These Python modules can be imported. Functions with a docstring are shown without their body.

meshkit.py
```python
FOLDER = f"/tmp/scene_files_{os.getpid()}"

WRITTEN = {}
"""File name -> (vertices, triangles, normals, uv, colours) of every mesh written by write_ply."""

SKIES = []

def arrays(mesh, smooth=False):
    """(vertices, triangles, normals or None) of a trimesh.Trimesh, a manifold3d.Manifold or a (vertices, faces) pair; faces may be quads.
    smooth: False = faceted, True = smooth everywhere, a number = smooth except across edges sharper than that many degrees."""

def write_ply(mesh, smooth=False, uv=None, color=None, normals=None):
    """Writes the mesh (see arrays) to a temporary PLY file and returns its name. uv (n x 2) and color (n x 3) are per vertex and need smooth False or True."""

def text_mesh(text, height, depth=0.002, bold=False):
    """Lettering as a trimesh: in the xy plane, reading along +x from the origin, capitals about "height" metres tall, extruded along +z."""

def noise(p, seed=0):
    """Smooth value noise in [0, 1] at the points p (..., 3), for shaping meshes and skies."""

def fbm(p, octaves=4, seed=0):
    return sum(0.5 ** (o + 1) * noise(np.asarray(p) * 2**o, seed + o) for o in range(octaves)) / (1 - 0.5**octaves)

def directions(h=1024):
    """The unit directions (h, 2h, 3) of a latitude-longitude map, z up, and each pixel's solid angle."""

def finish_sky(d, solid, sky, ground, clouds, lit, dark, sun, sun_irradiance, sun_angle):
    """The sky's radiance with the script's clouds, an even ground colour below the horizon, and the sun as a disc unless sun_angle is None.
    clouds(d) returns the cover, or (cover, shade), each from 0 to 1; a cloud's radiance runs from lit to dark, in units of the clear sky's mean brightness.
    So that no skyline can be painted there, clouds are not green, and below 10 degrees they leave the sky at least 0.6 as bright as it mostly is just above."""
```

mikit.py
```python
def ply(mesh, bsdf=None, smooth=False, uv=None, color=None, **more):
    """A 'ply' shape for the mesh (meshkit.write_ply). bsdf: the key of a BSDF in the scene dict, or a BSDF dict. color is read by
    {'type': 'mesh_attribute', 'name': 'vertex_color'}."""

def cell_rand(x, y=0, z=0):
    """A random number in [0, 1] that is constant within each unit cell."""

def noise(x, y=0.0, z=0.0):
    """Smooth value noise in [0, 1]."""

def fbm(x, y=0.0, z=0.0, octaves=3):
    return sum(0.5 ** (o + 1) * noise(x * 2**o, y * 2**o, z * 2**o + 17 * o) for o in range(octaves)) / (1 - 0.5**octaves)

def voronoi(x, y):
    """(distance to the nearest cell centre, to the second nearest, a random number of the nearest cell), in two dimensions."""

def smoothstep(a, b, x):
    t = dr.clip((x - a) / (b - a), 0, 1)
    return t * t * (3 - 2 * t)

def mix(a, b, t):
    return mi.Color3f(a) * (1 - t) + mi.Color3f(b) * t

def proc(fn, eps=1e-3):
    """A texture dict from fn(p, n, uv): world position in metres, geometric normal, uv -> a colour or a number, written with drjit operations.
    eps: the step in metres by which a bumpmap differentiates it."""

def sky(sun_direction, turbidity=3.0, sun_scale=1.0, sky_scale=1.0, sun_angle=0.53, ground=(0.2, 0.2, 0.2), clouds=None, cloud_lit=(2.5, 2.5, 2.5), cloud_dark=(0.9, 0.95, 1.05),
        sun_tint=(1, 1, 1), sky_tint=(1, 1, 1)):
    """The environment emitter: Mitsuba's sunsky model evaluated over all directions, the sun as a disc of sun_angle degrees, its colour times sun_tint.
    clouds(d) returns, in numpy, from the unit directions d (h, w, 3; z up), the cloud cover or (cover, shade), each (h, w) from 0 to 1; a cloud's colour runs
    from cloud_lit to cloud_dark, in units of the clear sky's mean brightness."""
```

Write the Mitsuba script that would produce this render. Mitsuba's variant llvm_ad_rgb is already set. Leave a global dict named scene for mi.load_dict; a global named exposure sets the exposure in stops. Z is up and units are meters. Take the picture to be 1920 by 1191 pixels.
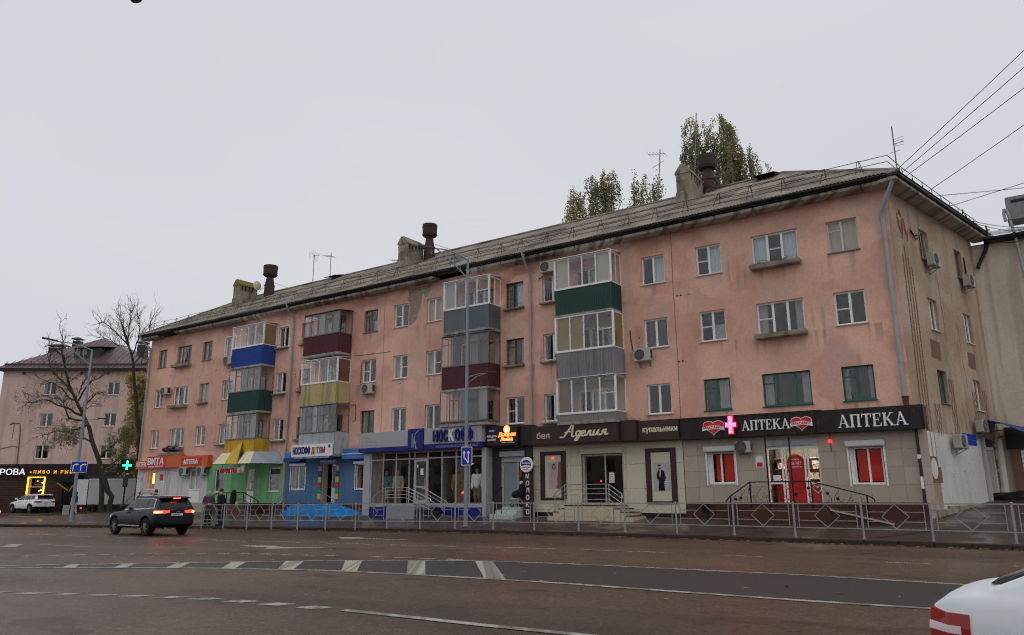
import math, random
import numpy as np, trimesh, mitsuba as mi, drjit as dr, mikit, meshkit
import manifold3d as m3
from mikit import proc, noise, fbm, voronoi, cell_rand, smoothstep, mix
from shapely.geometry import Polygon, LineString, Point, MultiPolygon, box as sbox
from shapely import affinity
from shapely.ops import unary_union
from scipy.interpolate import PchipInterpolator

scene, labels, used = {}, {}, {}
T = mi.ScalarTransform4f
rng = np.random.default_rng(7)

# ------------------------------------------------------------------ camera, sky, exposure
CAM = np.array([0.0, -32.4963, 1.6])
FWD = np.array([-0.54983053, 0.80328168, 0.22896492])
UP = np.array([0.13395475, -0.18577105, 0.97341936])
scene['camera'] = {'type': 'perspective', 'fov': 68.247, 'fov_axis': 'x', 'near_clip': 0.1, 'far_clip': 3000.0,
                   'to_world': T().look_at(origin=CAM.tolist(), target=(CAM + FWD).tolist(), up=UP.tolist())}

def overcast(d):
    """An even stratus sheet, brighter towards the zenith like every overcast sky, with faint softness."""
    el = np.arcsin(np.clip(d[..., 2], -1, 1))
    t = np.clip((el - math.radians(38)) / math.radians(45), 0, 1)
    shade = 1 - t * t * (3 - 2 * t)
    soft = meshkit.fbm(d * np.array([1.6, 1.6, 3.4]) + 3.0, 4, 5) - 0.5
    return np.ones_like(shade), np.clip(shade * 0.80 + 0.55 * soft, 0, 1)

scene['sky'] = mikit.sky((0.5, -0.5, 0.85), turbidity=4, sun_scale=0.1, sun_angle=60, clouds=overcast,
                         cloud_lit=(2.80, 2.86, 2.94), cloud_dark=(2.30, 2.37, 2.54), ground=(0.12, 0.11, 0.10))
exposure = 1.45

# ------------------------------------------------------------------ naming and placing
def numbered(k):
    n = used.get(k)
    used[k] = 0 if n is None else n + 1
    return k if n is None else f'{k}_{n + 1:03d}'

def thing(name, label, cat, group=None):
    k = numbered(name)
    labels[k] = {'label': label, 'category': cat}
    if group: labels[k]['group'] = group
    return k

def struct(name, mesh, mat, smooth=False, kind='structure', label=None, **more):
    k = numbered(name)
    labels[k] = {'kind': kind}
    if label: labels[k]['label'] = label
    if mesh is not None: scene[k] = mikit.ply(fin(mesh), mat, smooth, **more)
    return k

def fin(mesh):
    return mesh.mesh() if isinstance(mesh, MB) else mesh

def part(parent, name, mesh=None, mat=None, smooth=False, label=None, kind=None, **more):
    k = numbered(parent + '__' + name)
    if mesh is not None:
        scene[k] = mikit.ply(fin(mesh), mat, smooth, **more)
    if label or kind:
        labels[k] = {}
        if label: labels[k]['label'] = label
        if kind: labels[k]['kind'] = kind
    return k

def single(name, mesh, mat, label, cat, group=None, smooth=False, **more):
    k = thing(name, label, cat, group)
    scene[k] = mikit.ply(fin(mesh), mat, smooth, **more)
    return k

def frame(origin, xdir):
    """A 4x4 frame: x along xdir (horizontal), y to the left of it, z up."""
    x = np.array([xdir[0], xdir[1], 0.0]); x /= np.linalg.norm(x)
    M = np.eye(4); M[:3, 0] = x; M[:3, 1] = (-x[1], x[0], 0); M[:3, 3] = origin
    return M

class MB:
    """Collects boxes, prisms and tubes into one mesh, through the frame M."""
    def __init__(s, M=None):
        s.V, s.Fc, s.n, s.M = [], [], 0, M
    def add(s, v, f):
        v = np.asarray(v, float); f = np.asarray(f, int)
        if f.shape[1] == 4: f = np.vstack([f[:, [0, 1, 2]], f[:, [0, 2, 3]]])
        if s.M is not None: v = v @ s.M[:3, :3].T + s.M[:3, 3]
        s.V.append(v); s.Fc.append(f + s.n); s.n += len(v); return s
    def mesh(s):
        return trimesh.Trimesh(np.vstack(s.V), np.vstack(s.Fc), process=False)
    def box(s, x0, x1, y0, y1, z0, z1):
        v = [[x, y, z] for z in (z0, z1) for y in (y0, y1) for x in (x0, x1)]
        return s.add(v, [[0, 2, 3, 1], [4, 5, 7, 6], [0, 1, 5, 4], [1, 3, 7, 5], [3, 2, 6, 7], [2, 0, 4, 6]])
    def cbox(s, x0, x1, y0, y1, z0, z1, b=0.01):
        """A box with chamfered edges."""
        c, h = np.array([(x0+x1)/2, (y0+y1)/2, (z0+z1)/2]), np.array([x1-x0, y1-y0, z1-z0]) / 2
        b = min(b, h.min() * 0.9)
        pts = []
        for sx in (-1, 1):
            for sy in (-1, 1):
                for sz in (-1, 1):
                    sg = np.array([sx, sy, sz])
                    for k in range(3):
                        q = h - b; q = q.copy(); q[k] = h[k]
                        pts.append(c + sg * q)
        m = m3.Manifold.hull_points(np.array(pts, np.float32)).to_mesh()
        return s.add(m.vert_properties[:, :3], m.tri_verts)
    def quad(s, a, b, c, d):
        return s.add([a, b, c, d], [[0, 1, 2, 3]])
    def tube(s, pts, r, n=6, cap=True):
        pts = np.asarray(pts, float); k = len(pts)
        r = np.full(k, r, float) if np.ndim(r) == 0 else np.asarray(r, float)
        t = np.gradient(pts, axis=0); t /= np.linalg.norm(t, axis=1, keepdims=True) + 1e-12
        ref = np.array([0, 0, 1.0]) if abs(t[0][2]) < 0.9 else np.array([1.0, 0, 0])
        u = np.cross(t[0], ref); u /= np.linalg.norm(u)
        a = np.arange(n) * 2 * np.pi / n
        V = []
        for i in range(k):
            u = u - t[i] * (u @ t[i]); u /= np.linalg.norm(u) + 1e-12
            w = np.cross(t[i], u)
            V.append(pts[i] + r[i] * (np.cos(a)[:, None] * u + np.sin(a)[:, None] * w))
        V = np.vstack(V); F = []
        for i in range(k - 1):
            j = np.arange(n); j2 = (j + 1) % n
            F.append(np.stack([i*n + j, i*n + j2, (i+1)*n + j2, (i+1)*n + j], 1))
        F = np.vstack(F); F = np.vstack([F[:, [0, 1, 2]], F[:, [0, 2, 3]]])
        if cap:
            j = np.arange(1, n - 1)
            F = np.vstack([F, np.stack([j*0, j + 1, j], 1), (k-1)*n + np.stack([j*0, j, j + 1], 1)])
        return s.add(V, F)
    def bar(s, a, b, w, h=None):
        """A square bar from a to b."""
        a, b = np.asarray(a, float), np.asarray(b, float); h = h or w
        t = (b - a) / np.linalg.norm(b - a)
        ref = np.array([0, 0, 1.0]) if abs(t[2]) < 0.9 else np.array([0, 1.0, 0])
        u = np.cross(t, ref); u /= np.linalg.norm(u); q = np.cross(u, t)
        v = [p + su*u*w/2 + sq*q*h/2 for p in (a, b) for su, sq in ((-1, -1), (1, -1), (1, 1), (-1, 1))]
        return s.add(v, [[0, 1, 2, 3], [4, 7, 6, 5], [0, 4, 5, 1], [1, 5, 6, 2], [2, 6, 7, 3], [3, 7, 4, 0]])
    def lathe(s, prof, c=(0, 0, 0), n=16, axis='z'):
        prof = np.asarray(prof, float); k = len(prof); a = np.arange(n) * 2 * np.pi / n
        V = np.zeros((k, n, 3)); V[:, :, 0] = prof[:, :1] * np.cos(a); V[:, :, 1] = prof[:, :1] * np.sin(a); V[:, :, 2] = prof[:, 1:]
        V = V.reshape(-1, 3)
        if axis == 'y': V = V[:, [0, 2, 1]] * [1, 1, -1]
        if axis == 'x': V = V[:, [2, 0, 1]]
        F = []
        for i in range(k - 1):
            j = np.arange(n); j2 = (j + 1) % n
            F.append(np.stack([i*n + j, i*n + j2, (i+1)*n + j2, (i+1)*n + j], 1))
        return s.add(V + np.asarray(c, float), np.vstack(F))
    def prism(s, poly, y0, y1):
        """A shapely polygon in (x, z), extruded from y0 to y1."""
        for g in getattr(poly, 'geoms', [poly]):
            if g.is_empty or g.area < 1e-7: continue
            m = trimesh.creation.extrude_polygon(g, 1.0, engine='earcut')
            v = m.vertices
            s.add(np.stack([v[:, 0], y1 - v[:, 2] * (y1 - y0), v[:, 1]], 1), m.faces)
        return s
    def zprism(s, poly, z0, z1):
        for g in getattr(poly, 'geoms', [poly]):
            if g.is_empty or g.area < 1e-7: continue
            m = trimesh.creation.extrude_polygon(g, 1.0, engine='earcut'); v = m.vertices
            s.add(np.stack([v[:, 0], v[:, 1], z0 + v[:, 2] * (z1 - z0)], 1), m.faces)
        return s
    def text(s, txt, x0, x1, z0, h, yf, depth=0.03, bold=True, shear=0.0, font=None):
        """Lettering on the plane y = yf (facing -y), from x0 to x1, capitals h tall standing at z0."""
        m = font(txt, 1.0) if font else meshkit.text_mesh(txt, 1.0, 1.0, bold)
        v = m.vertices.copy(); a, b = v[:, 0].min(), v[:, 0].max()
        x = x0 + (v[:, 0] - a) / (b - a) * (x1 - x0) + shear * v[:, 1] * h
        return s.add(np.stack([x, yf - v[:, 2] / max(v[:, 2].max(), 1e-6) * depth, z0 + v[:, 1] * h], 1), m.faces)

def corr(M, x0, x1, z0, z1, y, amp=0.012, pitch=0.1, seg=4, thick=0.008):
    """A corrugated sheet standing in the x-z plane, waves across x."""
    n = max(2, int(round((x1 - x0) / pitch * seg)))
    x = np.linspace(x0, x1, n + 1); yy = y + amp * np.sign(np.sin((x - x0) / pitch * 2 * np.pi + .1)) * np.minimum(1, np.abs(np.sin((x - x0) / pitch * 2 * np.pi + .1)) * 1.6)
    V = np.concatenate([np.stack([x, yy + o, np.full_like(x, z)], 1) for z, o in ((z0, 0), (z1, 0), (z1, thick), (z0, thick))])
    i = np.arange(n); k = n + 1; F = []
    for a, b in ((0, 1), (1, 2), (2, 3), (3, 0)):
        F.append(np.stack([a*k + i, a*k + i + 1, b*k + i + 1, b*k + i], 1))
    return MB(M).add(V, np.vstack(F))

# ------------------------------------------------------------------ materials
def mat(k, rgb, rough=0.6, spec=0.4, metal=0.0, bump=None, scale=0.002, eps=0.004, **more):
    c = rgb if isinstance(rgb, dict) else {'type': 'rgb', 'value': list(rgb)}
    b = {'type': 'principled', 'base_color': c, 'roughness': rough, 'specular': spec, 'metallic': metal, **more}
    if bump is not None:
        b = {'type': 'bumpmap', 'arbitrary': proc(bump, eps), 'scale': scale, 'bsdf': b}
    scene[k] = {'type': 'twosided', 'bsdf': b}

def lamp(rgb):
    return {'emitter': {'type': 'area', 'radiance': {'type': 'rgb', 'value': list(rgb)}}}

def C(a, b, t): return mix(a, b, t)

def pink_fn(p, n, uv):
    big = fbm(p.x * 0.35, p.z * 0.5, p.y * 0.35, 4)
    c = mix((.65, .39, .295), (.78, .48, .37), smoothstep(.25, .75, big))
    c = mix(c, (.60, .31, .25), 0.6 * smoothstep(.56, .66, fbm(p.x * 0.8 + 9, p.z * 0.8, 3.0, 3)))
    c = mix(c, (.56, .40, .345), 0.5 * smoothstep(.58, .7, fbm(p.x * 1.7, p.z * .7 + 5, 1.0, 4)))
    run = noise(p.x * 5.0, p.z * 0.35, 2.0) * noise(p.x * 1.1 + 3, p.z * 0.8, 7.0)
    c = mix(c, (.36, .22, .175), 0.45 * smoothstep(.46, .74, run))
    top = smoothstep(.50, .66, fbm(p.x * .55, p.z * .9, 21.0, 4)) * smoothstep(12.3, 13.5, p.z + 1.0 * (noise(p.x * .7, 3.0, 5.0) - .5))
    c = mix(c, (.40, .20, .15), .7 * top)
    for zs in (5.14, 8.24, 11.34):
        dz = zs - p.z
        drip = smoothstep(.0, .05, dz) * smoothstep(1.1, .1, dz) * smoothstep(.52, .78, noise(p.x * 6.5, p.z * .5, zs)) * smoothstep(.35, .6, noise(p.x * .8 + zs, 1.0, 2.0))
        c = mix(c, (.30, .19, .16), .55 * drip)
    crack = dr.abs(fbm(p.x * .9, p.z * .9, 33.0, 4) - .5)
    c = mix(c, (.36, .22, .18), .35 * smoothstep(.006, .001, crack) * smoothstep(.5, .6, noise(p.x * .4, p.z * .4, 44.0)))
    pale = noise(p.x * 7.0 + 40, p.z * 0.25, 5.0) * noise(p.x * .9, 12.0, 1.0)
    c = mix(c, (.70, .50, .42), 0.45 * smoothstep(.55, .75, pale))
    return c * (0.93 + 0.14 * noise(p.x * 14, p.z * 14, p.y * 14))

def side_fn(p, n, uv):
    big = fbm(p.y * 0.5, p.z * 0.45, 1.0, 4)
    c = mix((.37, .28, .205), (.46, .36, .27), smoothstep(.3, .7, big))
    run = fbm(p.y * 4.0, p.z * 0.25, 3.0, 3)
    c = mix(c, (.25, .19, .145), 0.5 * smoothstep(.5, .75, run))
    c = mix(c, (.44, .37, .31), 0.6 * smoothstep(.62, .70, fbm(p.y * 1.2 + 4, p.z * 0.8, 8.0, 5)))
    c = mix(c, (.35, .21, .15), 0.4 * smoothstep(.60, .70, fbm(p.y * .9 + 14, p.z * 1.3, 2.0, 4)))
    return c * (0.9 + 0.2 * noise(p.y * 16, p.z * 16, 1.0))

def beige_fn(p, n, uv):
    big = fbm(p.x * 0.7, p.z * 0.3, p.y, 4)
    c = mix((.56, .49, .39), (.66, .585, .475), smoothstep(.3, .7, big))
    c = mix(c, (.32, .27, .215), .4 * smoothstep(.52, .75, fbm(p.x * 3.5, p.z * 0.22, 2.0, 3)))
    return c * (0.94 + 0.12 * noise(p.x * 14, p.z * 14, 1.0))

def oldpink_fn(p, n, uv):
    big = fbm(p.x * 0.25, p.z * 0.3, p.y * .25, 4)
    c = mix((.59, .42, .37), (.66, .48, .43), smoothstep(.3, .7, big))
    c = mix(c, (.40, .30, .26), .5 * smoothstep(.5, .75, fbm(p.x * 2.2, p.z * 0.2, p.y * 2.2, 3)))
    return c * (0.95 + 0.1 * noise(p.x * 9, p.z * 9, p.y * 9))

def asphalt_fn(p, n, uv):
    g = noise(p.x * 34, p.y * 34, 0.0); g2 = noise(p.x * 14, p.y * 14, 4.0)
    big = fbm(p.x * 0.22, p.y * 0.22, 2.0, 4)
    lane = p.y + 0.012 * p.x * p.x * smoothstep(-8.0, -14.0, p.x) * .25
    track = smoothstep(.35, .65, noise(lane * .62 + 3.0, p.x * .03, 6.0))
    c = mix((.058, .035, .021), (.084, .053, .035), smoothstep(.3, .7, big))
    c = c * (0.82 + 0.3 * track)
    c = c * (0.50 + 0.62 * g + 0.42 * g2)
    c = mix(c, (.22, .18, .15), .7 * smoothstep(.88, .96, noise(p.x * 38 + 7, p.y * 38, 9.0)))
    patch = smoothstep(.60, .63, fbm(p.x * .11 + 5, p.y * .3, 12.0, 3))
    c = c * (1 - .22 * patch)
    oil = smoothstep(.66, .80, fbm(p.x * .8 + 11, p.y * 1.5, 2.0, 4))
    c = c * (1 - .45 * oil)
    seam = dr.abs(p.y + .15 * noise(p.x * .4, 2.0, 1.0) + 9.05)
    c = mix(c, (.016, .013, .011), .8 * smoothstep(.035, .012, seam))
    return c

def asphalt_rough(p, n, uv):
    return 0.27 + 0.26 * fbm(p.x * 0.35, p.y * 0.9, 3.0, 3) - 0.10 * smoothstep(.55, .7, fbm(p.x * .12, p.y * .5, 8.0, 3))

def grain_fn(p, n, uv):
    return noise(p.x * 55, p.y * 55, 0.0) + 0.6 * noise(p.x * 24, p.y * 24, 2.0)

def plaster_bump(p, n, uv):
    return noise(p.x * 22, p.z * 22, p.y * 22) + 2.5 * noise(p.x * 2.3, p.z * 2.3, p.y * 2.3)

def paver_fn(p, n, uv):
    x, y = p.x * 5.0, p.y * 10.0
    row = dr.floor(y); xs = x + 0.5 * (row - 2 * dr.floor(row / 2))
    r = cell_rand(xs, row, 1)
    fx, fy = xs - dr.floor(xs), y - row
    joint = dr.minimum(dr.minimum(fx, 1 - fx) * 2, dr.minimum(fy, 1 - fy))
    c = mix((.028, .019, .016), (.060, .044, .038), r)
    c = mix(c, (.075, .038, .032), .6 * smoothstep(.75, .8, cell_rand(xs, row, 2)))
    c = c * (0.75 + 0.5 * fbm(p.x * .6, p.y * .6, 1.0, 4))
    return mix((.022, .018, .016), c, smoothstep(.02, .10, joint))

def paver_rough(p, n, uv):
    return 0.22 + 0.36 * smoothstep(.35, .65, fbm(p.x * .8, p.y * .8, 4.0, 3))

def kerb_fn(p, n, uv):
    return mix((.022, .014, .011), (.042, .028, .023), fbm(p.x * 3, p.y * 3, p.z * 9, 4)) * (.8 + .4 * noise(p.x * 40, p.y * 40, p.z * 40))

def roof_fn(p, n, uv):
    r = cell_rand(p.x / 1.05, (p.z - 14.08) / 0.83, 3)
    c = mix((.205, .178, .152), (.285, .252, .215), r)
    c = mix(c, (.085, .076, .066), .8 * smoothstep(.45, .72, fbm(p.x * .9, p.y * .9, p.z * 1.2, 4)))
    c = mix(c, (.13, .125, .085), .4 * smoothstep(.6, .72, fbm(p.x * 1.6 + 8, p.z * 1.6, 2.0, 4)))
    return c * (0.85 + 0.3 * noise(p.x * 30, p.y * 30, p.z * 30))

def concrete_fn(p, n, uv):
    c = mix((.19, .165, .12), (.31, .28, .22), smoothstep(.3, .7, fbm(p.x * 1.3, p.y * 1.3, p.z * 1.3, 5)))
    c = mix(c, (.09, .08, .06), .8 * smoothstep(.54, .7, fbm(p.x * 3 + 3, p.y * 3, p.z * 1.1, 4)))
    return mix(c, (.40, .37, .31), .5 * smoothstep(.6, .68, fbm(p.x * 2.2 + 30, p.y * 2.2, p.z * 2.2, 4)))

def rust_fn(p, n, uv):
    c = mix((.035, .026, .026), (.075, .045, .036), fbm(p.x * 2, p.y * 2, p.z * 1.2, 4))
    return mix(c, (.27, .22, .20), .7 * smoothstep(.62, .70, fbm(p.x * 5, p.y * 5, p.z * 1.1, 4)) * smoothstep(17.6, 16.9, p.z))

def wood_fn(p, n, uv):
    g = fbm(p.x * 2.0, p.y * 2.0, p.z * 40, 3)
    return mix((.022, .012, .010), (.075, .036, .026), g)

def bark_fn(p, n, uv):
    return mix((.035, .028, .022), (.105, .085, .065), fbm(p.x * 14, p.y * 14, p.z * 4, 4))

def dirt_fn(p, n, uv):
    c = mix((.060, .047, .038), (.10, .08, .062), fbm(p.x * .6, p.y * .6, 0.0, 4))
    return mix(c, (.055, .07, .026), .8 * smoothstep(.52, .66, fbm(p.x * 1.3, p.y * 1.3, 5.0, 4)))

def metalroof_fn(p, n, uv):
    return mix((.085, .055, .053), (.125, .085, .080), fbm(p.x * .5, p.y * .5, p.z * 2.0, 4))

mat('m_pink', proc(pink_fn), .85, .25, bump=plaster_bump, scale=.004, eps=.01)
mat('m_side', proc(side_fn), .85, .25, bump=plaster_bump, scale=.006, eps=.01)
mat('m_beige', proc(beige_fn), .85, .25)
mat('m_oldpink', proc(oldpink_fn), .85, .25)
mat('m_asphalt', proc(asphalt_fn), proc(asphalt_rough), .35, bump=grain_fn, scale=.004, eps=.006)
mat('m_newasphalt', {'type': 'rgb', 'value': [.024, .020, .020]}, .5, .5, bump=grain_fn, scale=.003, eps=.006)
mat('m_paver', proc(paver_fn), proc(paver_rough), .5)
mat('m_kerb', proc(kerb_fn), .55, .4)
mat('m_roof', proc(roof_fn), .8, .3)
mat('m_concrete', proc(concrete_fn), .85, .25)
mat('m_rust', proc(rust_fn), .7, .3)
mat('m_planks', proc(wood_fn), .6, .35)
mat('m_bark', proc(bark_fn), .85, .2)
mat('m_dirt', proc(dirt_fn), .8, .2)
mat('m_metalroof', proc(metalroof_fn), .45, .5)
for k, c, r in [('white', (.80, .80, .80), .35), ('oldwhite', (.42, .42, .38), .6), ('greenwood', (.03, .13, .11), .45), ('darkwood', (.085, .065, .05), .6),
                ('greymetal', (.22, .22, .22), .45), ('frame_old', (.17, .15, .14), .55), ('sill', (.62, .60, .58), .5), ('sill_old', (.25, .22, .19), .7),
                ('curtain_white', (.30, .31, .33), .9), ('curtain_beige', (.38, .36, .29), .9), ('curtain_blue', (.42, .52, .57), .9), ('curtain_dark', (.055, .05, .065), .9),
                ('interior', (.045, .042, .04), .9), ('panel_blue', (.008, .045, .27), .4), ('panel_green', (.006, .055, .046), .4), ('panel_maroon', (.085, .012, .022), .4),
                ('panel_beige', (.50, .42, .20), .45), ('panel_steel', (.10, .125, .145), .5), ('panel_grey', (.24, .245, .27), .45), ('panel_yellow', (.60, .40, .03), .45),
                ('panel_pale', (.46, .50, .54), .5), ('plywood', (.30, .20, .085), .8), ('yellowboard', (.21, .165, .04), .8), ('brownboard', (.13, .07, .045), .8),
                ('slab', (.34, .33, .31), .8), ('cornice', (.36, .34, .30), .85), ('tar', (.020, .018, .018), .5), ('zinc', (.33, .36, .38), .45), ('black', (.012, .012, .013), .4),
                ('tile_a', (.43, .37, .305), .35), ('tile_b', (.41, .35, .285), .35), ('tile_c', (.45, .39, .325), .35), ('grout', (.10, .085, .07), .9),
                ('cream_a', (.60, .57, .44), .4), ('cream_b', (.58, .55, .42), .4), ('plinth', (.075, .030, .024), .35), ('fascia', (.022, .012, .014), .3), ('fascia_brown', (.052, .028, .028), .35),
                ('letter', (.78, .78, .80), .4), ('letter_cream', (.72, .66, .48), .45), ('red', (.52, .018, .018), .4), ('red_sign', (.58, .03, .03), .4), ('orange', (.60, .125, .028), .4),
                ('blue_sign', (.02, .045, .24), .4), ('blue_deep', (.012, .018, .16), .4), ('grey_sign', (.38, .38, .40), .45), ('ltext', (.35, .35, .40), .5), ('wall_white', (.66, .66, .66), .8),
                ('wall_green', (.20, .46, .21), .8), ('wall_blue', (.085, .165, .28), .8), ('fascia_blue', (.06, .20, .50), .4), ('ramp_blue', (.01, .22, .60), .5), ('cream', (.66, .62, .42), .6),
                ('awning_grey', (.30, .36, .42), .6), ('shop_grey', (.24, .26, .29), .5), ('granite', (.045, .042, .045), .3), ('step_mint', (.42, .50, .46), .6), ('step_yellow', (.52, .46, .31), .6),
                ('fence', (.29, .30, .31), .5), ('pole', (.24, .28, .33), .45), ('paint_worn', (.25, .24, .21), .75), ('brick', (.34, .28, .21), .85), ('mortar', (.25, .215, .175), .9),
                ('mural_brown', (.20, .12, .09), .85), ('mural_red', (.24, .075, .045), .85), ('paint_side', (.56, .57, .55), .8), ('mural_white', (.62, .64, .60), .8),
                ('leaf_a', (.24, .20, .06), .7), ('leaf_b', (.16, .165, .065), .7), ('leaf_c', (.30, .20, .045), .7), ('leaf_d', (.10, .115, .05), .7), ('litter', (.30, .17, .05), .8),
                ('twig', (.075, .062, .052), .8), ('grass', (.075, .095, .03), .8), ('plate', (.70, .70, .70), .4), ('plate_blue', (.015, .05, .42), .35), ('skin', (.52, .33, .25), .6),
                ('coat_black', (.012, .012, .015), .8), ('coat_plum', (.085, .058, .065), .85), ('trousers', (.02, .02, .026), .85), ('cloth_teal', (.04, .15, .16), .8), ('cloth_gold', (.20, .14, .045), .7),
                ('cloth_pink', (.55, .33, .38), .8), ('mannequin', (.26, .20, .155), .5), ('rubber', (.012, .012, .012), .75), ('truck', (.46, .48, .48), .5), ('room', (.17, .165, .16), .8),
                ('goods_white', (.6, .6, .58), .6), ('cable', (.01, .01, .011), .6), ('poster_bg', (.42, .42, .40), .5), ('poster_bg2', (.40, .43, .44), .5), ('hair', (.05, .026, .016), .6),
                ('toy_yellow', (.66, .44, .03), .5), ('toy_green', (.03, .30, .06), .5), ('toy_pink', (.60, .28, .24), .5), ('toy_blue', (.02, .06, .25), .5), ('metalwhite', (.55, .58, .60), .4), ('heart_band', (.72, .62, .62), .4)]:
    mat('m_' + k, c, r, .25)
def worn(rgb, dirt, amt=.5, vert=5.0, pale=.12):
    """Paint with fading, dirt runs and small rust spots of its own shape."""
    def fn(p, n, uv):
        h = p.x * .9 + p.y * .7
        c = mi.Color3f(rgb) * (1 - pale + 2 * pale * fbm(h * .9, p.z * 1.1, 3.0, 3))
        run = fbm(h * vert, p.z * .5, 8.0, 3)
        c = mix(c, dirt, amt * smoothstep(.48, .74, run))
        return mix(c, (.13, .065, .04), .5 * smoothstep(.90, .95, noise(h * 11.0, p.z * 9.0, 2.0)))
    return proc(fn)
for k, c, d_, r, a in [('panel_blue', (.008, .045, .27), (.02, .035, .12), .4, .4), ('panel_green', (.006, .052, .043), (.02, .04, .035), .4, .4), ('panel_maroon', (.080, .011, .020), (.045, .02, .02), .4, .5), ('panel_beige', (.46, .38, .18), (.25, .20, .12), .45, .6),
                       ('panel_steel', (.095, .12, .14), (.17, .16, .15), .5, .5), ('panel_grey', (.22, .225, .25), (.12, .115, .115), .45, .5), ('panel_yellow', (.56, .36, .025), (.30, .20, .05), .45, .5), ('panel_pale', (.40, .44, .48), (.24, .25, .26), .5, .5),
                       ('wall_green', (.20, .46, .21), (.13, .27, .14), .8, .5), ('wall_blue', (.085, .165, .28), (.06, .10, .15), .8, .5), ('wall_white', (.62, .62, .62), (.38, .37, .35), .8, .5), ('paint_side', (.54, .55, .53), (.40, .40, .385), .8, .25),
                       ('paint_white', (.31, .30, .265), (.13, .115, .10), .7, .8), ('fascia', (.020, .011, .013), (.035, .028, .028), .35, .5), ('slab', (.32, .31, .29), (.14, .13, .12), .8, .7), ('cornice', (.34, .32, .28), (.10, .085, .07), .85, .8), ('oldwhite', (.42, .42, .38), (.24, .22, .19), .6, .5)]:
    mat('m_' + k, worn(c, d_, a), r, .3)
LEAF = [('leaf_a', (.46, .38, .17)), ('leaf_b', (.34, .33, .18)), ('leaf_c', (.50, .36, .11)), ('leaf_d', (.25, .26, .15))]
for k, c in LEAF: scene['m_' + k] = {'type': 'principledthin', 'base_color': {'type': 'rgb', 'value': list(c)}, 'roughness': .7, 'diff_trans': .9}
mat('m_steel', (.50, .51, .53), .28, .5, metal=.9)
mat('m_suv', (.007, .009, .017), .35, .35, clearcoat=.25, clearcoat_gloss=.95)
mat('m_carwhite', (.66, .70, .74), .28, .5, clearcoat=.8, clearcoat_gloss=.92)
mat('m_cardark', (.05, .012, .012), .3, .5, clearcoat=.8)
mat('m_carglass', (.006, .008, .009), .06, .5)
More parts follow.
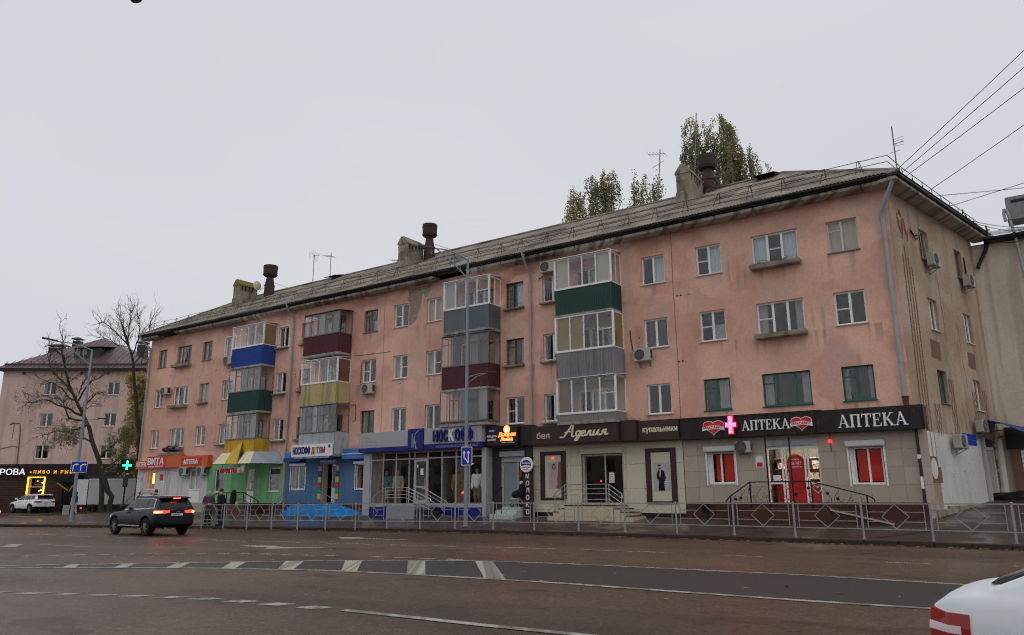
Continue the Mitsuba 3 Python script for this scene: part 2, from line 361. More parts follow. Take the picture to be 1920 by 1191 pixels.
mat('m_plasticblack', (.010, .010, .011), .5, .2)
mat('m_chrome', (.62, .63, .65), .15, .5, metal=1.0)
mat('m_lens_red', (.30, .005, .006), .15, .5)
scene['m_glass'] = {'type': 'thindielectric', 'int_ior': 1.52}
# ------------------------------------------------------------------ ground, road, kerb, pavement
_kx = np.array([(60, -15.5), (30, -10.2), (15, -7.8), (-.94, -5.98), (-7, -5.4), (-12, -5.08), (-17.66, -5.12), (-21.8, -5.5), (-25.8, -6.25), (-31, -7.2), (-36.1, -8.45), (-42, -9.98), (-49.5, -12.1), (-70, -18.5), (-160, -48)])[::-1]
kerb_y = PchipInterpolator(_kx[:, 0], _kx[:, 1])

def ground_z(x, y):
    x, y = np.asarray(x, float), np.asarray(y, float)
    yk = kerb_y(x) + 1.3
    zf = 0.58 - 0.30 * np.clip((-57 - x) / 5, 0, 1)
    d = np.clip((y - yk) / (-0.4 - yk), 0, 1)
    slope = 0.088 * np.clip((x + 12) / 6, 0, 1)
    return 0.15 + d * (zf - 0.15) + slope * np.clip(y + 0.3, 0, 11)

g = MB(); g.quad((-900, -900, -.06), (900, -900, -.06), (900, 900, -.06), (-900, 900, -.06))
struct('ground', g, 'm_dirt')
xs = np.linspace(-160, 60, 111)
V, Fq = [], []
for i, x in enumerate(xs):
    V += [(x, float(kerb_y(x)) + .02, 0.0), (x, -34.0, 0.0), (x, -70.0, 0.0)]
for i in range(len(xs) - 1):
    for j in range(2):
        a = i*3 + j; Fq.append([a + 1, a + 4, a + 3, a])
road = struct('road', MB().add(V, Fq), 'm_asphalt')

xs = np.concatenate([np.linspace(-160, -70, 19)[:-1], np.linspace(-70, 20, 151)])
ts = np.concatenate([np.linspace(0, 1, 14), [1.15, 1.4, 1.7, 2.2, 3.0]])
V, Fq = [], []
for x in xs:
    y0 = float(kerb_y(x)) + .15
    for t in ts:
        y = y0 + t * (11.0 - y0) if t <= 1 else 11.0 + (t - 1) * 40
        V.append((x, y, float(ground_z(x, y))))
n = len(ts)
for i in range(len(xs) - 1):
    for j in range(n - 1):
        a = i*n + j; Fq.append([a, a + n, a + n + 1, a + 1])
pavement = struct('pavement', MB().add(V, Fq), 'm_paver', True)

kerb = struct('kerb', None, None)
s = 6.0
r2 = np.random.default_rng(3)
while s > -56:
    x1 = s; x0 = s - 1.0 / math.hypot(1, (float(kerb_y(s)) - float(kerb_y(s - 1))))
    a = np.array([x0 + .006, float(kerb_y(x0)), 0]); b = np.array([x1 - .006, float(kerb_y(x1)), 0])
    M = frame(a + [0, 0, r2.normal(0, .004)], b - a)
    part(kerb, 'stone', MB(M).cbox(0, np.linalg.norm(b - a), 0, .16, -.06, .152, .018), 'm_kerb')
    s = x0

# drain cut across the pavement
d = MB()
pa, pb = np.array([-5.35, -4.85]), np.array([-2.9, -2.2])
for k in range(6):
    q0, q1 = pa + (pb - pa) * k / 6, pa + (pb - pa) * (k + 1) / 6
    nrm = np.array([-(pb - pa)[1], (pb - pa)[0]]); nrm = nrm / np.linalg.norm(nrm) * .11
    d.add([(*(q + s * nrm), float(ground_z(*(q + s * nrm))) + .006) for q, s in ((q0, -1), (q1, -1), (q1, 1), (q0, 1))], [[0, 1, 2, 3]])
part(pavement, 'drain_channel', d, 'm_tar')

# painted markings, thin sheets on the road
def ribbon(pts, w, z):
    pts = np.array(pts, float); t = np.gradient(pts, axis=0); t /= np.linalg.norm(t, axis=1, keepdims=True)
    nn = np.stack([-t[:, 1], t[:, 0]], 1) * w / 2; k = len(pts)
    V = np.vstack([np.c_[pts - nn, np.full(k, z)], np.c_[pts + nn, np.full(k, z)]])
    i = np.arange(k - 1)
    return MB().add(V, np.stack([i, i + 1, i + 1 + k, i + k], 1))

lineA = [(12, -17.0), (3, -16.45), (-1.3, -16.25), (-4.3, -16.0), (-6.7, -16.12), (-9.2, -16.2), (-11.6, -16.55), (-14.34, -17.87), (-15.76, -19.0), (-17.38, -20.4), (-19.14, -22.0), (-21.15, -23.7)]
lineB = [(12, -19.4), (3, -19.6), (-1.45, -19.78), (-3.31, -19.88), (-5.22, -19.86), (-7.44, -19.8), (-9.42, -19.9), (-11.81, -20.12), (-13.45, -20.43), (-15.97, -21.36), (-18.28, -22.6), (-20.51, -23.93)]
band = Polygon(lineA + lineB[::-1]).buffer(0)
m = MB()
for gq in getattr(band, 'geoms', [band]):
    v, f = trimesh.creation.triangulate_polygon(gq, engine='earcut'); m.add(np.c_[v, np.full(len(v), .004)], f)
part(road, 'dark_asphalt_strip', m, 'm_newasphalt')
part(road, 'edge_line', ribbon(lineA, .13, .009), 'm_paint_white')
part(road, 'edge_line', ribbon(lineB, .16, .009), 'm_paint_white')
part(road, 'edge_line', ribbon([(-8.54, -24.36), (-7.22, -24.33), (-6.06, -24.32), (-4.8, -24.26), (4, -23.9)], .17, .009), 'm_paint_white')
part(road, 'edge_line', ribbon([(-29.5, -19.05), (-26.4, -18.85)], .12, .006), 'm_paint_worn')
def quadmark(name, pts, mat='m_paint_white', z=.009):
    pg = Polygon(pts).buffer(0); m = MB()
    for gq in getattr(pg, 'geoms', [pg]):
        v, f = trimesh.creation.triangulate_polygon(gq, engine='earcut'); m.add(np.c_[v, np.full(len(v), z)], f)
    part(road, name, m, mat)
for q in [((-11.94, -16.75), (-11.5, -16.6), (-8.89, -19.78), (-9.4, -19.8)), ((-13.49, -17.5), (-13.1, -17.3), (-10.84, -19.9), (-11.29, -19.98)), ((-14.9, -18.3), (-14.5, -18.1), (-12.59, -20.15), (-12.98, -20.24)),
          ((-15.99, -19.3), (-15.65, -19.0), (-14.13, -20.6), (-14.49, -20.75)), ((-17.0, -20.15), (-16.75, -19.9), (-15.47, -21.15), (-15.82, -21.25)), ((-18.03, -21.0), (-17.8, -20.75), (-16.77, -21.7), (-17.08, -21.85)),
          ((-19.03, -21.8), (-18.82, -21.6), (-17.86, -22.35), (-18.16, -22.5)), ((-19.98, -22.6), (-19.85, -22.45), (-18.99, -22.95), (-19.28, -23.1))]:
    quadmark('hatch_stripe', q)
for a, b in [((-27.09, -14.4), (-24.97, -14.05)), ((-24.53, -13.9), (-22.14, -13.58)), ((-21.34, -13.5), (-18.96, -13.15)), ((-18.32, -13.05), (-15.86, -12.55)), ((-15.18, -12.35), (-12.49, -11.95)), ((-11.69, -11.85), (-8.76, -11.7)),
             ((-7.34, -11.8), (-6.27, -11.88)), ((-3.39, -11.95), (-2.34, -12.04)), ((-29.73, -14.85), (-27.81, -14.55)), ((-32.2, -15.0), (-30.6, -14.8)), ((-35.02, -15.5), (-33.44, -15.2)), ((-38.18, -15.65), (-35.92, -15.45))]:
    part(road, 'lane_dash', ribbon([a, b], .12, .006), 'm_paint_white')
for a, b in [((-23.99, -21.95), (-23.84, -21.74)), ((-23.48, -21.5), (-23.32, -21.29)), ((-23.1, -21.0), (-22.9, -20.75)), ((-22.66, -20.52), (-22.41, -20.3)), ((-22.13, -20.06), (-21.93, -19.85)), ((-21.66, -19.63), (-21.44, -19.4)), ((-21.11, -19.15), (-20.87, -18.95)),
             ((-20.6, -18.78), (-20.34, -18.6)), ((-19.99, -18.43), (-19.7, -18.3)), ((-19.36, -18.2), (-19.08, -18.05)), ((-18.7, -17.97), (-18.38, -17.84)), ((-18.06, -17.77), (-17.71, -17.66)), ((-17.29, -17.6), (-16.95, -17.48)), ((-16.61, -17.42), (-16.27, -17.3)),
             ((-15.23, -17.07), (-14.78, -16.98)), ((-14.5, -16.91), (-14.02, -16.82)), ((-13.73, -16.78), (-13.28, -16.68)), ((-12.93, -16.63), (-12.48, -16.52))]:
    part(road, 'short_dash', ribbon([a, b], .17, .006), 'm_paint_white')
for a, b in [((-15.5, -26.25), (-15.13, -26.05)), ((-14.78, -25.94), (-14.42, -25.77)), ((-14.1, -25.64), (-13.78, -25.49)), ((-13.47, -25.38), (-13.15, -25.25)), ((-12.84, -25.14), (-12.52, -25.0)), ((-12.19, -24.92), (-11.86, -24.8)), ((-11.55, -24.73), (-11.2, -24.63)),
             ((-10.8, -24.6), (-10.44, -24.51)), ((-10.07, -24.5), (-9.68, -24.43)), ((-9.31, -24.42), (-8.92, -24.38))]:
    a, b = np.array(a), np.array(b); w = np.array([.06, .15])
    quadmark('short_dash', [a - w, b - w, b + w, a + w], z=.006)
quadmark('lane_arrow', [(-23.33, -10.72), (-23.4, -10.3), (-22.3, -10.2), (-22.1, -10.62), (-19.78, -10.5), (-19.78, -10.72), (-22.0, -10.85), (-22.5, -11.3)], 'm_paint_worn', .006)
quadmark('lane_arrow', [(-22.82, -15.79), (-21.27, -16.14), (-21.0, -15.9), (-20.31, -16.59), (-19.8, -15.75), (-19.06, -15.4), (-19.06, -15.2), (-20.11, -15.45), (-20.8, -15.6), (-21.44, -15.31)], 'm_paint_worn', .006)
quadmark('lane_arrow', [(-30.6, -19.5), (-30.2, -19.2), (-28.6, -20.2), (-29.2, -20.4)], 'm_paint_worn', .006)

# leaf litter in the gutter
lm = MB()
for k in range(1500):
    x = r2.uniform(-46, 2); y = float(kerb_y(x)) - abs(r2.normal(0, .07)) - .02 if r2.random() < .9 else float(kerb_y(x)) - r2.uniform(0, 14)
    if r2.random() < .04: y = r2.uniform(-21, -16)
    a = r2.uniform(0, 6.28); l = r2.uniform(.03, .075)
    c0 = np.array([x, y, .016]); ca = np.array([math.cos(a), math.sin(a), r2.uniform(-.2, .3)]) * l; cb = np.array([-math.sin(a), math.cos(a), r2.uniform(0, .25)]) * l * .55
    lm.add([c0 - ca, c0 - cb * .9, c0 + ca, c0 + cb], [[0, 1, 2, 3]])
struct('fallen_leaves', lm, 'm_litter', kind='stuff', label='brown fallen leaves scattered along the kerb and road')
# ------------------------------------------------------------------ the long pink apartment building
AB = thing('apartment_building', 'long pink four-storey apartment building with coloured balconies above a row of ground-floor shops', 'building')
XL, XR, ZT, TH = -57.0, -3.70, 13.80, 0.42
ROW = {2: (5.198, 6.585), 3: (8.298, 9.685), 4: (11.398, 12.785)}
SD = np.array([.235, 1.0]) / math.hypot(.235, 1)
SIDE = frame((XR, 0, 0), SD)
COL = dict(Z1=(-55.80, -54.69), Z2=(-53.32, -51.48), Z3=(-50.05, -48.91), s1=(-47.3, -46.15), s2=(-41.45, -40.40), p=(-39.1, -37.95), s3=(-33.36, -32.20), M=(-30.82, -29.68),
           s4=(-28.25, -27.12), N=(-22.65, -21.50), w5=(-20.30, -19.15), w6=(-14.65, -13.45), A=(-11.90, -10.70), B=(-9.31, -7.32), C=(-6.12, -4.92))
BDOOR = {'b1': (-44.5, -42.4), 'b2': (-37.0, -34.9), 'b3': (-25.6, -23.5), 'b4': (-18.3, -16.2)}

openings = []
for k, (a, b) in COL.items():
    for r in ROW: openings.append((a, b, *ROW[r]))
for k, (a, b) in BDOOR.items():
    for r in ROW: openings.append((a, b, ROW[r][0] - .55, ROW[r][1]))
SHOP_OPEN = {'max_w1': (-11.90, -10.72, 2.05, 3.36), 'max_w2': (-6.12, -4.92, 1.95, 3.36), 'max_door': (-9.40, -7.26, 1.06, 3.80), 'ad_door': (-18.18, -15.97, 1.20, 3.76),
             'dob_door': (-22.95, -21.45, 1.05, 3.80), 'nos_front': (-31.70, -23.72, 0.95, 3.97), 'kid_w1': (-39.27, -37.94, 2.02, 3.46), 'kid_door': (-36.40, -35.20, 1.22, 3.62), 'kid_w2': (-33.50, -32.65, 2.0, 3.45),
             'fr_w1': (-47.25, -46.15, 1.93, 3.47), 'fr_door': (-43.75, -42.92, 1.18, 3.40), 'fr_w2': (-41.48, -40.34, 1.93, 3.48), 'vi_w1': (-55.65, -54.60, 2.17, 3.52), 'vi_door': (-53.22, -52.55, 1.25, 3.32), 'vi_w2': (-50.20, -48.87, 2.10, 3.48)}
openings += list(SHOP_OPEN.values())
wall = sbox(XL, 0.0, XR, ZT)
holes = unary_union([sbox(a, z0, b, z1) for a, b, z0, z1 in openings])
# the area where plaster has fallen off
patch = Polygon([(-29.72, 13.62), (-28.74, 13.60), (-28.62, 13.25), (-28.72, 12.75), (-28.80, 12.3), (-28.98, 12.0), (-29.02, 11.7), (-29.25, 11.55), (-29.60, 11.38), (-29.62, 11.42), (-29.62, 12.80), (-29.80, 13.0), (-29.68, 13.3)]) \
    .union(Polygon([(-28.60, 13.62), (-27.90, 13.62), (-28.05, 13.3), (-28.28, 12.95), (-28.42, 12.93), (-28.52, 13.2)])).buffer(.02)
patch = patch.difference(holes.buffer(.05))
front = MB().prism(wall.difference(holes), 0.02, TH)
front.prism(wall.difference(holes).difference(patch), 0.0, 0.02)
part(AB, 'wall', front, 'm_pink')
# bricks in the bare patch
bp = part(AB, 'brick_patch', MB().prism(patch, 0.016, 0.019), 'm_mortar')
r3 = np.random.default_rng(11)
z = 11.36; row = 0
while z < 13.7:
    x = -30.0 + (row % 2) * .13
    while x < -27.8:
        pg = sbox(x + .006, z + .006, x + .248, z + .068).intersection(patch)
        if not pg.is_empty and pg.area > .006:
            part(bp, 'brick', MB().prism(pg, .004 + r3.uniform(-.003, .005), .017), 'm_brick' if r3.random() < .7 else 'm_tile_b')
        x += .258
    z += .078; row += 1

side_open = [(3.12, 4.12, *ROW[4]), (3.12, 4.12, *ROW[3]), (3.10, 4.12, *ROW[2]), (7.45, 8.40, *ROW[4]), (7.45, 8.40, *ROW[3]), (7.45, 8.40, *ROW[2]), (7.75, 9.05, 1.25, 3.95)]
SW = sbox(0.0, 0.0, 10.2, ZT).difference(unary_union([sbox(a, c, b, d) for a, b, c, d in side_open]))
part(AB, 'side_wall', MB(SIDE).prism(SW, 0, .4), 'm_side')
part(AB, 'rear_wall', MB().box(XL, -1.4, 9.6, 9.95, 0, ZT).box(XL, XL + .4, .42, 9.6, 0, ZT), 'm_side')
inn = MB()
for zz in (1.0, 4.55, 7.55, 10.65, 13.6): inn.box(XL + .4, -4.2, TH, 9.6, zz - .12, zz)
inn.box(XL + .4, -3.3, 4.6, 4.75, 1.0, 13.5)
for x in (-51.0, -45.2, -39.75, -31.6, -27.0, -20.9, -15.4, -10.0, -6.7): inn.box(x, x + .12, TH, 4.6, 1.0, 13.5)
part(AB, 'interior', inn, 'm_interior')

def window(holder, x0, x1, z0, z1, M=None, style='white', lay='2', cur=None, sill='sill', y=0.14, fw=.055, name='window', sillw=.09, curh=1.0, trim=None, lab=None):
    """A window with its sashes: lay gives the sashes, a letter L (bar at mid height) or T (a small top light) after each one's number."""
    fm = 'm_' + style
    k = part(holder, name, label=lab)
    f = MB(M); d0, d1 = y - .03, y + .04
    f.cbox(x0, x1, d0, d1, z0, z0 + fw, .008).cbox(x0, x1, d0, d1, z1 - fw, z1, .008).cbox(x0, x0 + fw, d0, d1, z0 + fw, z1 - fw, .008).cbox(x1 - fw, x1, d0, d1, z0 + fw, z1 - fw, .008)
    sashes = {'1': [('', 1)], '2': [('', 1), ('', 1)], '2L': [('L', 1), ('', 1)], '2R': [('', 1), ('L', 1)], '2T': [('T', .85), ('', 1)], '3': [('', .8), ('', 1.2), ('', .8)], '3M': [('', 1), ('L', 1), ('', 1)], '3L': [('L', 1), ('', 1), ('', 1)],
              '3T': [('T', .9), ('', 1.3), ('', .95)], '21': [('', 1), ('', .6)], '2W': [('', .8), ('', 1.2)]}[lay]
    tot = sum(w for _, w in sashes); xa = x0 + fw; W = x1 - x0 - 2 * fw
    for i, (t, w) in enumerate(sashes):
        xb = xa + W * w / tot
        if i: f.cbox(xa - fw * .7, xa + fw * .7, d0 - .006, d1, z0 + fw, z1 - fw, .008)
        a, b = xa + (fw * .7 if i else 0), xb - (fw * .7 if i < len(sashes) - 1 else 0)
        zz = []
        if t == 'L': zz = [z0 + (z1 - z0) * .49]
        if t == 'T': zz = [z0 + (z1 - z0) * .70]
        for q in zz: f.cbox(a, b, d0 + .008, d1 - .01, q - fw * .35, q + fw * .35, .006)
        part(k, 'pane', MB(M).quad((a, y, z0 + fw), (b, y, z0 + fw), (b, y, z1 - fw), (a, y, z1 - fw)), 'm_glass')
        xa = xb
    part(k, 'frame', f, fm)
    if sill: part(k, 'sill', MB(M).cbox(x0 - .05, x1 + .05, -sillw, y - .035, z0 - .045, z0 - .004, .008), 'm_' + sill)
    if trim:
        t = MB(M); o = .07
        t.cbox(x0 - o, x0, -.02, y - .035, z0 - o, z1 + o).cbox(x1, x1 + o, -.02, y - .035, z0 - o, z1 + o).cbox(x0, x1, -.02, y - .035, z1, z1 + o)
        part(k, 'trim', t, 'm_white')
    if cur:
        yc = y + .16
        for nm, (fa, fb), (ha, hb) in cur_shapes(cur):
            n = 18; xx = np.linspace(x0 + (x1 - x0) * fa, x0 + (x1 - x0) * fb, n); wv = .022 * np.sin(np.arange(n) * 1.9)
            zt, zb = z0 + (z1 - z0) * hb, z0 + (z1 - z0) * ha
            V = np.vstack([np.c_[xx, yc + wv, np.full(n, zb)], np.c_[xx, yc + wv, np.full(n, zt)]]); i = np.arange(n - 1)
            part(k, 'curtain', MB(M).add(V, np.stack([i, i + 1, i + 1 + n, i + n], 1)), 'm_curtain_' + nm)
    return k

def cur_shapes(c):
    """'w' white right half, 'W' white over all, 'b' beige over all, 'B' pale blue over all, 'd' dark, lower case l: white left half, 's' side drapes, 'h' lower half."""
    return {'W': [('white', (0, 1), (0, 1))], 'w': [('white', (.52, 1), (0, 1))], 'l': [('white', (0, .48), (0, 1))], 'b': [('beige', (0, 1), (0, 1))], 'B': [('blue', (0, 1), (0, 1))], 'd': [('dark', (0, 1), (0, 1))],
            's': [('white', (0, .2), (0, 1)), ('white', (.8, 1), (0, 1))], 'h': [('white', (.5, 1), (0, .55))], 'r': [('blue', (.5, 1), (0, 1))], 'q': [('beige', (0, .3), (0, 1)), ('beige', (.72, 1), (0, 1))], 'm': [('blue', (0, .33), (0, 1)), ('blue', (.67, 1), (0, 1))]}[c]

# style, layout, curtains per window: rows 4, 3, 2
WIN = {'Z1': [('frame_old', '2', 's'), ('white', '2', 'l'), ('white', '2', None)], 'Z2': [('frame_old', '3', 'q'), ('white', '3', 's'), ('white', '3', None)], 'Z3': [('frame_old', '2', 's'), ('oldwhite', '2', 'W'), ('white', '2', None)],
       's1': [('white', '2', 'l'), ('white', '2', None), ('white', '2', 's')], 's2': [('white', '2', None), ('white', '2', 's'), ('white', '2', None)], 'p': [('frame_old', '2', 'l'), ('frame_old', '2', None), ('darkwood', '2', None)],
       's3': [('frame_old', '2T', 'h'), ('white', '2L', 's'), ('darkwood', '2', 's')], 'M': [('white', '2L', 'd'), ('white', '2R', 'l'), ('white', '2', 'd')], 's4': [('white', '2', 'b'), ('white', '2R', 'l'), ('white', '2', None)],
       'N': [('darkwood', '2T', 'r'), ('darkwood', '2T', 'q'), ('white', '2L', None)], 'w5': [('white', '2', 'd'), ('white', '2', None), ('white', '2', 'r')], 'w6': [('white', '2', 'r'), ('white', '2', 'd'), ('white', '2', None)],
       'A': [('white', '2L', 'r'), ('white', '2L', 'h'), ('greenwood', '2T', 'w')], 'B': [('white', '3M', 'm'), ('white', '3L', 's'), ('greenwood', '3T', 's')], 'C': [('sill', '2T', 'b'), ('white', '2L', None), ('greenwood', '2T', 's')]}
for k, rows in WIN.items():
    a, b = COL[k]
    for r, (st, lay, cur) in zip((4, 3, 2), rows):
        old = st in ('frame_old', 'darkwood', 'oldwhite', 'sill')
        window(AB, a, b, *ROW[r], style=st, lay=lay, cur=cur, sill='greenwood' if st == 'greenwood' else 'sill_old' if old else 'sill', y=.16 if old else .13, trim=(k in ('s1', 's2') and r == 4) or None, fw=.055 if old else .070)

# concrete flower boxes under the wide windows
def flower_box(x0, x1, z1, cover=None):
    f = MB(); zb = z1 - .20
    f.cbox(x0, x1, -.42, -.02, zb, zb + .06).cbox(x0, x1, -.42, -.38, zb + .06, z1).cbox(x0, x0 + .04, -.38, -.02, zb + .06, z1).cbox(x1 - .04, x1, -.38, -.02, zb + .06, z1)
    k = part(AB, 'flower_box', f, 'm_concrete')
    if cover:
        c = MB(); rr = np.random.default_rng(int(abs(x0) * 10))
        for _ in range(26):
            c.tube([(rr.uniform(x0 + .05, x1 - .05), -.2 + rr.uniform(-.15, .12), z1 - .1), (rr.uniform(x0, x1), -.2 + rr.uniform(-.15, .1), z1 + rr.uniform(.05, .25))], .008, 4)
        part(k, 'dry_plants', c, 'm_twig', kind='stuff')
for r in (4, 3): flower_box(-9.36, -7.24, ROW[r][0] - .03, cover=r == 4)
for r in (4, 3, 2): flower_box(-53.45, -51.3, ROW[r][0] - .03, cover=r != 3)
for k, r in (('N', 4), ('N', 3), ('w5', 4), ('w5', 3), ('w5', 2), ('s2', 4), ('s2', 3), ('s2', 2), ('p', 4), ('p', 3), ('p', 2), ('Z3', 3), ('s1', 2)):
    a, b = COL[k]; z = ROW[r][0]
    f = MB(); f.cbox(a - .08, b + .08, -.26, -.02, z - .14, z - .06)
    q = part(AB, 'window_ledge', f, 'm_concrete')
    gr = MB().tube([(a - .05, -.24, z + .12), (b + .05, -.24, z + .12)], .011, 5)
    for x in np.linspace(a - .05, b + .05, 6): gr.tube([(x, -.24, z - .07), (x, -.24, z + .12)], .008, 4)
    part(q, 'grille', gr, 'm_darkwood')

# ------------------------------------------------------------------ balconies
def balcony(x0, x1, zp, zs, zt, par, frame_m, nf=4, ns=1, style='pvc', pitch=.12, label=None, depth=1.1, roof='m_white', lintel=None, fills=None, side_fill=None, amp=.016, lining=False):
    """A glazed balcony: parapet from zp to zs, glazing from zs to zt."""
    k = part(AB, 'balcony', label=label)
    yf = -depth
    part(k, 'slab', MB().cbox(x0 - .02, x1 + .02, yf - .02, -.01, zp - .10, zp + .03), 'm_slab')
    fr = corr(None, x0, x1, zp - .06, zs, yf, amp, pitch)
    Mr = frame((x1, yf, 0), (0, 1)); Ml = frame((x0, 0, 0), (0, -1))
    side = corr(Mr, 0, depth - .02, zp - .06, zs, 0, amp, pitch); side2 = corr(Ml, 0.02, depth, zp - .06, zs, 0, amp, pitch)
    part(k, 'parapet', fr, par); part(k, 'parapet', side, par); part(k, 'parapet', side2, par)
    w = .055 if style == 'pvc' else .036
    f = MB(); y0, y1 = yf - .02, yf + .05
    f.cbox(x0 - .015, x1 + .015, y0 - .02, y1, zs - .03, zs + w + .02, .01).cbox(x0, x1, y0, y1, zt - w, zt, .01)
    f.cbox(x0 - .012, x0 + .05, yf, -.01, zs, zs + w, .01).cbox(x1 - .05, x1 + .012, yf, -.01, zs, zs + w, .01)
    f.cbox(x0 - .01, x0 + .045, yf, -.01, zt - w, zt, .01).cbox(x1 - .045, x1 + .01, yf, -.01, zt - w, zt, .01)
    cw = w * 1.7 if style == 'pvc' else w
    for x in (x0, x1): f.cbox(x - cw / 2 - .004, x + cw / 2 + .004, yf - .024, yf + cw * .8, zs, zt, .01)
    f.cbox(x0 - .012, x0 + .04, -.06, -.008, zs, zt, .01).cbox(x1 - .04, x1 + .012, -.06, -.008, zs, zt, .01)
    zl = [] if not lintel else [lintel]
    xs = np.linspace(x0 + cw / 2, x1 - cw / 2, nf + 1)
    fills = fills or {}
    for i in range(nf):
        a, b = xs[i] + w * .5, xs[i + 1] - w * .5
        if i: f.cbox(xs[i] - w / 2, xs[i] + w / 2, y0, y1, zs + w, zt - w, .008)
        if style == 'pvc' and i == nf - 1 and nf == 4 and 'bar' in fills: f.cbox(a, b, y0 + .01, y1 - .01, (zs + zt) / 2, (zs + zt) / 2 + w * .7, .008)
        if style == 'old' and i in (1, 3) and not lintel:
            q = zs + (zt - zs) * .68; f.cbox(a, b, y0 + .006, y1, q, q + w, .006)
        part(k, 'pane', MB().quad((a, yf, zs + w), (b, yf, zs + w), (b, yf, zt - w), (a, yf, zt - w)), 'm_glass')
        if i in fills and isinstance(i, int):
            part(k, 'blind', MB().box(a, b, yf + .10, yf + .12, zs, zt - .03), fills[i])
    for q in zl:
        f.cbox(x0, x1, y0 + .004, y1, q, q + w, .006).cbox(x1 - .03, x1 + .006, yf, -.01, q, q + w, .006)
    for sgn, x in ((1, x1), (-1, x0)):
        for j in range(ns):
            ya, yb = yf + .06 + (depth - .1) * j / ns, yf + .06 + (depth - .1) * (j + 1) / ns
            if j: f.cbox(x - .03, x + .012, ya - w / 2, ya + w / 2, zs, zt, .006)
            part(k, 'pane', MB().quad((x, ya, zs + w), (x, yb, zs + w), (x, yb, zt - w), (x, ya, zt - w)), 'm_glass')
    if lining:
        a_, c_ = BDOOR['b4']; z0_ = zp - .0
        part(k, 'lining', MB().box(x0 + .06, a_, -.03, -.012, zs - .3, zt).box(c_, x1 - .06, -.03, -.012, zs - .3, zt).box(a_, c_, -.03, -.012, min(zt - .02, zt - .42 + .0), zt), 'm_curtain_beige')
    if side_fill: part(k, 'side_board', MB().box(x1 - .05, x1 - .03, yf + .08, -.05, zs, zt), side_fill)
    part(k, 'frame', f, frame_m)
    if roof:
        part(k, 'roof', MB().add([(x0 - .05, yf - .1, zt + .01), (x1 + .05, yf - .1, zt + .01), (x1 + .05, 0, zt + .14), (x0 - .05, 0, zt + .14), (x0 - .05, yf - .1, zt + .04), (x1 + .05, yf - .1, zt + .04), (x1 + .05, 0, zt + .17), (x0 - .05, 0, zt + .17)],
                                  [[0, 3, 2, 1], [4, 5, 6, 7], [0, 1, 5, 4], [1, 2, 6, 5], [2, 3, 7, 6], [3, 0, 4, 7]]), roof)
    return k
def balcony_back(b, r, st='white'):
    a, c = BDOOR[b]; z0 = ROW[r][0] - .55
    window(AB, a, a + .72, z0, ROW[r][1], style=st, lay='1', sill=None, name='balcony_door'); window(AB, a + .72, c, z0, ROW[r][1], style=st, lay='2', cur='s', sill=None)
for b in BDOOR:
    for r in ROW: balcony_back(b, r, 'white' if (b, r) not in (('b1', 2), ('b2', 4), ('b3', 3)) else 'darkwood')
balcony(-44.9, -41.63, 10.16, 11.50, 12.98, 'm_panel_blue', 'm_white', 4, 1, label='bright blue balcony with white sliding windows', side_fill='m_plywood', roof='m_white')
balcony(-44.95, -41.65, 7.08, 8.46, 10.02, 'm_panel_green', 'm_frame_old', 5, 2, 'old', label='dark green balcony on the third floor with thin old window frames', roof=None, fills={2: 'm_panel_steel', 4: 'm_panel_steel'})
balcony(-44.95, -41.75, 4.46, 5.30, 6.92, 'm_panel_yellow', 'm_frame_old', 5, 2, 'old', label='yellow corrugated balcony above the fruit shop awning', roof='m_slab', fills={2: 'm_granite', 4: 'm_greymetal'})
balcony(-37.55, -34.35, 10.18, 11.41, 12.80, 'm_panel_maroon', 'm_frame_old', 5, 2, 'old', label='maroon balcony at the top of its stack with old glazing', roof='m_panel_maroon', fills={2: 'm_greymetal', 4: 'm_panel_steel'})
balcony(-37.55, -34.35, 7.10, 8.38, 9.85, 'm_panel_beige', 'm_white', 4, 1, label='beige corrugated balcony with white window frames', side_fill='m_brownboard')
balcony(-37.5, -34.3, 4.02, 5.36, 7.00, 'm_panel_pale', 'm_frame_old', 6, 2, 'old', label='pale grey balcony behind the kids shop sign', lintel=6.36, roof='m_slab', fills={0: 'm_panel_steel', 1: 'm_panel_steel', 2: 'm_awning_grey', 3: 'm_panel_steel'})
balcony(-26.05, -22.98, 10.24, 11.53, 13.10, 'm_panel_steel', 'm_white', 4, 2, label='blue-grey sheet metal balcony with white glazing', pitch=.5, amp=.004, fills={0: 'm_curtain_white', 'bar': 1})
balcony(-26.15, -23.0, 7.10, 8.36, 10.03, 'm_panel_maroon', 'm_frame_old', 5, 2, 'old', label='maroon balcony on the third floor behind the street lamp', lintel=9.55, roof='m_slab', fills={1: 'm_curtain_dark', 3: 'm_panel_steel', 4: 'm_granite'})
balcony(-26.2, -23.05, 5.25, 5.40, 7.04, 'm_panel_steel', 'm_frame_old', 5, 2, 'old', label='low glazed balcony above the sock shop sign', roof=None, fills={2: 'm_panel_steel', 3: 'm_granite', 4: 'm_greymetal'})
balcony(-18.87, -15.75, 10.22, 11.55, 13.13, 'm_panel_green', 'm_white', 4, 2, label='dark green corrugated balcony with white window frames', fills={3: 'm_curtain_beige', 0: 'm_curtain_beige'})
balcony(-18.88, -15.72, 7.08, 8.38, 10.14, 'm_panel_grey', 'm_white', 4, 1, lining=True, label='grey corrugated balcony with yellow boards behind its left panes', fills={0: 'm_yellowboard', 1: 'm_yellowboard', 'bar': 1}, side_fill='m_yellowboard', pitch=.15, amp=.030, roof=None)
balcony(-18.86, -15.72, 4.95, 5.36, 7.05, 'm_greymetal', 'm_white', 4, 1, lining=True, label='white glazed balcony over the lingerie shop sign', fills={0: 'm_brownboard', 'bar': 1}, roof='m_white')

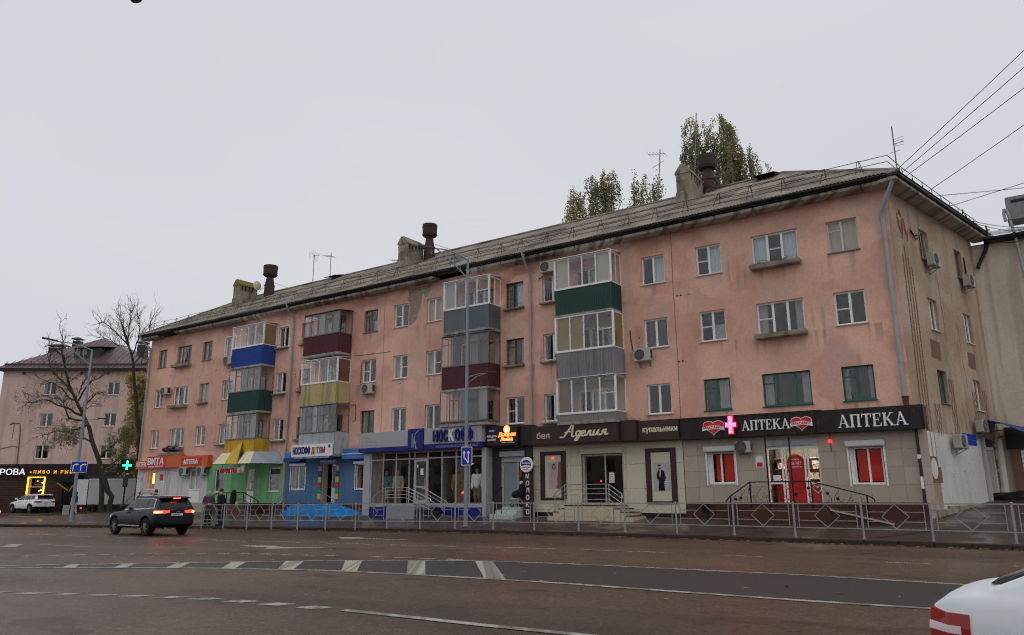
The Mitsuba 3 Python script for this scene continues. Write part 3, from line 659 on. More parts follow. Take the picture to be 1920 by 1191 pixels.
# ------------------------------------------------------------------ eaves and roof
r4 = np.random.default_rng(21)
x = XL - .62
while x < -3.2:
    w = r4.uniform(2.0, 2.5); x1 = min(x + w, -3.12)
    if r4.random() < .92:
        part(AB, 'cornice_slab', MB().cbox(x + .012, x1 - .012, -.64 - r4.uniform(0, .03), .01, 13.74 + r4.uniform(-.012, .012), 13.89, .02), 'm_cornice')
    x += w
eave = MB().cbox(XL - .68, -3.02, -.74, -.30, 13.91, 13.99, .02)
xx = XL - .68
while xx < -3.1:                                            # sagging gutter lengths and torn tar edge
    l = r4.uniform(1.2, 3.2); dz = r4.uniform(-.025, .03)
    eave.tube([(xx, -.80, 14.02 + dz), (min(xx + l, -3.0), -.80, 14.02 + r4.uniform(-.025, .03))], .055, 7)
    xx += l
part(AB, 'gutter', eave, 'm_tar')
q = MB(SIDE); q.cbox(-.75, 10.6, -.70, .01, 13.74, 13.88, .02); part(AB, 'cornice_slab', q, 'm_cornice')
q = MB(SIDE); q.cbox(-.8, 10.7, -.80, -.40, 13.895, 14.02, .02); part(AB, 'gutter', q, 'm_tar')
E0, RZ, RY = 14.06, 17.52, 5.0
FL, FR = np.array([XL - .7, -.80, E0]), np.array([-3.05, -.80, E0])
BR, BL = np.array([-.30, 10.9, E0]), np.array([XL - .7, 10.9, E0])
RL, RR = np.array([-52.6, RY, RZ]), np.array([-8.75, RY, RZ])
rf = part(AB, 'roof')
def slope(A, B, Cc, D, rows, label=None, sheetw=1.05):
    """Corrugated sheets on the slope A-B (eave) up to D-C (ridge)."""
    ux = (B - A) / np.linalg.norm(B - A); up = D - A; up = up - ux * (up @ ux); H = np.linalg.norm(up); uv = up / H
    nrm = np.cross(ux, uv); nrm = nrm / np.linalg.norm(nrm); nrm = nrm if nrm[2] > 0 else -nrm
    L = np.linalg.norm(B - A); ld, rd = (D - A) @ ux, (Cc - A) @ ux
    for r in range(rows):
        v0, v1 = H * r / rows - .10 * (r > 0), H * (r + 1) / rows
        c = 0; x = -((r % 2) * .5)
        while x < L:
            a, b = x, x + sheetw
            lo0, hi0 = ld * v0 / H, L + (rd - L) * v0 / H
            lo1, hi1 = ld * v1 / H, L + (rd - L) * v1 / H
            if b > min(lo0, lo1) and a < max(hi0, hi1):
                n = 25; u = np.linspace(a, b, n)
                wv = .022 * np.sin(u / .15 * 2 * np.pi)
                u0, u1 = np.clip(u, lo0, hi0), np.clip(u, lo1, hi1)
                if (u0.max() - u0.min()) + (u1.max() - u1.min()) > .15:
                    dz = r4.uniform(0, .012); sl = r4.normal(0, .012)
                    P0 = A + np.outer(u0, ux) + uv * (v0 + sl) + np.outer(wv + .052 + dz, nrm); P1 = A + np.outer(u1, ux) + uv * v1 + np.outer(wv + .012 + dz, nrm)
                    P2 = P0 - nrm * .014
                    i = np.arange(n - 1)
                    part(rf, 'sheet', MB().add(np.vstack([P0, P1, P2]), np.vstack([np.stack([i, i + 1, i + 1 + n, i + n], 1), np.stack([i + 2*n, i + 1 + 2*n, i + 1, i], 1)])), 'm_roof', True)
            x += sheetw
slope(FL, FR, RR, RL, 4, sheetw=1.12)
def plain(*P): return MB().add(list(P), [[0, 1, 2, 3]] if len(P) == 4 else [[0, 1, 2]])
part(rf, 'hip_slope', plain(FR, BR, RR), 'm_roof'); part(rf, 'hip_slope', plain(BL, FL, RL), 'm_roof'); part(rf, 'rear_slope', plain(BR, BL, RL, RR), 'm_roof')
cap = MB().tube([RL + [0, 0, .05], RR + [0, 0, .05]], .09, 6); cap.tube([RR + [0, 0, .05], FR + [0, 0, .05]], .085, 6).tube([RL + [0, 0, .05], FL + [0, 0, .05]], .085, 6)
part(rf, 'ridge_cap', cap, 'm_roof')
# attic hatches / lifted sheets
for x, y in ((-41.5, 4.6), (-9.6, 4.4)):
    z = E0 + (y + .8) * (RZ - E0) / (RY + .8)
    part(rf, 'loose_sheet', MB().add([(x - .5, y - .5, z + .10), (x + .6, y - .5, z + .12), (x + .6, y + .5, z + .42), (x - .5, y + .5, z + .38), (x - .5, y - .5, z + .13), (x + .6, y - .5, z + .15), (x + .6, y + .5, z + .45), (x - .5, y + .5, z + .41)],
                                      [[0, 3, 2, 1], [4, 5, 6, 7], [0, 1, 5, 4], [1, 2, 6, 5], [2, 3, 7, 6], [3, 0, 4, 7]]), 'm_tar')
def roof_z(y): return E0 + (y + .8) * (RZ - E0) / (RY + .8)

# snow guard along the eave
ra = part(AB, 'roof_railing')
xs = np.arange(-57.2, -3.6, 1.55)
for x in xs:
    x = x + r4.normal(0, .06); z = roof_z(.1); t = r4.normal(0, .05)
    part(ra, 'post', MB().tube([(x - .16, -.1, z - .1), (x - .04 + t, .12, z + .62), (x + .04 + t, .12, z + .62), (x + .16, -.1, z - .1)], .014, 5).tube([(x + t, .12, z + .62), (x, .55, z + .18)], .012, 4), 'm_rust')
for dy, dz in ((.12, .60), (.05, .30)):
    pts = [(x, dy + r4.normal(0, .012), roof_z(.1) + dz + r4.normal(0, .025)) for x in xs]
    pts = [(-57.4, dy, roof_z(.1) + dz)] + pts + [(-3.5, dy, roof_z(.1) + dz)]
    part(ra, 'rail', MB().tube(pts, .016, 5), 'm_rust')
# corner and side railing
for z in (.62, .32):
    o = SIDE[:3, 3] + SIDE[:3, 1] * -.45; e = o + SIDE[:3, 0] * 10.3
    part(ra, 'rail', MB().tube([(-3.5, .12, roof_z(.1) + z), (o[0] + SIDE[0, 0] * .6, .6, E0 + .1 + z), (e[0], e[1], E0 + .1 + z * .8)], .016, 5), 'm_rust')
for s in np.arange(.8, 10.2, 1.1):
    b = SIDE[:3, 3] + SIDE[:3, 0] * s + SIDE[:3, 1] * -.45
    part(ra, 'post', MB().tube([(b[0] - .02, b[1] - .13, E0), (b[0], b[1], E0 + .64), (b[0] + .02, b[1] + .13, E0)], .012, 5), 'm_rust')

# chimneys: rendered shafts with a gabled top and flue holes; sheet steel vents beside them
def chimney(x0, x1, y0, y1, moss):
    k = part(rf, 'chimney', label='concrete chimney with a row of flue holes' + (' and a yellow mossy top' if moss else ''))
    zb, zs, zt = roof_z(y0) - .4, 16.66, 17.62
    body = MB().cbox(x0 - .05, x1 + .05, y0 - .05, y1 + .05, zb, zs, .04)
    q = MB().cbox(x0, x1, y0, y1, zs, zt - .38, .02)
    ys = np.linspace(y0 + .18, y1 - .18, 9)
    q.box(x0, x1, y0, ys[0], zt - .38, zt).box(x0, x1, ys[-1], y1, zt - .38, zt)
    for j in range(1, 8, 2): q.box(x0, x1, ys[j], ys[j + 1], zt - .38, zt)
    part(k, 'flue', MB().cbox(x0 + .2, x1 - .2, ys[0], ys[-1], zt - .379, zt - .002, .01), 'm_black')
    xm = (x0 + x1) / 2
    top = MB().prism(Polygon([(x0 - .05, zt), (x1 + .05, zt), (x1 + .05, zt + .08), (xm + .12, zt + .50), (xm - .12, zt + .50), (x0 - .05, zt + .08)]), y0 - .04, y1 + .04)
    part(k, 'base', body, 'm_concrete'); part(k, 'shaft', q, 'm_concrete'); part(k, 'cap', top, 'm_moss' if moss else 'm_concrete')
mat('m_moss', (.20, .17, .06), .9, .2)
chimney(-50.1, -49.35, 2.2, 3.85, True); chimney(-32.75, -32.0, 2.2, 3.85, False); chimney(-13.48, -12.72, 2.2, 4.0, False)
def vent(x, y, r, drum, h, lab):
    k = part(rf, 'vent_stack', label=lab); z = roof_z(y) - .3; hn, hd = h * .66, h * .70
    part(k, 'shaft', MB().lathe([(.0, 0), (r, 0), (r * .97, h * .40), (r * .93, h * .41), (r * .66, hn), (r * .62, hd), (0, hd)], (x, y, z), 16), 'm_rust', 40)
    part(k, 'drum', MB().lathe([(0, hd - .02), (drum * .86, hd - .02), (drum * .97, hd + .06), (drum, h * .97), (drum * 1.02, h * .98), (drum * .98, h), (0, h + .03)], (x, y, z), 22), 'm_rust', 40)
    b = MB()
    for zz in (z + h * .2, z + h * .41, z + hd + .10, z + h * .93): rr_ = r if zz < z + h * .5 else drum; b.lathe([(rr_ * .99, -.02), (rr_ + .018, -.015), (rr_ + .018, .015), (rr_ * .99, .02)], (x, y, zz), 18)
    for a in (.6, 2.7, 4.8): b.tube([(x + r * math.cos(a), y + r * math.sin(a), z + h * .5), (x + 1.6 * math.cos(a), y + 1.6 * math.sin(a), roof_z(y + 1.6 * math.sin(a)) + .05)], .012, 4)
    part(k, 'bands', b, 'm_rust')
vent(-47.95, 3.9, .40, .55, 2.75, 'rusty steel ventilation stack with a wide drum top'); vent(-31.45, 3.8, .36, .49, 2.7, 'rusty steel ventilation stack with a wide drum top'); vent(-12.62, 4.6, .38, .50, 2.35, 'dark steel ventilation stack behind a chimney')

# downpipes with clamps
def downpipe(pts, r, clamps, lab, m='m_zinc'):
    k = part(AB, 'downpipe', label=lab)
    part(k, 'pipe', MB().tube(pts, r, 10), m, 50)
    part(k, 'hopper', MB().lathe([(r, -.22), (r * 1.3, -.18), (r * 2.4, .08), (r * 2.5, .14), (r * 2.2, .14)], (pts[0][0], pts[0][1], pts[0][2] + .12), 12), m)
    c = MB(); x, y = pts[-2][0], pts[-2][1]
    for z in np.arange(pts[-1][2] + .4, pts[2][2], clamps): c.lathe([(r, -.02), (r + .016, -.02), (r + .016, .02), (r, .02)], (x, y, z), 10).box(x - .012, x + .012, y, -.01, z - .012, z + .012)
    part(k, 'clamp', c, m)
downpipe([(-3.35, -.72, 13.86), (-3.35, -.72, 13.68), (-3.92, -.17, 12.75), (-3.92, -.17, 12.4), (-3.92, -.17, 5.15)], .085, 1.0, 'galvanised downpipe on the right corner of the facade')
downpipe([(-21.0, -.74, 13.92), (-21.0, -.74, 13.75), (-20.98, -.14, 13.05), (-20.98, -.14, 12.8), (-20.98, -.14, 4.9)], .062, 1.35, 'galvanised downpipe beside the lamp post')
downpipe([(-39.83, -.74, 13.92), (-39.83, -.74, 13.75), (-39.83, -.14, 13.2), (-39.83, -.14, 12.9), (-39.83, -.14, 1.3), (-40.1, -.3, 1.15)], .062, 1.5, 'galvanised downpipe between the green and blue shopfronts')
downpipe([(-57.35, -.74, 13.95), (-57.35, -.74, 13.75), (-56.85, -.14, 13.0), (-56.85, -.14, 12.7), (-56.85, -.14, 4.3)], .07, 1.5, 'galvanised downpipe on the left corner of the facade')
part(AB, 'downpipe', MB().tube([(-3.90, -.17, 5.2), (-3.90, -.2, 4.95), (-3.86, -.3, 4.75)], [.13, .10, .09], 8), 'm_plinth')

# joints and cables on the facade
jm = MB()
for x in (-31.62, -13.06): jm.tube([(x, -.001, 4.9), (x + .02, -.001, 8.0), (x - .015, -.001, 11.0), (x + .01, -.001, 13.72)], .014, 4)
part(AB, 'expansion_joint', jm, 'm_mural_brown', kind='stuff')
part(AB, 'wall_cable', MB().tube([(-34.2, -.02, 10.05), (-33.4, -.02, 10.02), (-31.0, -.02, 9.98)], .012, 4), 'm_granite')
part(AB, 'wall_cable', MB().tube([(-34.15, -.05, 7.02), (-33.75, -.05, 7.0), (-33.72, -.05, 6.1), (-33.95, -.05, 5.95)], .022, 5), 'm_mural_brown')
part(AB, 'cable_box', MB().cbox(-40.25, -40.05, -.12, -.003, 5.0, 5.2), 'm_mural_brown')
# small wall holes, vents
hl = MB()
for x, z in ((-12.9, 10.62), (-12.72, 10.62), (-13.0, 7.52), (-12.8, 7.52), (-53.9, 10.62), (-48.2, 10.5), (-39.5, 9.4), (-39.5, 9.25), (-27.9, 8.05), (-40.0, 10.3), (-40.0, 10.15), (-47.9, 7.4), (-30.2, 8.0), (-52.4, 7.4), (-14.9, 8.85)):
    hl.lathe([(0, -.004), (.045, -.004), (.045, .0), (0, .0)], (x, -.003, z), 8, 'y')
part(AB, 'wall_hole', hl, 'm_black', kind='stuff')
part(AB, 'air_vent', MB().lathe([(0, .03), (.13, .03), (.15, 0)], (-12.35, -.005, 10.60), 14, 'y').box(-12.47, -12.23, -.045, -.03, 10.59, 10.61), 'm_cornice')
# ------------------------------------------------------------------ lettering
def serif(txt, h=1.0):
    """Roman capitals with slab serifs for the pharmacy sign, drawn as polygons."""
    def bx(*a): return sbox(*a)
    th, tn, sf = .18, .085, .075
    def st(x, w=th): return unary_union([bx(x, 0, x + w, 1), bx(x - .07, 0, x + w + .07, sf), bx(x - .07, 1 - sf, x + w + .07, 1)])
    G = {}
    G['А'] = (unary_union([Polygon([(.08, 0), (.08 + tn, 0), (.46, .86), (.40, .98)]), Polygon([(.36, 1.02), (.50, 1.02), (.90, 0), (.72, 0)]), bx(.2, .30, .72, .37), bx(-.02, 0, .26, sf), bx(.62, 0, 1.0, sf)]), 1.0)
    G['П'] = (unary_union([st(.08), st(.62), bx(.02, 1 - .075, .85, 1)]), .92)
    G['Т'] = (unary_union([bx(.34, 0, .34 + th, 1), bx(.24, 0, .59, sf), bx(.02, .92, .81, 1), Polygon([(.02, 1), (.02, .70), (.07, .70), (.12, .93)]), Polygon([(.81, 1), (.81, .70), (.76, .70), (.71, .93)])]), .86)
    G['Е'] = (unary_union([st(.08), bx(.1, .93, .68, 1), bx(.1, 0, .70, .07), bx(.2, .48, .5, .545), Polygon([(.68, 1), (.68, .72), (.64, .72), (.58, .94)]), Polygon([(.70, 0), (.74, .28), (.70, .28), (.60, .06)]), Polygon([(.5, .38), (.5, .65), (.46, .65), (.46, .38)])]), .80)
    G['К'] = (unary_union([st(.08), Polygon([(.2, .46), (.66, .97), (.76, .97), (.3, .44)]), Polygon([(.30, .56), (.44, .62), (.86, .03), (.66, .03)]), bx(.56, 1 - sf, .86, 1), bx(.60, 0, .95, sf)]), .96)
    x, out = 0, []
    for c in txt:
        p, w = G[c]; out.append(affinity.translate(p, x, 0)); x += w + .03
    return trimesh.util.concatenate([trimesh.creation.extrude_polygon(q, 1.0, engine='earcut') for p in out for q in getattr(p, 'geoms', [p])])

def strokes(paths, w, caps=1):
    """Brush lettering: smooth paths with a round nib."""
    from shapely import union_all
    out = []
    for p in paths:
        p = np.array(p, float); t = np.linspace(0, 1, len(p)); tt = np.linspace(0, 1, len(p) * 6)
        q = np.stack([PchipInterpolator(t, p[:, 0])(tt), PchipInterpolator(t, p[:, 1])(tt)], 1)
        out.append(LineString(q).buffer(w, quad_segs=3))
    return union_all(out).simplify(.004)

def letters(parent, txt, x0, x1, z0, h, yf, mat, M=None, name='lettering', **kw):
    return part(parent, name, MB(M).text(txt, x0, x1, z0, h, yf, **kw), mat)

def fascia(name, label, x0, x1, z0, z1, y0, y1, mat, M=None, seams=0, cat='shop sign', parts=None, b=.015):
    k = thing(name, label, cat); n = seams + 1
    for i in range(n):
        a, c = x0 + (x1 - x0) * i / n, x0 + (x1 - x0) * (i + 1) / n
        part(k, 'panel', MB(M).cbox(a + .003 * (i > 0), c - .003 * (i < n - 1), y0, y1, z0, z1, b), mat)
    return k

def cladding(name, x0, x1, z0, z1, xs, zs, mats, y=-.06, holes=(), grout='m_grout', gap=.008, label=None, M=None):
    """Facade slabs: each slab its own piece, cut around the openings, over a dark joint layer."""
    k = part(AB, name, label=label)
    hol = unary_union([sbox(a, c, b, d) for a, b, c, d in holes]) if holes else Polygon()
    part(k, 'backing', MB(M).prism(sbox(x0, z0, x1, z1).difference(hol), y + .02, -.002), grout)
    rr = np.random.default_rng(int(abs(x0 * 10)))
    for a, b in zip(xs[:-1], xs[1:]):
        for c, d in zip(zs[:-1], zs[1:]):
            pg = sbox(max(a, x0) + gap / 2, c + gap / 2, min(b, x1) - gap / 2, d - gap / 2)
            if pg.is_empty or b <= x0 or a >= x1: continue
            pg = pg.difference(hol.buffer(.004) if not hol.is_empty else hol)
            if pg.is_empty or pg.area < .004: continue
            part(k, 'tile', MB(M).prism(pg, y + rr.uniform(-.002, .002), y + .018), mats[rr.integers(len(mats))])
    return k

def solid_front(name, x0, x1, z0, z1, mat, holes, y=-.05, label=None):
    hol = unary_union([sbox(a, c, b, d) for a, b, c, d in holes]) if holes else Polygon()
    return part(AB, name, MB().prism(sbox(x0, z0, x1, z1).difference(hol), y, -.002), mat, label=label)
SO = SHOP_OPEN
def roomlight(k, x, y, z, w, d, rad):
    part(k, 'ceiling_light', MB().box(x - w / 2, x + w / 2, y - d / 2, y + d / 2, z, z + .04), 'm_white', **lamp(rad))

# ------------------------------------------------------------------ red pharmacy (right end)
hol = [SO['max_w1'], SO['max_w2'], SO['max_door']]
cladding('pharmacy_front', -13.0, -3.64, 1.25, 3.95, np.r_[-13.0, np.arange(-12.36, -9.4, .605), -8.9, -7.27, np.arange(-6.68, -4.2, .605), -3.64], [1.25, 1.90, 2.57, 3.24, 3.95], ['m_tile_a', 'm_tile_b', 'm_tile_c'], holes=hol, label='beige stone tile cladding of the right-hand pharmacy')
part(AB, 'plinth', MB().cbox(-13.0, -3.6, -.11, -.002, .2, 1.245), 'm_plinth')
cladding('corner_tiles', 0.02, .92, .95, 3.93, [0.02, .92], [.95, 1.25, 1.90, 2.57, 3.24, 3.93], ['m_tile_a', 'm_tile_b'], M=SIDE)
ps = fascia('pharmacy_sign', 'dark pharmacy fascia with white roman letters and two red hearts', -12.93, -3.36, 3.93, 4.84, -.52, -.07, 'm_fascia', seams=4)
part(ps, 'panel', MB().cbox(-3.36, -3.32, -.52, .5, 3.93, 4.84), 'm_fascia')
part(ps, 'step_trim', MB().cbox(-12.94, -6.9, -.55, -.521, 4.80, 4.87), 'm_fascia')
letters(ps, 'АПТЕКА', -10.16, -8.16, 4.19, .42, -.525, 'm_letter', depth=.05, font=serif)
letters(ps, 'АПТЕКА', -6.34, -3.86, 4.10, .50, -.525, 'm_letter', depth=.05, font=serif)
def heart(par, xc, zc, w):
    t = np.linspace(0, 2 * np.pi, 60); hx = 16 * np.sin(t)**3 / 34 * w; hz = (13*np.cos(t) - 5*np.cos(2*t) - 2*np.cos(3*t) - np.cos(4*t)) / 34 * w * .62 / .85
    H = Polygon(np.c_[xc + hx, zc + hz])
    h = part(par, 'heart', MB().prism(H.buffer(.03), -.560, -.525), 'm_heart_band')
    part(h, 'face', MB().prism(H, -.575, -.561), 'm_red_sign')
    xx = np.linspace(-.5, .5, 15) * w * 1.05; up = lambda o: zc + o - .16 * w * (xx / w / .525)**2 * .5
    R = Polygon(np.r_[np.c_[xc + xx, up(.06)], np.c_[xc + xx, up(-.10)][::-1]])
    part(h, 'ribbon', MB().prism(R, -.590, -.576), 'm_letter')
    part(h, 'lettering', MB().text('МАКСАВИТ', xc - w * .46, xc + w * .46, zc - .075, .105, -.591, depth=.008), 'm_red_sign')
heart(ps, -11.38, 4.42, .93); heart(ps, -7.72, 4.40, .82)
cr = thing('pharmacy_cross', 'lit red LED pharmacy cross standing out between the heart and the letters', 'cross sign')
cx, cz = -10.57, 4.45
def plus(w, a): return unary_union([sbox(cx - a, cz - w, cx + a, cz + w), sbox(cx - w * .62, cz - a * 1.0, cx + w * .62, cz + a)])
part(cr, 'box', MB().prism(plus(.41, .125), -.72, -.54), 'm_red_sign')
part(cr, 'led_face', MB().prism(plus(.37, .10), -.735, -.722), 'm_red', **lamp((1.9, .06, .14)))
led = MB()
for dx in (-.05, 0, .05):
    for j in range(-6, 7): led.box(cx + dx - .011, cx + dx + .011, -.745, -.737, cz + j * .055 - .011, cz + j * .055 + .011)
for dz in (-.05, 0, .05):
    for j in (-4, -3, -2, 2, 3, 4): led.box(cx + j * .052 - .011, cx + j * .052 + .011, -.745, -.737, cz + dz - .011, cz + dz + .011)
part(cr, 'led_dots', led, 'm_red', kind='stuff', **lamp((2.6, .5, 1.3)))
def shutter_window(key, label):
    a, b, c, d = SO[key]
    k = window(AB, a + .12, b - .03, c, d, style='white', lay='2W' if key == 'max_w1' else '2', y=.12, sill='white', sillw=.06, lab=label)
    for u, v in ((a + .30, a + .60), (a + .66, b - .10)) if key == 'max_w1' else ((a + .24, a + .58), (a + .66, b - .10)):
        part(k, 'red_film', MB().box(u, v, .15, .156, c + .10, d - .10), 'm_red')
    part(k, 'guide_rail', MB().cbox(a - .09, a - .02, -.11, -.065, c - .1, d + .02), 'm_white'); part(k, 'guide_rail', MB().cbox(b + .02, b + .09, -.11, -.065, c - .1, d + .02), 'm_white')
    part(k, 'shutter_box', MB().cbox(a - .12, b + .12, -.27, -.065, d + .02, d + .25, .03), 'm_metalwhite')
    part(k, 'reveal', MB().box(a, a + .02, -.05, .13, c, d).box(a, b, -.05, .13, c - .012, c).box(a + .02, a + .11, .10, .13, c, d), 'm_white')
shutter_window('max_w1', 'pharmacy window with red film and a roller shutter box beside the air conditioner'); shutter_window('max_w2', 'pharmacy window with red film and a wide roller shutter box near the corner')
dd = part(AB, 'pharmacy_door', label='white glazed pharmacy door with red panels')
a, b, c, d = SO['max_door']
f = MB(); yd = .02
for x in (a, a + .60, a + .72, a + 1.50, a + 1.62, b - .07): f.cbox(x, x + .07, yd, yd + .07, c, 3.50, .01)
f.cbox(a, b, yd - .003, yd + .06, 3.40, 3.52, .01).cbox(a, b, yd, yd + .07, c, c + .12, .01).cbox(a + .07, a + .6, yd + .004, yd + .06, 1.98, 2.05, .01).cbox(a + 1.69, b - .07, yd + .004, yd + .06, 1.98, 2.05, .01)
part(dd, 'frame', f, 'm_white'); part(dd, 'shutter_box', MB().cbox(a, b, -.10, .06, 3.525, 3.80, .02), 'm_panel_pale')
for u, v in ((a + .07, a + .60), (a + .79, a + 1.50), (a + 1.69, b - .07)):
    part(dd, 'pane', MB().quad((u, yd + .03, c + .1), (v, yd + .03, c + .1), (v, yd + .03, 3.42), (u, yd + .03, 3.42)), 'm_glass')
part(dd, 'red_panel', MB().box(a + .82, a + 1.47, .10, .106, 1.2, 2.45), 'm_red'); part(dd, 'red_panel', MB().box(a + 1.7, b - .1, .10, .106, 1.1, 1.95), 'm_red')
bal = np.linspace(0, 2*np.pi, 40)
part(dd, 'red_balloon', MB().prism(Polygon(np.c_[a + 1.16 + .36 * np.cos(bal), 2.78 + .40 * np.sin(bal)]).union(Polygon([(a + 1.0, 2.45), (a + 1.3, 2.45), (a + 1.12, 2.28)])), .085, .091), 'm_red')
part(dd, 'lettering', MB().text('35 ЛЕТ', a + .96, a + 1.38, 2.76, .11, .084, depth=.004).text('аптека', a + .98, a + 1.30, 2.95, .05, .084, depth=.004).text('надёжности', a + .96, a + 1.38, 2.65, .05, .084, depth=.004), 'm_letter')
part(dd, 'handle', MB().tube([(a + .86, -.03, 2.05), (a + .86, -.05, 2.1), (a + .86, -.05, 2.4), (a + .86, -.03, 2.45)], .018, 6), 'm_steel')
nt = MB(); nt.lathe([(.155, .0), (.155, .01), (.125, .01), (.125, 0)], (a + 1.93, .05, 2.62), 18, 'y').bar((a + 1.83, .046, 2.72), (a + 2.03, .046, 2.52), .03, .01)
part(dd, 'no_smoking_sticker', nt, 'm_red_sign'); part(dd, 'notice', MB().box(a + .22, a + .52, .04, .044, 2.12, 2.35), 'm_letter')
h2 = affinity.translate(affinity.scale(Polygon(np.c_[16*np.sin(bal)**3, 13*np.cos(bal) - 5*np.cos(2*bal) - 2*np.cos(3*bal) - np.cos(4*bal)]), .012, .012, origin=(0, 0)), a + 1.93, 1.78)
part(dd, 'heart_sticker', MB().prism(h2.difference(h2.buffer(-.03)), .060, .066), 'm_letter')
# shop room behind the door: shelves and a lit ceiling
sh = part(AB, 'pharmacy_room')
part(sh, 'back_wall', MB().box(-9.8, -6.9, 2.8, 2.9, 1.0, 4.3), 'm_room')
g1 = MB(); rr = np.random.default_rng(5)
for z in (1.3, 1.75, 2.2, 2.65, 3.1): g1.box(-9.7, -7.0, 2.3, 2.8, z, z + .03)
part(sh, 'shelf', g1, 'm_white')
for m_, n_ in (('goods_white', 26), ('red', 12), ('panel_green', 8), ('toy_yellow', 8)):
    g1 = MB()
    for _ in range(n_):
        x, z, w, hh = rr.uniform(-9.6, -7.2), rr.choice([1.33, 1.78, 2.23, 2.68]), rr.uniform(.08, .22), rr.uniform(.12, .32); g1.box(x, x + w, 2.32, 2.5, z, z + hh)
    part(sh, 'goods', g1, 'm_' + m_, kind='stuff')
part(sh, 'counter', MB().cbox(-9.5, -7.9, 1.5, 2.0, 1.0, 1.95), 'm_red')
roomlight(sh, -8.3, 1.6, 4.1, 1.6, .8, (6.0, 5.2, 3.8))
# notice board, alarm lamp, corner drain pipe
single('notice_board', MB().cbox(-9.82, -9.5, -.09, -.062, 2.67, 3.12, .004).box(-9.78, -9.54, -.092, -.0905, 3.02, 3.08), 'm_letter', 'small white and red opening hours board left of the right-hand pharmacy door', 'notice board')
part('notice_board', 'red_field', MB().box(-9.78, -9.54, -.093, -.0905, 2.70, 2.88), 'm_red_sign')
k = thing('alarm_lamp', 'small red alarm lamp hanging under the dark pharmacy fascia', 'alarm lamp')
part(k, 'cable', MB().tube([(-6.78, -.10, 3.92), (-6.78, -.10, 3.2)], .012, 5), 'm_black'); part(k, 'lens', MB().lathe([(0, 0), (.05, .02), (.06, .08), (.04, .13), (0, .14)], (-6.78, -.14, 3.56), 10), 'm_lens_red', **lamp((1.2, .03, .03)))
part(AB, 'downpipe', MB().tube([(-3.68, -.16, 3.92), (-3.68, -.16, 1.0)], .055, 8), 'm_fascia_brown', label='brown downpipe with stickers at the corner of the pharmacy')
part('apartment_building', 'sticker', MB().box(-3.74, -3.62, -.222, -.216, 2.85, 3.0), 'm_letter'); part('apartment_building', 'sticker', MB().box(-3.73, -3.63, -.222, -.216, 1.75, 2.2), 'm_letter')

# porch of the pharmacy
k = thing('pharmacy_porch', 'brown tiled porch with steps and a ramp at the right-hand pharmacy', 'porch')
def gz(x, y): return float(ground_z(x, y))
part(k, 'landing', MB().cbox(-9.75, -6.75, -1.45, -.115, .25, 1.04, .012), 'm_plinth')
for i in range(3): part(k, 'step', MB().cbox(-10.1 - .35 * i, -9.755 - .35 * i, -1.45, -.115, .2, .89 - .16 * i, .012), 'm_plinth')
part(k, 'ramp', MB().add([(-6.745, -1.4, 1.03), (-6.745, -.2, 1.03), (-4.6, -.2, .56), (-4.6, -1.4, .50), (-6.745, -1.4, .2), (-6.745, -.2, .2), (-4.6, -.2, .2), (-4.6, -1.4, .2)], [[0, 3, 2, 1], [0, 4, 7, 3], [1, 2, 6, 5], [3, 7, 6, 2]]), 'm_plinth')
part(k, 'ramp_trim', MB().bar((-6.75, -1.46, 1.0), (-4.6, -1.46, .5), .05, .06), 'm_tile_b')
k = thing('wrought_iron_railing', 'black wrought iron railing with scrolls and rosettes on the right-hand pharmacy porch', 'railing')
for yr, nm in ((-1.42, 'front'),):
    top = [(-10.75, yr, 1.30), (-10.6, yr, 1.48), (-9.72, yr, 2.06), (-7.36, yr, 2.06), (-5.35, yr, 1.50), (-5.2, yr, 1.40), (-5.16, yr, 1.28)]
    part(k, 'handrail', MB().tube(top, .026, 6), 'm_black')
    part(k, 'lower_rail', MB().tube([(-9.72, yr, 1.18), (-7.36, yr, 1.18), (-5.4, yr, .72)], .014, 5).tube([(-9.72, yr, 1.18), (-10.6, yr, .72)], .014, 5), 'm_black')
for x, zb, zt in ((-9.72, 1.0, 2.06), (-8.98, 1.0, 3.92), (-8.05, 1.0, 3.92), (-7.36, 1.0, 2.06), (-5.42, .5, 1.52), (-10.55, .5, 1.5)):
    part(k, 'post', MB().cbox(x - .026, x + .026, -1.446, -1.394, zb, zt, .004), 'm_black')
sc = MB(); rr = np.random.default_rng(8)
for x in np.arange(-10.4, -5.5, .36):
    zc = np.interp(x, [-10.6, -9.72, -7.36, -5.4], [1.08, 1.62, 1.62, 1.10]); hh = .36
    t = np.linspace(0, 1, 16); ph = rr.uniform(0, 6)
    sc.tube(np.c_[x + .16 * np.sin(t * 5 + ph) * (1 - .3*t), np.full(16, -1.42), zc - hh + 2 * hh * t * .95], .009, 4)
    th = np.linspace(0, 5.2, 14); r_ = .02 + .09 * th / 5.2
    sc.tube(np.c_[x + .1 + r_ * np.cos(th + ph), np.full(14, -1.42), zc + rr.uniform(-.2, .2) + r_ * np.sin(th + ph)], .008, 4)
    if rr.random() < .55: part(k, 'rosette', MB().lathe([(0, -.025), (.05, -.02), (.065, 0), (.05, .02), (0, .025)], (x + rr.uniform(-.1, .1), -1.42, zc + rr.uniform(-.2, .25)), 7, 'y'), 'm_black')
part(k, 'scrollwork', sc, 'm_black')
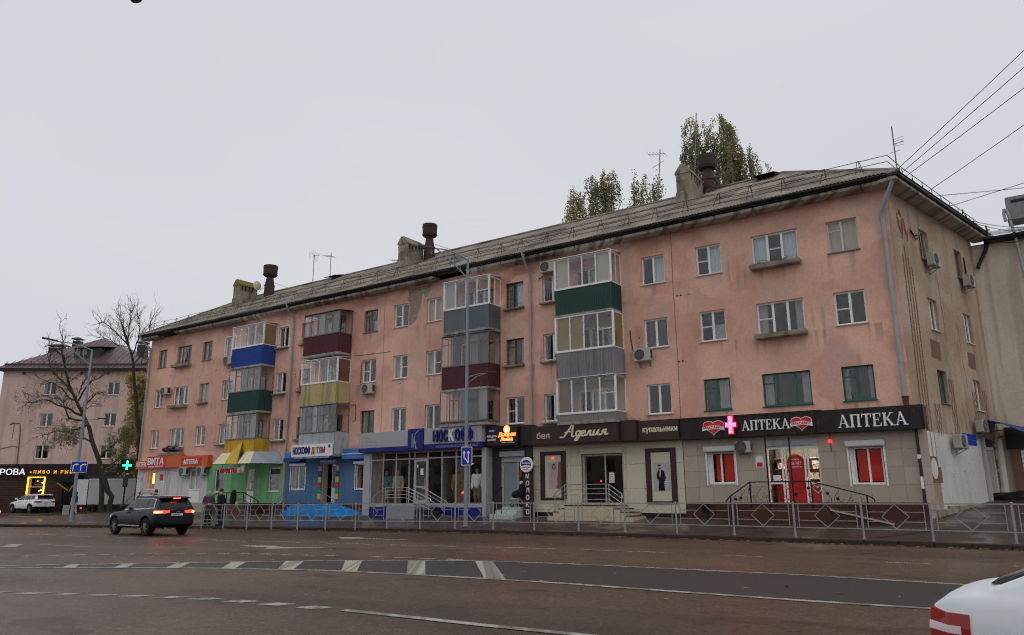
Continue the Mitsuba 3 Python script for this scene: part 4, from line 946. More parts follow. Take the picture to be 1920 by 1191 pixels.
# litter bin at the plinth
k = thing('litter_bin', 'small black litter bin against the brown plinth of the pharmacy', 'bin')
z0 = gz(-11.9, -.6) + .25
part(k, 'bucket', MB().lathe([(.0, 0), (.13, 0), (.18, .42), (.165, .42), (.12, .03), (0, .03)], (-11.95, -.55, z0), 14), 'm_black', 40)
part(k, 'stand', MB().tube([(-11.95, -.34, gz(-11.9, -.4)), (-11.95, -.34, z0 + .3)], .02, 6).bar((-12.15, -.36, z0 + .3), (-11.75, -.36, z0 + .3), .025), 'm_black'); part(k, 'rim', MB().lathe([(.175, .40), (.19, .40), (.19, .43), (.175, .43), (.175, .40)], (-11.95, -.55, z0), 14), 'm_zinc')

# ------------------------------------------------------------------ lingerie shop
hol = [SO['ad_door']]
cladding('lingerie_front', -20.95, -13.02, .78, 3.95, [-20.95, -20.5, -19.8, -19.05, -18.8, -18.2, -15.84, -14.82, -14.05, -13.35, -13.02], [.78, 1.22, 1.86, 2.97, 3.95], ['m_cream_a', 'm_cream_b'], y=-.07, holes=hol, gap=.012, label='cream panel cladding of the lingerie shop')
part(AB, 'plinth', MB().cbox(-20.95, -13.02, -.05, -.002, .2, .775), 'm_tar')
k = fascia('lingerie_shop_sign', 'brown fascia with cream script lettering above the cream shopfront', -20.68, -19.17, 4.02, 4.92, -.62, -.08, 'm_fascia_brown')
part(k, 'panel', MB().cbox(-19.16, -15.72, -1.02, -.08, 4.01, 4.93), 'm_fascia_brown'); part(k, 'panel', MB().cbox(-15.71, -14.92, -.80, -.08, 4.0, 4.92), 'm_fascia_brown'); part(k, 'panel', MB().cbox(-14.91, -12.95, -.62, -.08, 3.97, 4.87), 'm_fascia_brown')
letters(k, 'бел', -20.36, -19.62, 4.30, .30, -.625, 'm_letter_cream', depth=.02, bold=False)
letters(k, 'купальники', -14.66, -12.99, 4.34, .26, -.625, 'm_letter_cream', depth=.02)
S_ = strokes([[(-.05, -.05), (.12, -.06), (.30, .25), (.52, .80), (.62, 1.0), (.63, .6), (.66, .05), (.72, -.03), (.80, .02)], [(.20, .30), (.42, .36), (.66, .34)],
              [(1.12, .36), (.98, .38), (.90, .18), (.98, .0), (1.12, .12), (1.16, .36), (1.13, -.05), (1.05, -.32), (.92, -.34), (.96, -.15), (1.22, .02)],
              [(1.24, .16), (1.44, .22), (1.42, .38), (1.30, .36), (1.26, .12), (1.36, -.02), (1.54, .08)],
              [(1.54, .0), (1.60, .02), (1.72, .36), (1.78, .36), (1.80, .05), (1.88, -.01), (1.96, .06)],
              [(2.02, .36), (1.99, .08), (2.06, -.01), (2.20, .12), (2.27, .36), (2.25, .08), (2.32, -.01), (2.40, .06)],
              [(2.72, .36), (2.56, .36), (2.52, .24), (2.62, .17), (2.72, .19)], [(2.60, .17), (2.46, .0)], [(2.73, .37), (2.71, .06), (2.78, -.01), (2.86, .06)]], .052)
S_ = affinity.translate(affinity.skew(affinity.scale(S_, .86, .62, origin=(0, 0)), 14, 0, origin=(0, 0)), -18.70, 4.31)
part(k, 'lettering', MB().prism(S_, -1.06, -1.023), 'm_letter_cream')
def display_case(x0, x1, z0, z1, label, which):
    k = thing('poster_case', label, 'poster case'); t = .27; yf = -.13
    f = MB().cbox(x0, x0 + t, yf, -.072, z0, z1, .02).cbox(x1 - t, x1, yf, -.072, z0, z1, .02).cbox(x0 + t, x1 - t, yf, -.072, z1 - t * .7, z1, .02).cbox(x0 + t, x1 - t, yf, -.072, z0, z0 + t * .45, .02)
    part(k, 'frame', f, 'm_fascia_brown'); a, b, c, d = x0 + t, x1 - t, z0 + t * .45, z1 - t * .7
    part(k, 'back', MB().box(a, b, -.085, -.072, c, d), 'm_cream_b')
    xm = (a + b) / 2; pz = c + .42; ph = 1.28; pa, pb = (xm - .36, xm + .42) if which else (xm - .26, xm + .48)
    p = part(k, 'poster', MB().box(pa, pb, -.090, -.0855, pz, pz + ph), 'm_poster_bg' if which == 0 else 'm_poster_bg2')
    u = lambda pts: Polygon([(pa + (pb - pa) * x, pz + ph * y) for x, y in pts])
    ell = lambda x, y, rx, ry: affinity.translate(affinity.scale(Point(0, 0).buffer(1, quad_segs=6), (pb - pa) * rx, ph * ry), pa + (pb - pa) * x, pz + ph * y)
    if which == 0:
        part(p, 'backdrop', MB().prism(u([(.62, 0), (1, 0), (1, 1), (.78, 1), (.68, .5)]), -.0915, -.0905), 'm_mural_brown')
        part(p, 'hair_print', MB().prism(unary_union([ell(.42, .86, .12, .085), u([(.30, .86), (.30, .66), (.37, .64), (.4, .84)]), u([(.46, .84), (.52, .64), (.57, .66), (.54, .86)])]), -.0930, -.0920), 'm_hair')
        part(p, 'skin_print', MB().prism(unary_union([ell(.42, .84, .075, .062), u([(.38, .8), (.46, .8), (.47, .74), (.62, .71), (.70, .45), (.64, .43), (.57, .62), (.30, .62), (.24, .40), (.18, .42), (.24, .70), (.37, .74)]), u([(.32, .2), (.42, .2), (.41, .02), (.34, .02)]), u([(.46, .2), (.56, .2), (.55, .02), (.48, .02)])]), -.0945, -.0935), 'm_skin')
        part(p, 'dress_print', MB().prism(u([(.28, .70), (.36, .73), (.42, .68), (.50, .73), (.58, .70), (.56, .52), (.70, .14), (.55, .10), (.42, .13), (.22, .10), (.32, .50)]), -.0960, -.0950), 'm_cloth_pink')
        tx = MB()
        for i, s in enumerate(('весна', 'новая', 'коллекция', 'бельё')): tx.text(s, pa + .03, pa + .19, pz + .45 - i * .07, .035, -.0906, depth=.002)
        part(p, 'print_text', tx, 'm_ltext')
    else:
        part(p, 'skin_print', MB().prism(unary_union([ell(.36, .84, .085, .075), u([(.30, .62), (.36, .78), (.50, .70), (.46, .5), (.34, .5)])]), -.0930, -.0920), 'm_skin')
        part(p, 'hair_print', MB().prism(unary_union([ell(.37, .90, .09, .04), ell(.38, .79, .06, .03)]), -.0945, -.0935), 'm_hair')
        part(p, 'jacket_print', MB().prism(unary_union([u([(.28, .72), (.34, .76), (.42, .60), (.50, .76), (.66, .70), (.74, .45), (.66, .36), (.66, .03), (.26, .03), (.32, .36), (.18, .46), (.18, .60)])]).difference(u([(.34, .64), (.46, .66), (.44, .52), (.36, .5)])), -.0960, -.0950), 'm_coat_black')
        tx = MB()
        for i, s in enumerate(('мужское', 'бельё', 'размеры', 'от S до XXL')): tx.text(s, pa + .50, pb - .03, pz + .42 - i * .075, .035, -.0965, depth=.002)
        part(p, 'print_text', tx, 'm_letter')
        part(p, 'print_text', MB().text('новинка', pa + .1, pa + .5, pz + ph - .12, .06, -.0906, depth=.002), 'm_cloth_pink')
    part(k, 'lamp', MB().box(xm - .03, xm + .03, -.14, -.10, d - .16, d - .12), 'm_lens_red', **lamp((2.2, .05, .05))) if which == 0 else None
display_case(-20.52, -19.05, 1.36, 3.70, 'brown framed case with a poster of a woman in a pink dress', 0)
display_case(-14.84, -13.36, 1.18, 3.65, 'brown framed case with a poster of a man in a dark jacket', 1)
a, b, c, d = SO['ad_door']; k = part(AB, 'lingerie_door', label='wide dark glazed doorway of the lingerie shop')
part(k, 'shutter_box', MB().cbox(a - .02, b + .02, -.16, .02, 3.50, 3.78, .02), 'm_cream_a')
f = MB().cbox(a, a + .1, .02, .10, c, 3.49).cbox(b - .1, b, .02, .10, c, 3.49).cbox(a + .1, b - .1, .02, .1, 3.40, 3.49).cbox(a + 1.18, a + 1.24, .02, .1, c, 3.40)
part(k, 'frame', f, 'm_oldwhite')
for u, v in ((a + .1, a + 1.18), (a + 1.24, b - .1)): part(k, 'pane', MB().quad((u, .06, c), (v, .06, c), (v, .06, 3.4), (u, .06, 3.4)), 'm_glass')
part(k, 'notice', MB().box(a + 1.4, a + 1.68, .03, .034, 2.15, 2.62), 'm_letter'); part(k, 'threshold_lamp', MB().box(a + .92, a + 1.0, .03, .05, 2.2, 2.25), 'm_lens_red', **lamp((2.0, .05, .05)))
nt = MB()
for i in range(4): nt.box(a + 1.44, a + 1.64, .0285, .0295, 2.24 + i * .09, 2.28 + i * .09)
part(k, 'notice_text', nt, 'm_ltext')
k = thing('lingerie_shop_steps', 'pale yellow tiled steps with dark treads in front of the lingerie shop', 'steps')
part(k, 'landing', MB().cbox(-18.35, -15.85, -1.5, -.075, .25, 1.10, .01), 'm_step_yellow'); part(k, 'landing_top', MB().cbox(-18.38, -15.82, -1.53, -.075, 1.103, 1.15, .01), 'm_plinth')
for i in range(3):
    for sx, x in ((-1, -18.38), (1, -15.82)):
        x0, x1 = sorted((x + sx * (.005 + .3 * i), x + sx * (.3 + .3 * i))); zt = .96 - .15 * i
        part(k, 'step', MB().cbox(x0, x1, -1.5, -.08, .25, zt, .01), 'm_step_yellow'); part(k, 'tread', MB().cbox(x0 - .015, x1 + .015, -1.52, -.08, zt + .002, zt + .04, .008), 'm_plinth')
for x in np.arange(-18.25, -15.9, .22): part(k, 'slab', MB().cbox(x + .006, x + .214, -1.518, -1.502, .45, 1.095, .004), 'm_step_yellow')
def step_railing(label, pts, y, posts, mids, m='m_steel', r=.024, back=None):
    k = thing('step_railing', label, 'railing')
    part(k, 'handrail', MB().tube([(x, y, z) for x, z in pts], r, 7), m)
    for o in mids: part(k, 'rail', MB().tube([(x, y, z - o) for x, z in pts[1:-1]], r * .6, 5), m)
    for x, z0, z1 in posts: part(k, 'post', MB().tube([(x, y, z0), (x, y, z1)], r * .9, 6), m)
    return k
step_railing('polished steel railing on the steps of the lingerie shop', [(-18.98, 1.50), (-18.92, 1.64), (-18.35, 2.06), (-16.07, 2.06), (-15.42, 1.62), (-15.40, 1.45)], -1.42, [(-18.35, 1.1, 2.06), (-16.07, 1.1, 2.06), (-18.9, .45, 1.63), (-15.45, .45, 1.63), (-17.2, 1.1, 2.06)], (.2, .42, .66))

# ------------------------------------------------------------------ dairy shop
a, b, c, d = SO['dob_door']
cladding('dairy_front', -23.85, -20.96, .6, 4.02, [-23.85, -23.0, -21.4, -20.96], [.6, 1.6, 2.32, 3.5, 4.02], ['m_granite'], y=-.08, holes=[SO['dob_door']], label='black stone cladding of the dairy shop')
k = thing('dairy_shop_sign', 'black fascia with glowing orange lettering and a flame disc above the dairy shop', 'shop sign')
part(k, 'panel', MB().cbox(-23.42, -21.46, -.72, -.09, 4.05, 5.06), 'm_fascia'); part(k, 'panel', MB().cbox(-21.45, -20.70, -.55, -.09, 4.04, 5.04), 'm_fascia')
og = dict(lamp((1.9, .25, .06)))
S1 = MB().text('Добрая', -22.62, -21.58, 4.52, .20, -.725, depth=.03, shear=.12).text('Лавка', -22.5, -21.75, 4.29, .18, -.725, depth=.03, shear=.12)
part(k, 'lettering', S1, 'm_orange', **og)
fl = Point(-22.1, 4.86).buffer(.19, quad_segs=8)
drop = Polygon([(-22.1, 5.0), (-22.02, 4.88), (-22.0, 4.80), (-22.05, 4.73), (-22.15, 4.73), (-22.19, 4.80), (-22.15, 4.86), (-22.12, 4.82), (-22.09, 4.88)])
part(k, 'flame_disc', MB().prism(affinity.scale(fl, 1, 1.05).difference(drop), -.755, -.725), 'm_orange', **og)
part(k, 'flame', MB().prism(drop, -.760, -.725), 'm_letter', **lamp((1.6, 1.3, 1.0)))
part(k, 'sub_lettering', MB().text('ЛЕБЕДЯНЬ', -23.36, -22.72, 4.50, .105, -.725, depth=.015).text('МОЛОКО', -23.30, -22.78, 4.32, .105, -.725, depth=.015).text('продукты с фермы', -22.45, -21.66, 4.19, .045, -.725, depth=.01), 'm_letter')
badge = Polygon([(-23.28, 4.72), (-23.20, 4.90), (-23.04, 4.97), (-22.88, 4.90), (-22.80, 4.72), (-23.04, 4.76)])
bd = part(k, 'badge', MB().prism(badge, -.745, -.725), 'm_blue_sign'); part(bd, 'lettering', MB().text('Лебедянь', -23.22, -22.86, 4.80, .06, -.746, depth=.008, shear=.1), 'm_letter')
dk = part(AB, 'dairy_door', label='grey door under a roller shutter box of the dairy shop')
part(dk, 'shutter_box', MB().cbox(a, b, -.2, .02, 3.52, 3.80, .02).cbox(a, b, -.02, .03, 3.25, 3.515, .01), 'm_grey_sign')
part(dk, 'leaf', MB().cbox(a + .12, a + .95, .06, .11, c, 3.24), 'm_shop_grey'); part(dk, 'frame', MB().cbox(a, a + .11, .02, .1, c, 3.24).cbox(a + .96, a + 1.05, .02, .1, c, 3.24).cbox(b - .1, b, .02, .1, c, 3.24), 'm_oldwhite')
part(dk, 'pane', MB().quad((a + 1.05, .06, c), (b - .1, .06, c), (b - .1, .06, 3.24), (a + 1.05, .06, 3.24)), 'm_glass')
part(dk, 'sticker', MB().box(a + 1.1, a + 1.25, .03, .034, 2.5, 2.85), 'm_mural_red'); part(dk, 'sticker', MB().box(a + 1.1, a + 1.28, .03, .034, 2.1, 2.3), 'm_letter')
k = thing('dairy_sign_board', 'tall narrow brown board lettered downwards beside the dairy shop door', 'sign board')
part(k, 'board', MB().cbox(-21.28, -20.76, -.50, -.42, .62, 3.35), 'm_fascia_brown'); part(k, 'bracket', MB().box(-21.2, -20.84, -.42, -.08, .9, .94).box(-21.2, -20.84, -.42, -.08, 3.0, 3.04), 'm_black')
for i, ch in enumerate('МОЛОКО'): part(k, 'letter', MB().text(ch, -21.12, -20.92, 2.42 - i * .345, .22, -.505, depth=.02), 'm_letter')
k = thing('round_dairy_sign', 'round white and blue projecting sign above the lettered brown board', 'round sign')
sx, sz = -20.87, 3.06
part(k, 'disc', MB().lathe([(0, .06), (.36, .06), (.375, .03), (.375, -.03), (.36, -.06), (0, -.06)], (sx, -.80, sz), 28, 'y'), 'm_letter')
part(k, 'blue_field', MB().prism(Polygon([(sx - .30, sz - .06), (sx - .26, sz + .12), (sx - .12, sz + .22), (sx + .12, sz + .22), (sx + .26, sz + .12), (sx + .30, sz - .06), (sx, sz)]), -.872, -.862), 'm_blue_sign')
part(k, 'lettering', MB().text('Лебедянь', sx - .23, sx + .23, sz + .04, .085, -.873, depth=.006, shear=.1), 'm_letter'); part(k, 'red_lettering', MB().text('натуральные', sx - .22, sx + .22, sz - .15, .05, -.861, depth=.006).text('молоко', sx - .14, sx + .14, sz - .24, .05, -.861, depth=.006), 'm_red_sign')
part(k, 'bracket', MB().box(sx - .02, sx + .02, -.80, -.08, sz + .33, sz + .37), 'm_black')
k = thing('dairy_shop_steps', 'pale mint steps in front of the dairy shop', 'steps')
for i in range(3): part(k, 'step', MB().cbox(-22.75 + .12 * i, -21.36, -1.35 + .36 * i, -.99 + .36 * i if i < 2 else -.085, .2, .70 + .17 * i, .012), 'm_step_mint')
step_railing('short dark railing beside the mint steps', [(-22.75, 1.5), (-22.72, 1.62), (-22.25, 1.98), (-22.2, 1.98)], -1.0, [(-22.72, .5, 1.62), (-22.25, .7, 1.98)], (), 'm_black', .02)

# ------------------------------------------------------------------ sock shop with the glass front
k = part(AB, 'sock_shop_front', label='protruding glass shopfront with grey pillars and a blue base')
yg = -.62
xs = [-31.65, -30.71, -29.73, -28.75, -28.35, -27.40, -26.41, -25.44, -24.56, -23.72]
f = MB()
for x in xs: f.cbox(x - .03, x + .03, yg - .03, yg + .04, 1.14, 4.02, .008)
for x0, x1 in ((xs[0], xs[4]), (xs[5], xs[-1])): f.cbox(x0, x1, yg - .025, yg + .035, 3.56, 3.62, .008).cbox(x0, x1, yg - .025, yg + .035, 1.10, 1.17, .008)
f.cbox(xs[4], xs[5], yg - .025, yg + .035, 3.56, 3.62, .008)
part(k, 'mullions', f, 'm_grey_sign')
for i in range(len(xs) - 1):
    if i == 4: continue
    part(k, 'pane', MB().quad((xs[i], yg, 1.15), (xs[i + 1], yg, 1.15), (xs[i + 1], yg, 3.57), (xs[i], yg, 3.57)), 'm_glass')
for i in range(len(xs) - 1): part(k, 'pane', MB().quad((xs[i], yg, 3.6), (xs[i + 1], yg, 3.6), (xs[i + 1], yg, 4.0), (xs[i], yg, 4.0)), 'm_glass')
part(k, 'pillar', MB().cbox(-32.25, -31.70, -.68, -.055, .45, 4.02, .02), 'm_grey_sign'); part(k, 'pillar', MB().cbox(-23.70, -23.46, -.68, -.085, .45, 4.02, .02), 'm_grey_sign')
part(k, 'base', MB().cbox(-31.69, -28.4, -.66, -.6, .5, 1.095, .01).cbox(-27.35, -23.71, -.66, -.6, .5, 1.095, .01), 'm_blue_deep'); part(k, 'sill_band', MB().cbox(-31.69, -28.4, -.665, -.661 + .02, 1.0, 1.098, .004).cbox(-27.35, -23.71, -.665, -.661 + .02, 1.0, 1.098, .004), 'm_grey_sign')
part(k, 'floor', MB().box(-31.69, -23.71, -.6, 2.6, .8, 1.02), 'm_shop_grey'); part(k, 'ceiling', MB().box(-31.69, -23.71, -.6, 0, 4.0, 4.05), 'm_shop_grey')
part(k, 'display_wall', MB().box(-31.6, -30.8, .9, .95, 1.02, 3.9).box(-28.2, -27.3, 1.6, 1.65, 1.02, 3.9).box(-26.38, -25.5, .55, .6, 1.02, 3.55).box(-24.5, -23.72, .55, .6, 1.02, 2.3).box(-29.7, -28.8, .9, .95, 1.02, 3.9), 'm_room')
part(k, 'red_neon', MB().tube([(-26.3, .5, 1.75), (-26.1, .5, 1.8), (-25.95, .5, 1.74), (-25.7, .5, 1.79)], .03, 6).tube([(-25.6, .4, 3.25), (-25.35, .4, 3.32), (-25.1, .4, 3.26)], .025, 6), 'm_lens_red', **lamp((3.2, .12, .06)))
dk = part(AB, 'sock_shop_door', label='white framed glass door with a notice in the sock shop front')
dx0, dx1 = -28.33, -27.42
f = MB().cbox(dx0, dx0 + .10, yg - .04, yg + .03, 1.2, 3.54).cbox(dx1 - .10, dx1, yg - .04, yg + .03, 1.2, 3.54).cbox(dx0 + .1, dx1 - .1, yg - .04, yg + .03, 3.42, 3.54).cbox(dx0 + .1, dx1 - .1, yg - .04, yg + .03, 2.02, 2.12).cbox(dx0 + .1, dx1 - .1, yg - .04, yg + .03, 1.2, 1.36)
part(dk, 'frame', f, 'm_grey_sign'); part(dk, 'pane', MB().quad((dx0 + .1, yg, 1.3), (dx1 - .1, yg, 1.3), (dx1 - .1, yg, 3.45), (dx0 + .1, yg, 3.45)), 'm_glass')
part(dk, 'notice', MB().box(dx0 + .42, dx0 + .62, yg - .02, yg - .012, 2.7, 3.05).box(dx0 + .15, dx0 + .25, yg - .02, yg - .012, 3.1, 3.25), 'm_letter')
part(dk, 'handle', MB().tube([(dx1 - .15, yg - .08, 2.0), (dx1 - .15, yg - .08, 2.5)], .016, 6), 'm_steel')
k = thing('sock_shop_sign', 'wide grey and blue fascia with raised dark blue letters above the glass shopfront', 'shop sign')
part(k, 'panel', MB().cbox(-32.36, -28.55, -1.0, -.08, 4.27, 5.14), 'm_grey_sign'); part(k, 'panel', MB().cbox(-28.54, -27.42, -1.06, -.08, 4.03, 5.18), 'm_blue_deep')
for a_, b_ in ((-27.41, -24.2), (-24.19, -23.85), (-23.84, -23.50)): part(k, 'panel', MB().cbox(a_, b_, -1.0, -.08, 4.30, 5.16), 'm_grey_sign')
part(k, 'blue_band', MB().cbox(-32.36, -28.55, -1.01, -.08, 4.02, 4.265), 'm_blue_deep'); part(k, 'blue_band', MB().cbox(-27.41, -23.50, -1.01, -.08, 4.03, 4.295), 'm_blue_deep')
tx = MB()
for i, (s, x1) in enumerate((('ОПТОВО-', -31.38), ('РОЗНИЧНАЯ', -31.0), ('ТОРГОВАЯ СЕТЬ', -30.62))): tx.text(s, -32.18, x1, 4.78 - i * .20, .115, -1.005, depth=.006, bold=False)
part(k, 'small_lettering', tx, 'm_ltext')
kk = unary_union([sbox(-28.22, 4.16, -28.17, 4.92), sbox(-28.10, 4.16, -28.07, 4.7)]).union(strokes([[(-27.72, 5.06), (-27.92, 4.95), (-28.02, 4.75), (-28.05, 4.5)]], .018)).union(strokes([[(-28.05, 4.55), (-27.98, 4.40), (-27.93, 4.2), (-27.9, 4.1)]], .03)).union(strokes([[(-28.07, 4.52), (-27.90, 4.50)], [(-28.05, 4.42), (-27.92, 4.36)]], .012))
part(k, 'emblem', MB().prism(kk, -1.075, -1.062), 'm_grey_sign')
names = [('Н', -26.66, -26.36), ('О', -26.28, -26.0), ('С', -25.92, -25.66), ('К', -25.56, -25.24), ('О', -25.14, -24.86), ('Ф', -24.78, -24.42), ('Ф', -24.36, -24.0)]
for ch, x0, x1 in names: part(k, 'letter', MB().text(ch, x0, x1, 4.42, .58, -1.06, depth=.10), 'm_blue_deep' if ch != 'К' else 'm_letter')
part(k, 'sub_lettering', MB().text('НОСКИ КОЛГОТКИ БЕЛЬЁ', -26.5, -23.7, 4.09, .11, -1.013, depth=.006, bold=False), 'm_ltext')
k = thing('sock_shop_ramp', 'grey and blue tiled entrance landing with steps in front of the sock shop', 'steps')
part(k, 'landing', MB().cbox(-29.0, -27.0, -2.1, -.67, .3, 1.12, .012), 'm_shop_grey')
part(k, 'ramp', MB().add([(-29.0, -2.1, 1.11), (-29.0, -.7, 1.11), (-30.3, -.7, .6), (-30.3, -2.1, .5), (-29.0, -2.1, .2), (-29.0, -.7, .2), (-30.3, -.7, .2), (-30.3, -2.1, .2)], [[0, 1, 2, 3], [0, 3, 7, 4], [1, 5, 6, 2], [3, 2, 6, 7]]), 'm_blue_deep')
for i in range(4): part(k, 'step', MB().cbox(-26.995 + .27 * i, -26.73 + .27 * i, -2.1, -.7, .25, .96 - .15 * i, .01), 'm_granite')
step_railing('polished steel railing on the sock shop landing', [(-30.15, 1.35), (-30.12, 1.47), (-29.16, 2.03), (-27.62, 2.03), (-26.0, 1.44), (-25.93, 1.3)], -2.02, [(-29.16, 1.1, 2.03), (-27.62, 1.1, 2.03), (-30.0, .5, 1.52), (-26.1, .5, 1.5), (-28.4, 1.1, 2.03), (-26.85, .8, 1.74)], (.18, .36, .54))
step_railing('inner steel railing at the sock shop steps', [(-27.6, 2.0), (-27.4, 1.96), (-25.9, 1.30), (-25.8, 1.2)], -.85, [(-27.3, 1.1, 1.92), (-26.0, .5, 1.34)], (.2, .42))

# ------------------------------------------------------------------ kids' shop
solid_front('kids_shop_front', -39.75, -32.30, 1.2, 4.0, 'm_wall_blue', [SO['kid_w1'], SO['kid_door'], SO['kid_w2']], label='blue painted wall of the kids shop')
part(AB, 'plinth', MB().cbox(-39.75, -32.30, -.09, -.002, .2, 1.195), 'm_plinth')
fascia('blue_canopy', 'left half of the bright blue canopy over the kids shop', -39.50, -37.95, 3.96, 4.32, -.5, -.055, 'm_fascia_blue', cat='canopy'); part('blue_canopy', 'edge', MB().cbox(-39.52, -37.95, -.54, -.055, 3.72, 3.955), 'm_blue_sign')
fascia('blue_canopy', 'right half of the bright blue canopy next to the glass shopfront', -34.2, -32.35, 3.98, 4.34, -.5, -.055, 'm_fascia_blue', cat='canopy'); part('blue_canopy_001', 'edge', MB().cbox(-34.22, -32.35, -.54, -.055, 3.74, 3.975), 'm_fascia_blue'); part('blue_canopy_001', 'stripe', MB().cbox(-34.21, -32.35, -.56, -.05, 4.0, 4.05), 'm_letter')
k = thing('kids_shop_sign', 'white sign with multicoloured lettering hung below the pale balcony', 'shop sign')
part(k, 'board', MB().cbox(-37.92, -34.32, -1.26, -1.16, 3.93, 4.66), 'm_letter'); part(k, 'strip', MB().cbox(-37.92, -34.32, -1.28, -1.16, 3.80, 3.925), 'm_blue_deep')
letters(k, 'НОСКОФФ', -37.75, -36.20, 4.10, .42, -1.262, 'm_blue_deep', depth=.03)
for ch, m_, x0, x1 in (('Д', 'red_sign', -36.06, -35.84), ('Е', 'toy_yellow', -35.80, -35.66), ('Т', 'toy_green', -35.62, -35.44), ('Я', 'ramp_blue', -35.40, -35.20), ('М', 'red_sign', -35.16, -34.90)): part(k, 'letter', MB().text(ch, x0, x1, 4.12, .36, -1.262, depth=.03), 'm_' + m_)
part(k, 'small_lettering', MB().text('ОПТОВО-РОЗНИЧНЫЙ МАГАЗИН', -37.6, -34.5, 3.835, .055, -1.282, depth=.006), 'm_letter'); part(k, 'emblem', MB().box(-34.62, -34.45, -1.275, -1.261, 4.42, 4.58), 'm_toy_blue')
part(k, 'bracket', MB().box(-37.6, -37.55, -1.16, -.05, 4.5, 4.55).box(-34.7, -34.65, -1.16, -.05, 4.5, 4.55), 'm_black')
for key, lab in (('kid_w1', 'white window of the blue kids shop with a roller box'), ('kid_w2', 'white window of the blue kids shop beside the grey pillar')):
    a, b, c, d = SO[key]; k = window(AB, a, b, c, d, style='white', lay='2' if key == 'kid_w1' else '1', y=.05, sill='white', lab=lab, cur=None)
    part(k, 'shutter_box', MB().cbox(a - .1, b + .1, -.2, -.052, d + .01, d + .17, .02), 'm_letter'); part(k, 'trim', MB().cbox(a - .07, a - .002, -.075, -.048, c, d).cbox(b + .002, b + .07, -.075, -.048, c, d), 'm_white')
a, b, c, d = SO['kid_door']; k = part(AB, 'kids_shop_door', label='dark open doorway between columns of toy-coloured blocks')
part(k, 'frame', MB().cbox(a, a + .07, -.02, .06, c, d).cbox(b - .07, b, -.02, .06, c, d).cbox(a + .07, b - .07, -.02, .06, d - .08, d), 'm_oldwhite'); part(k, 'shutter_box', MB().cbox(a - .1, b + .1, -.2, -.052, d, d + .15, .02), 'm_metalwhite')
part(k, 'leaf', MB().cbox(b - .42, b - .08, .05, .09, c, d - .1), 'm_metalwhite'); part(k, 'pane', MB().quad((b - .36, .045, 2.1), (b - .14, .045, 2.1), (b - .14, .045, 3.4), (b - .36, .045, 3.4)), 'm_carglass')
for x0, x1 in ((-36.70, -36.43), (-35.17, -34.88)):
    for i, m_ in enumerate(('toy_yellow', 'toy_green', 'red_sign', 'toy_yellow', 'toy_blue', 'toy_pink')): part(k, 'block', MB().cbox(x0, x1, -.10, -.052, 1.42 + i * .335, 1.42 + (i + 1) * .335 - .008), 'm_' + m_)
k = thing('blue_ramp', 'bright blue painted entrance ramp and landing of the kids shop', 'ramp')
part(k, 'landing', MB().cbox(-36.9, -34.6, -1.9, -.095, .25, 1.10, .012), 'm_ramp_blue')
for sx, xa, xb in ((-1, -36.9, -38.0), (1, -34.6, -32.6)):
    part(k, 'slope', MB().add([(xa, -1.9, 1.09), (xa, -.1, 1.09), (xb, -.1, .6), (xb, -1.9, .46), (xa, -1.9, .2), (xa, -.1, .2), (xb, -.1, .2), (xb, -1.9, .2)], [[0, 1, 2, 3], [0, 3, 7, 4], [1, 5, 6, 2], [3, 2, 6, 7]] if sx < 0 else [[0, 3, 2, 1], [0, 4, 7, 3], [1, 2, 6, 5], [3, 7, 6, 2]]), 'm_ramp_blue')
step_railing('blue painted tube railing on the kids shop ramp', [(-38.3, 1.4), (-38.25, 1.48), (-37.2, 2.22), (-35.5, 2.22), (-33.35, 1.40), (-33.3, 1.3)], -1.75, [(-38.2, .5, 1.5), (-37.2, .8, 2.22), (-36.35, 1.1, 2.22), (-35.5, 1.1, 2.22), (-33.5, .6, 1.45), (-34.5, .9, 1.84)], (.45,), 'm_fascia_blue', .022)

# ------------------------------------------------------------------ fruit shop
solid_front('fruit_shop_front', -48.05, -39.98, 1.2, 3.75, 'm_wall_green', [SO['fr_w1'], SO['fr_door'], SO['fr_w2']], label='bright green painted wall of the fruit shop')
part(AB, 'plinth', MB().cbox(-48.05, -39.98, -.09, -.002, .2, 1.195), 'm_plinth')
for key, lab in (('fr_w1', 'plain dark window in the green wall left of the door'), ('fr_w2', 'plain dark window in the green wall right of the door')):
    a, b, c, d = SO[key]; k = window(AB, a, b, c, d, style='white', lay='1', y=.06, sill='white', lab=lab)
    part(k, 'film', MB().box(a + .06, b - .06, .075, .08, c + .06, d - .06), 'm_granite')
a, b, c, d = SO['fr_door']; k = part(AB, 'fruit_shop_door', label='white door with a dark upper pane in the green wall')
part(k, 'leaf', MB().cbox(a + .02, b - .02, .02, .06, c, 1.95), 'm_white'); part(k, 'frame', MB().cbox(a, a + .08, .0, .06, 1.95, d).cbox(b - .08, b, .0, .06, 1.95, d).cbox(a + .08, b - .08, 0, .06, d - .08, d), 'm_white')
part(k, 'pane', MB().quad((a + .08, .03, 1.95), (b - .08, .03, 1.95), (b - .08, .03, d - .08), (a + .08, .03, d - .08)), 'm_glass'); part(k, 'notice', MB().box(a + .3, a + .52, .01, .014, 2.1, 2.45), 'm_letter')
k = thing('awning', 'yellow and cream striped awning over the fruit shop', 'awning')
top = [(-45.05, -1.0), (-44.3, -1.05), (-43.2, -1.05), (-42.0, -1.12), (-40.6, -1.12)]; bot = [(-44.85, -1.85), (-43.62, -1.9), (-42.35, -1.9), (-40.9, -1.88), (-39.95, -1.2)]
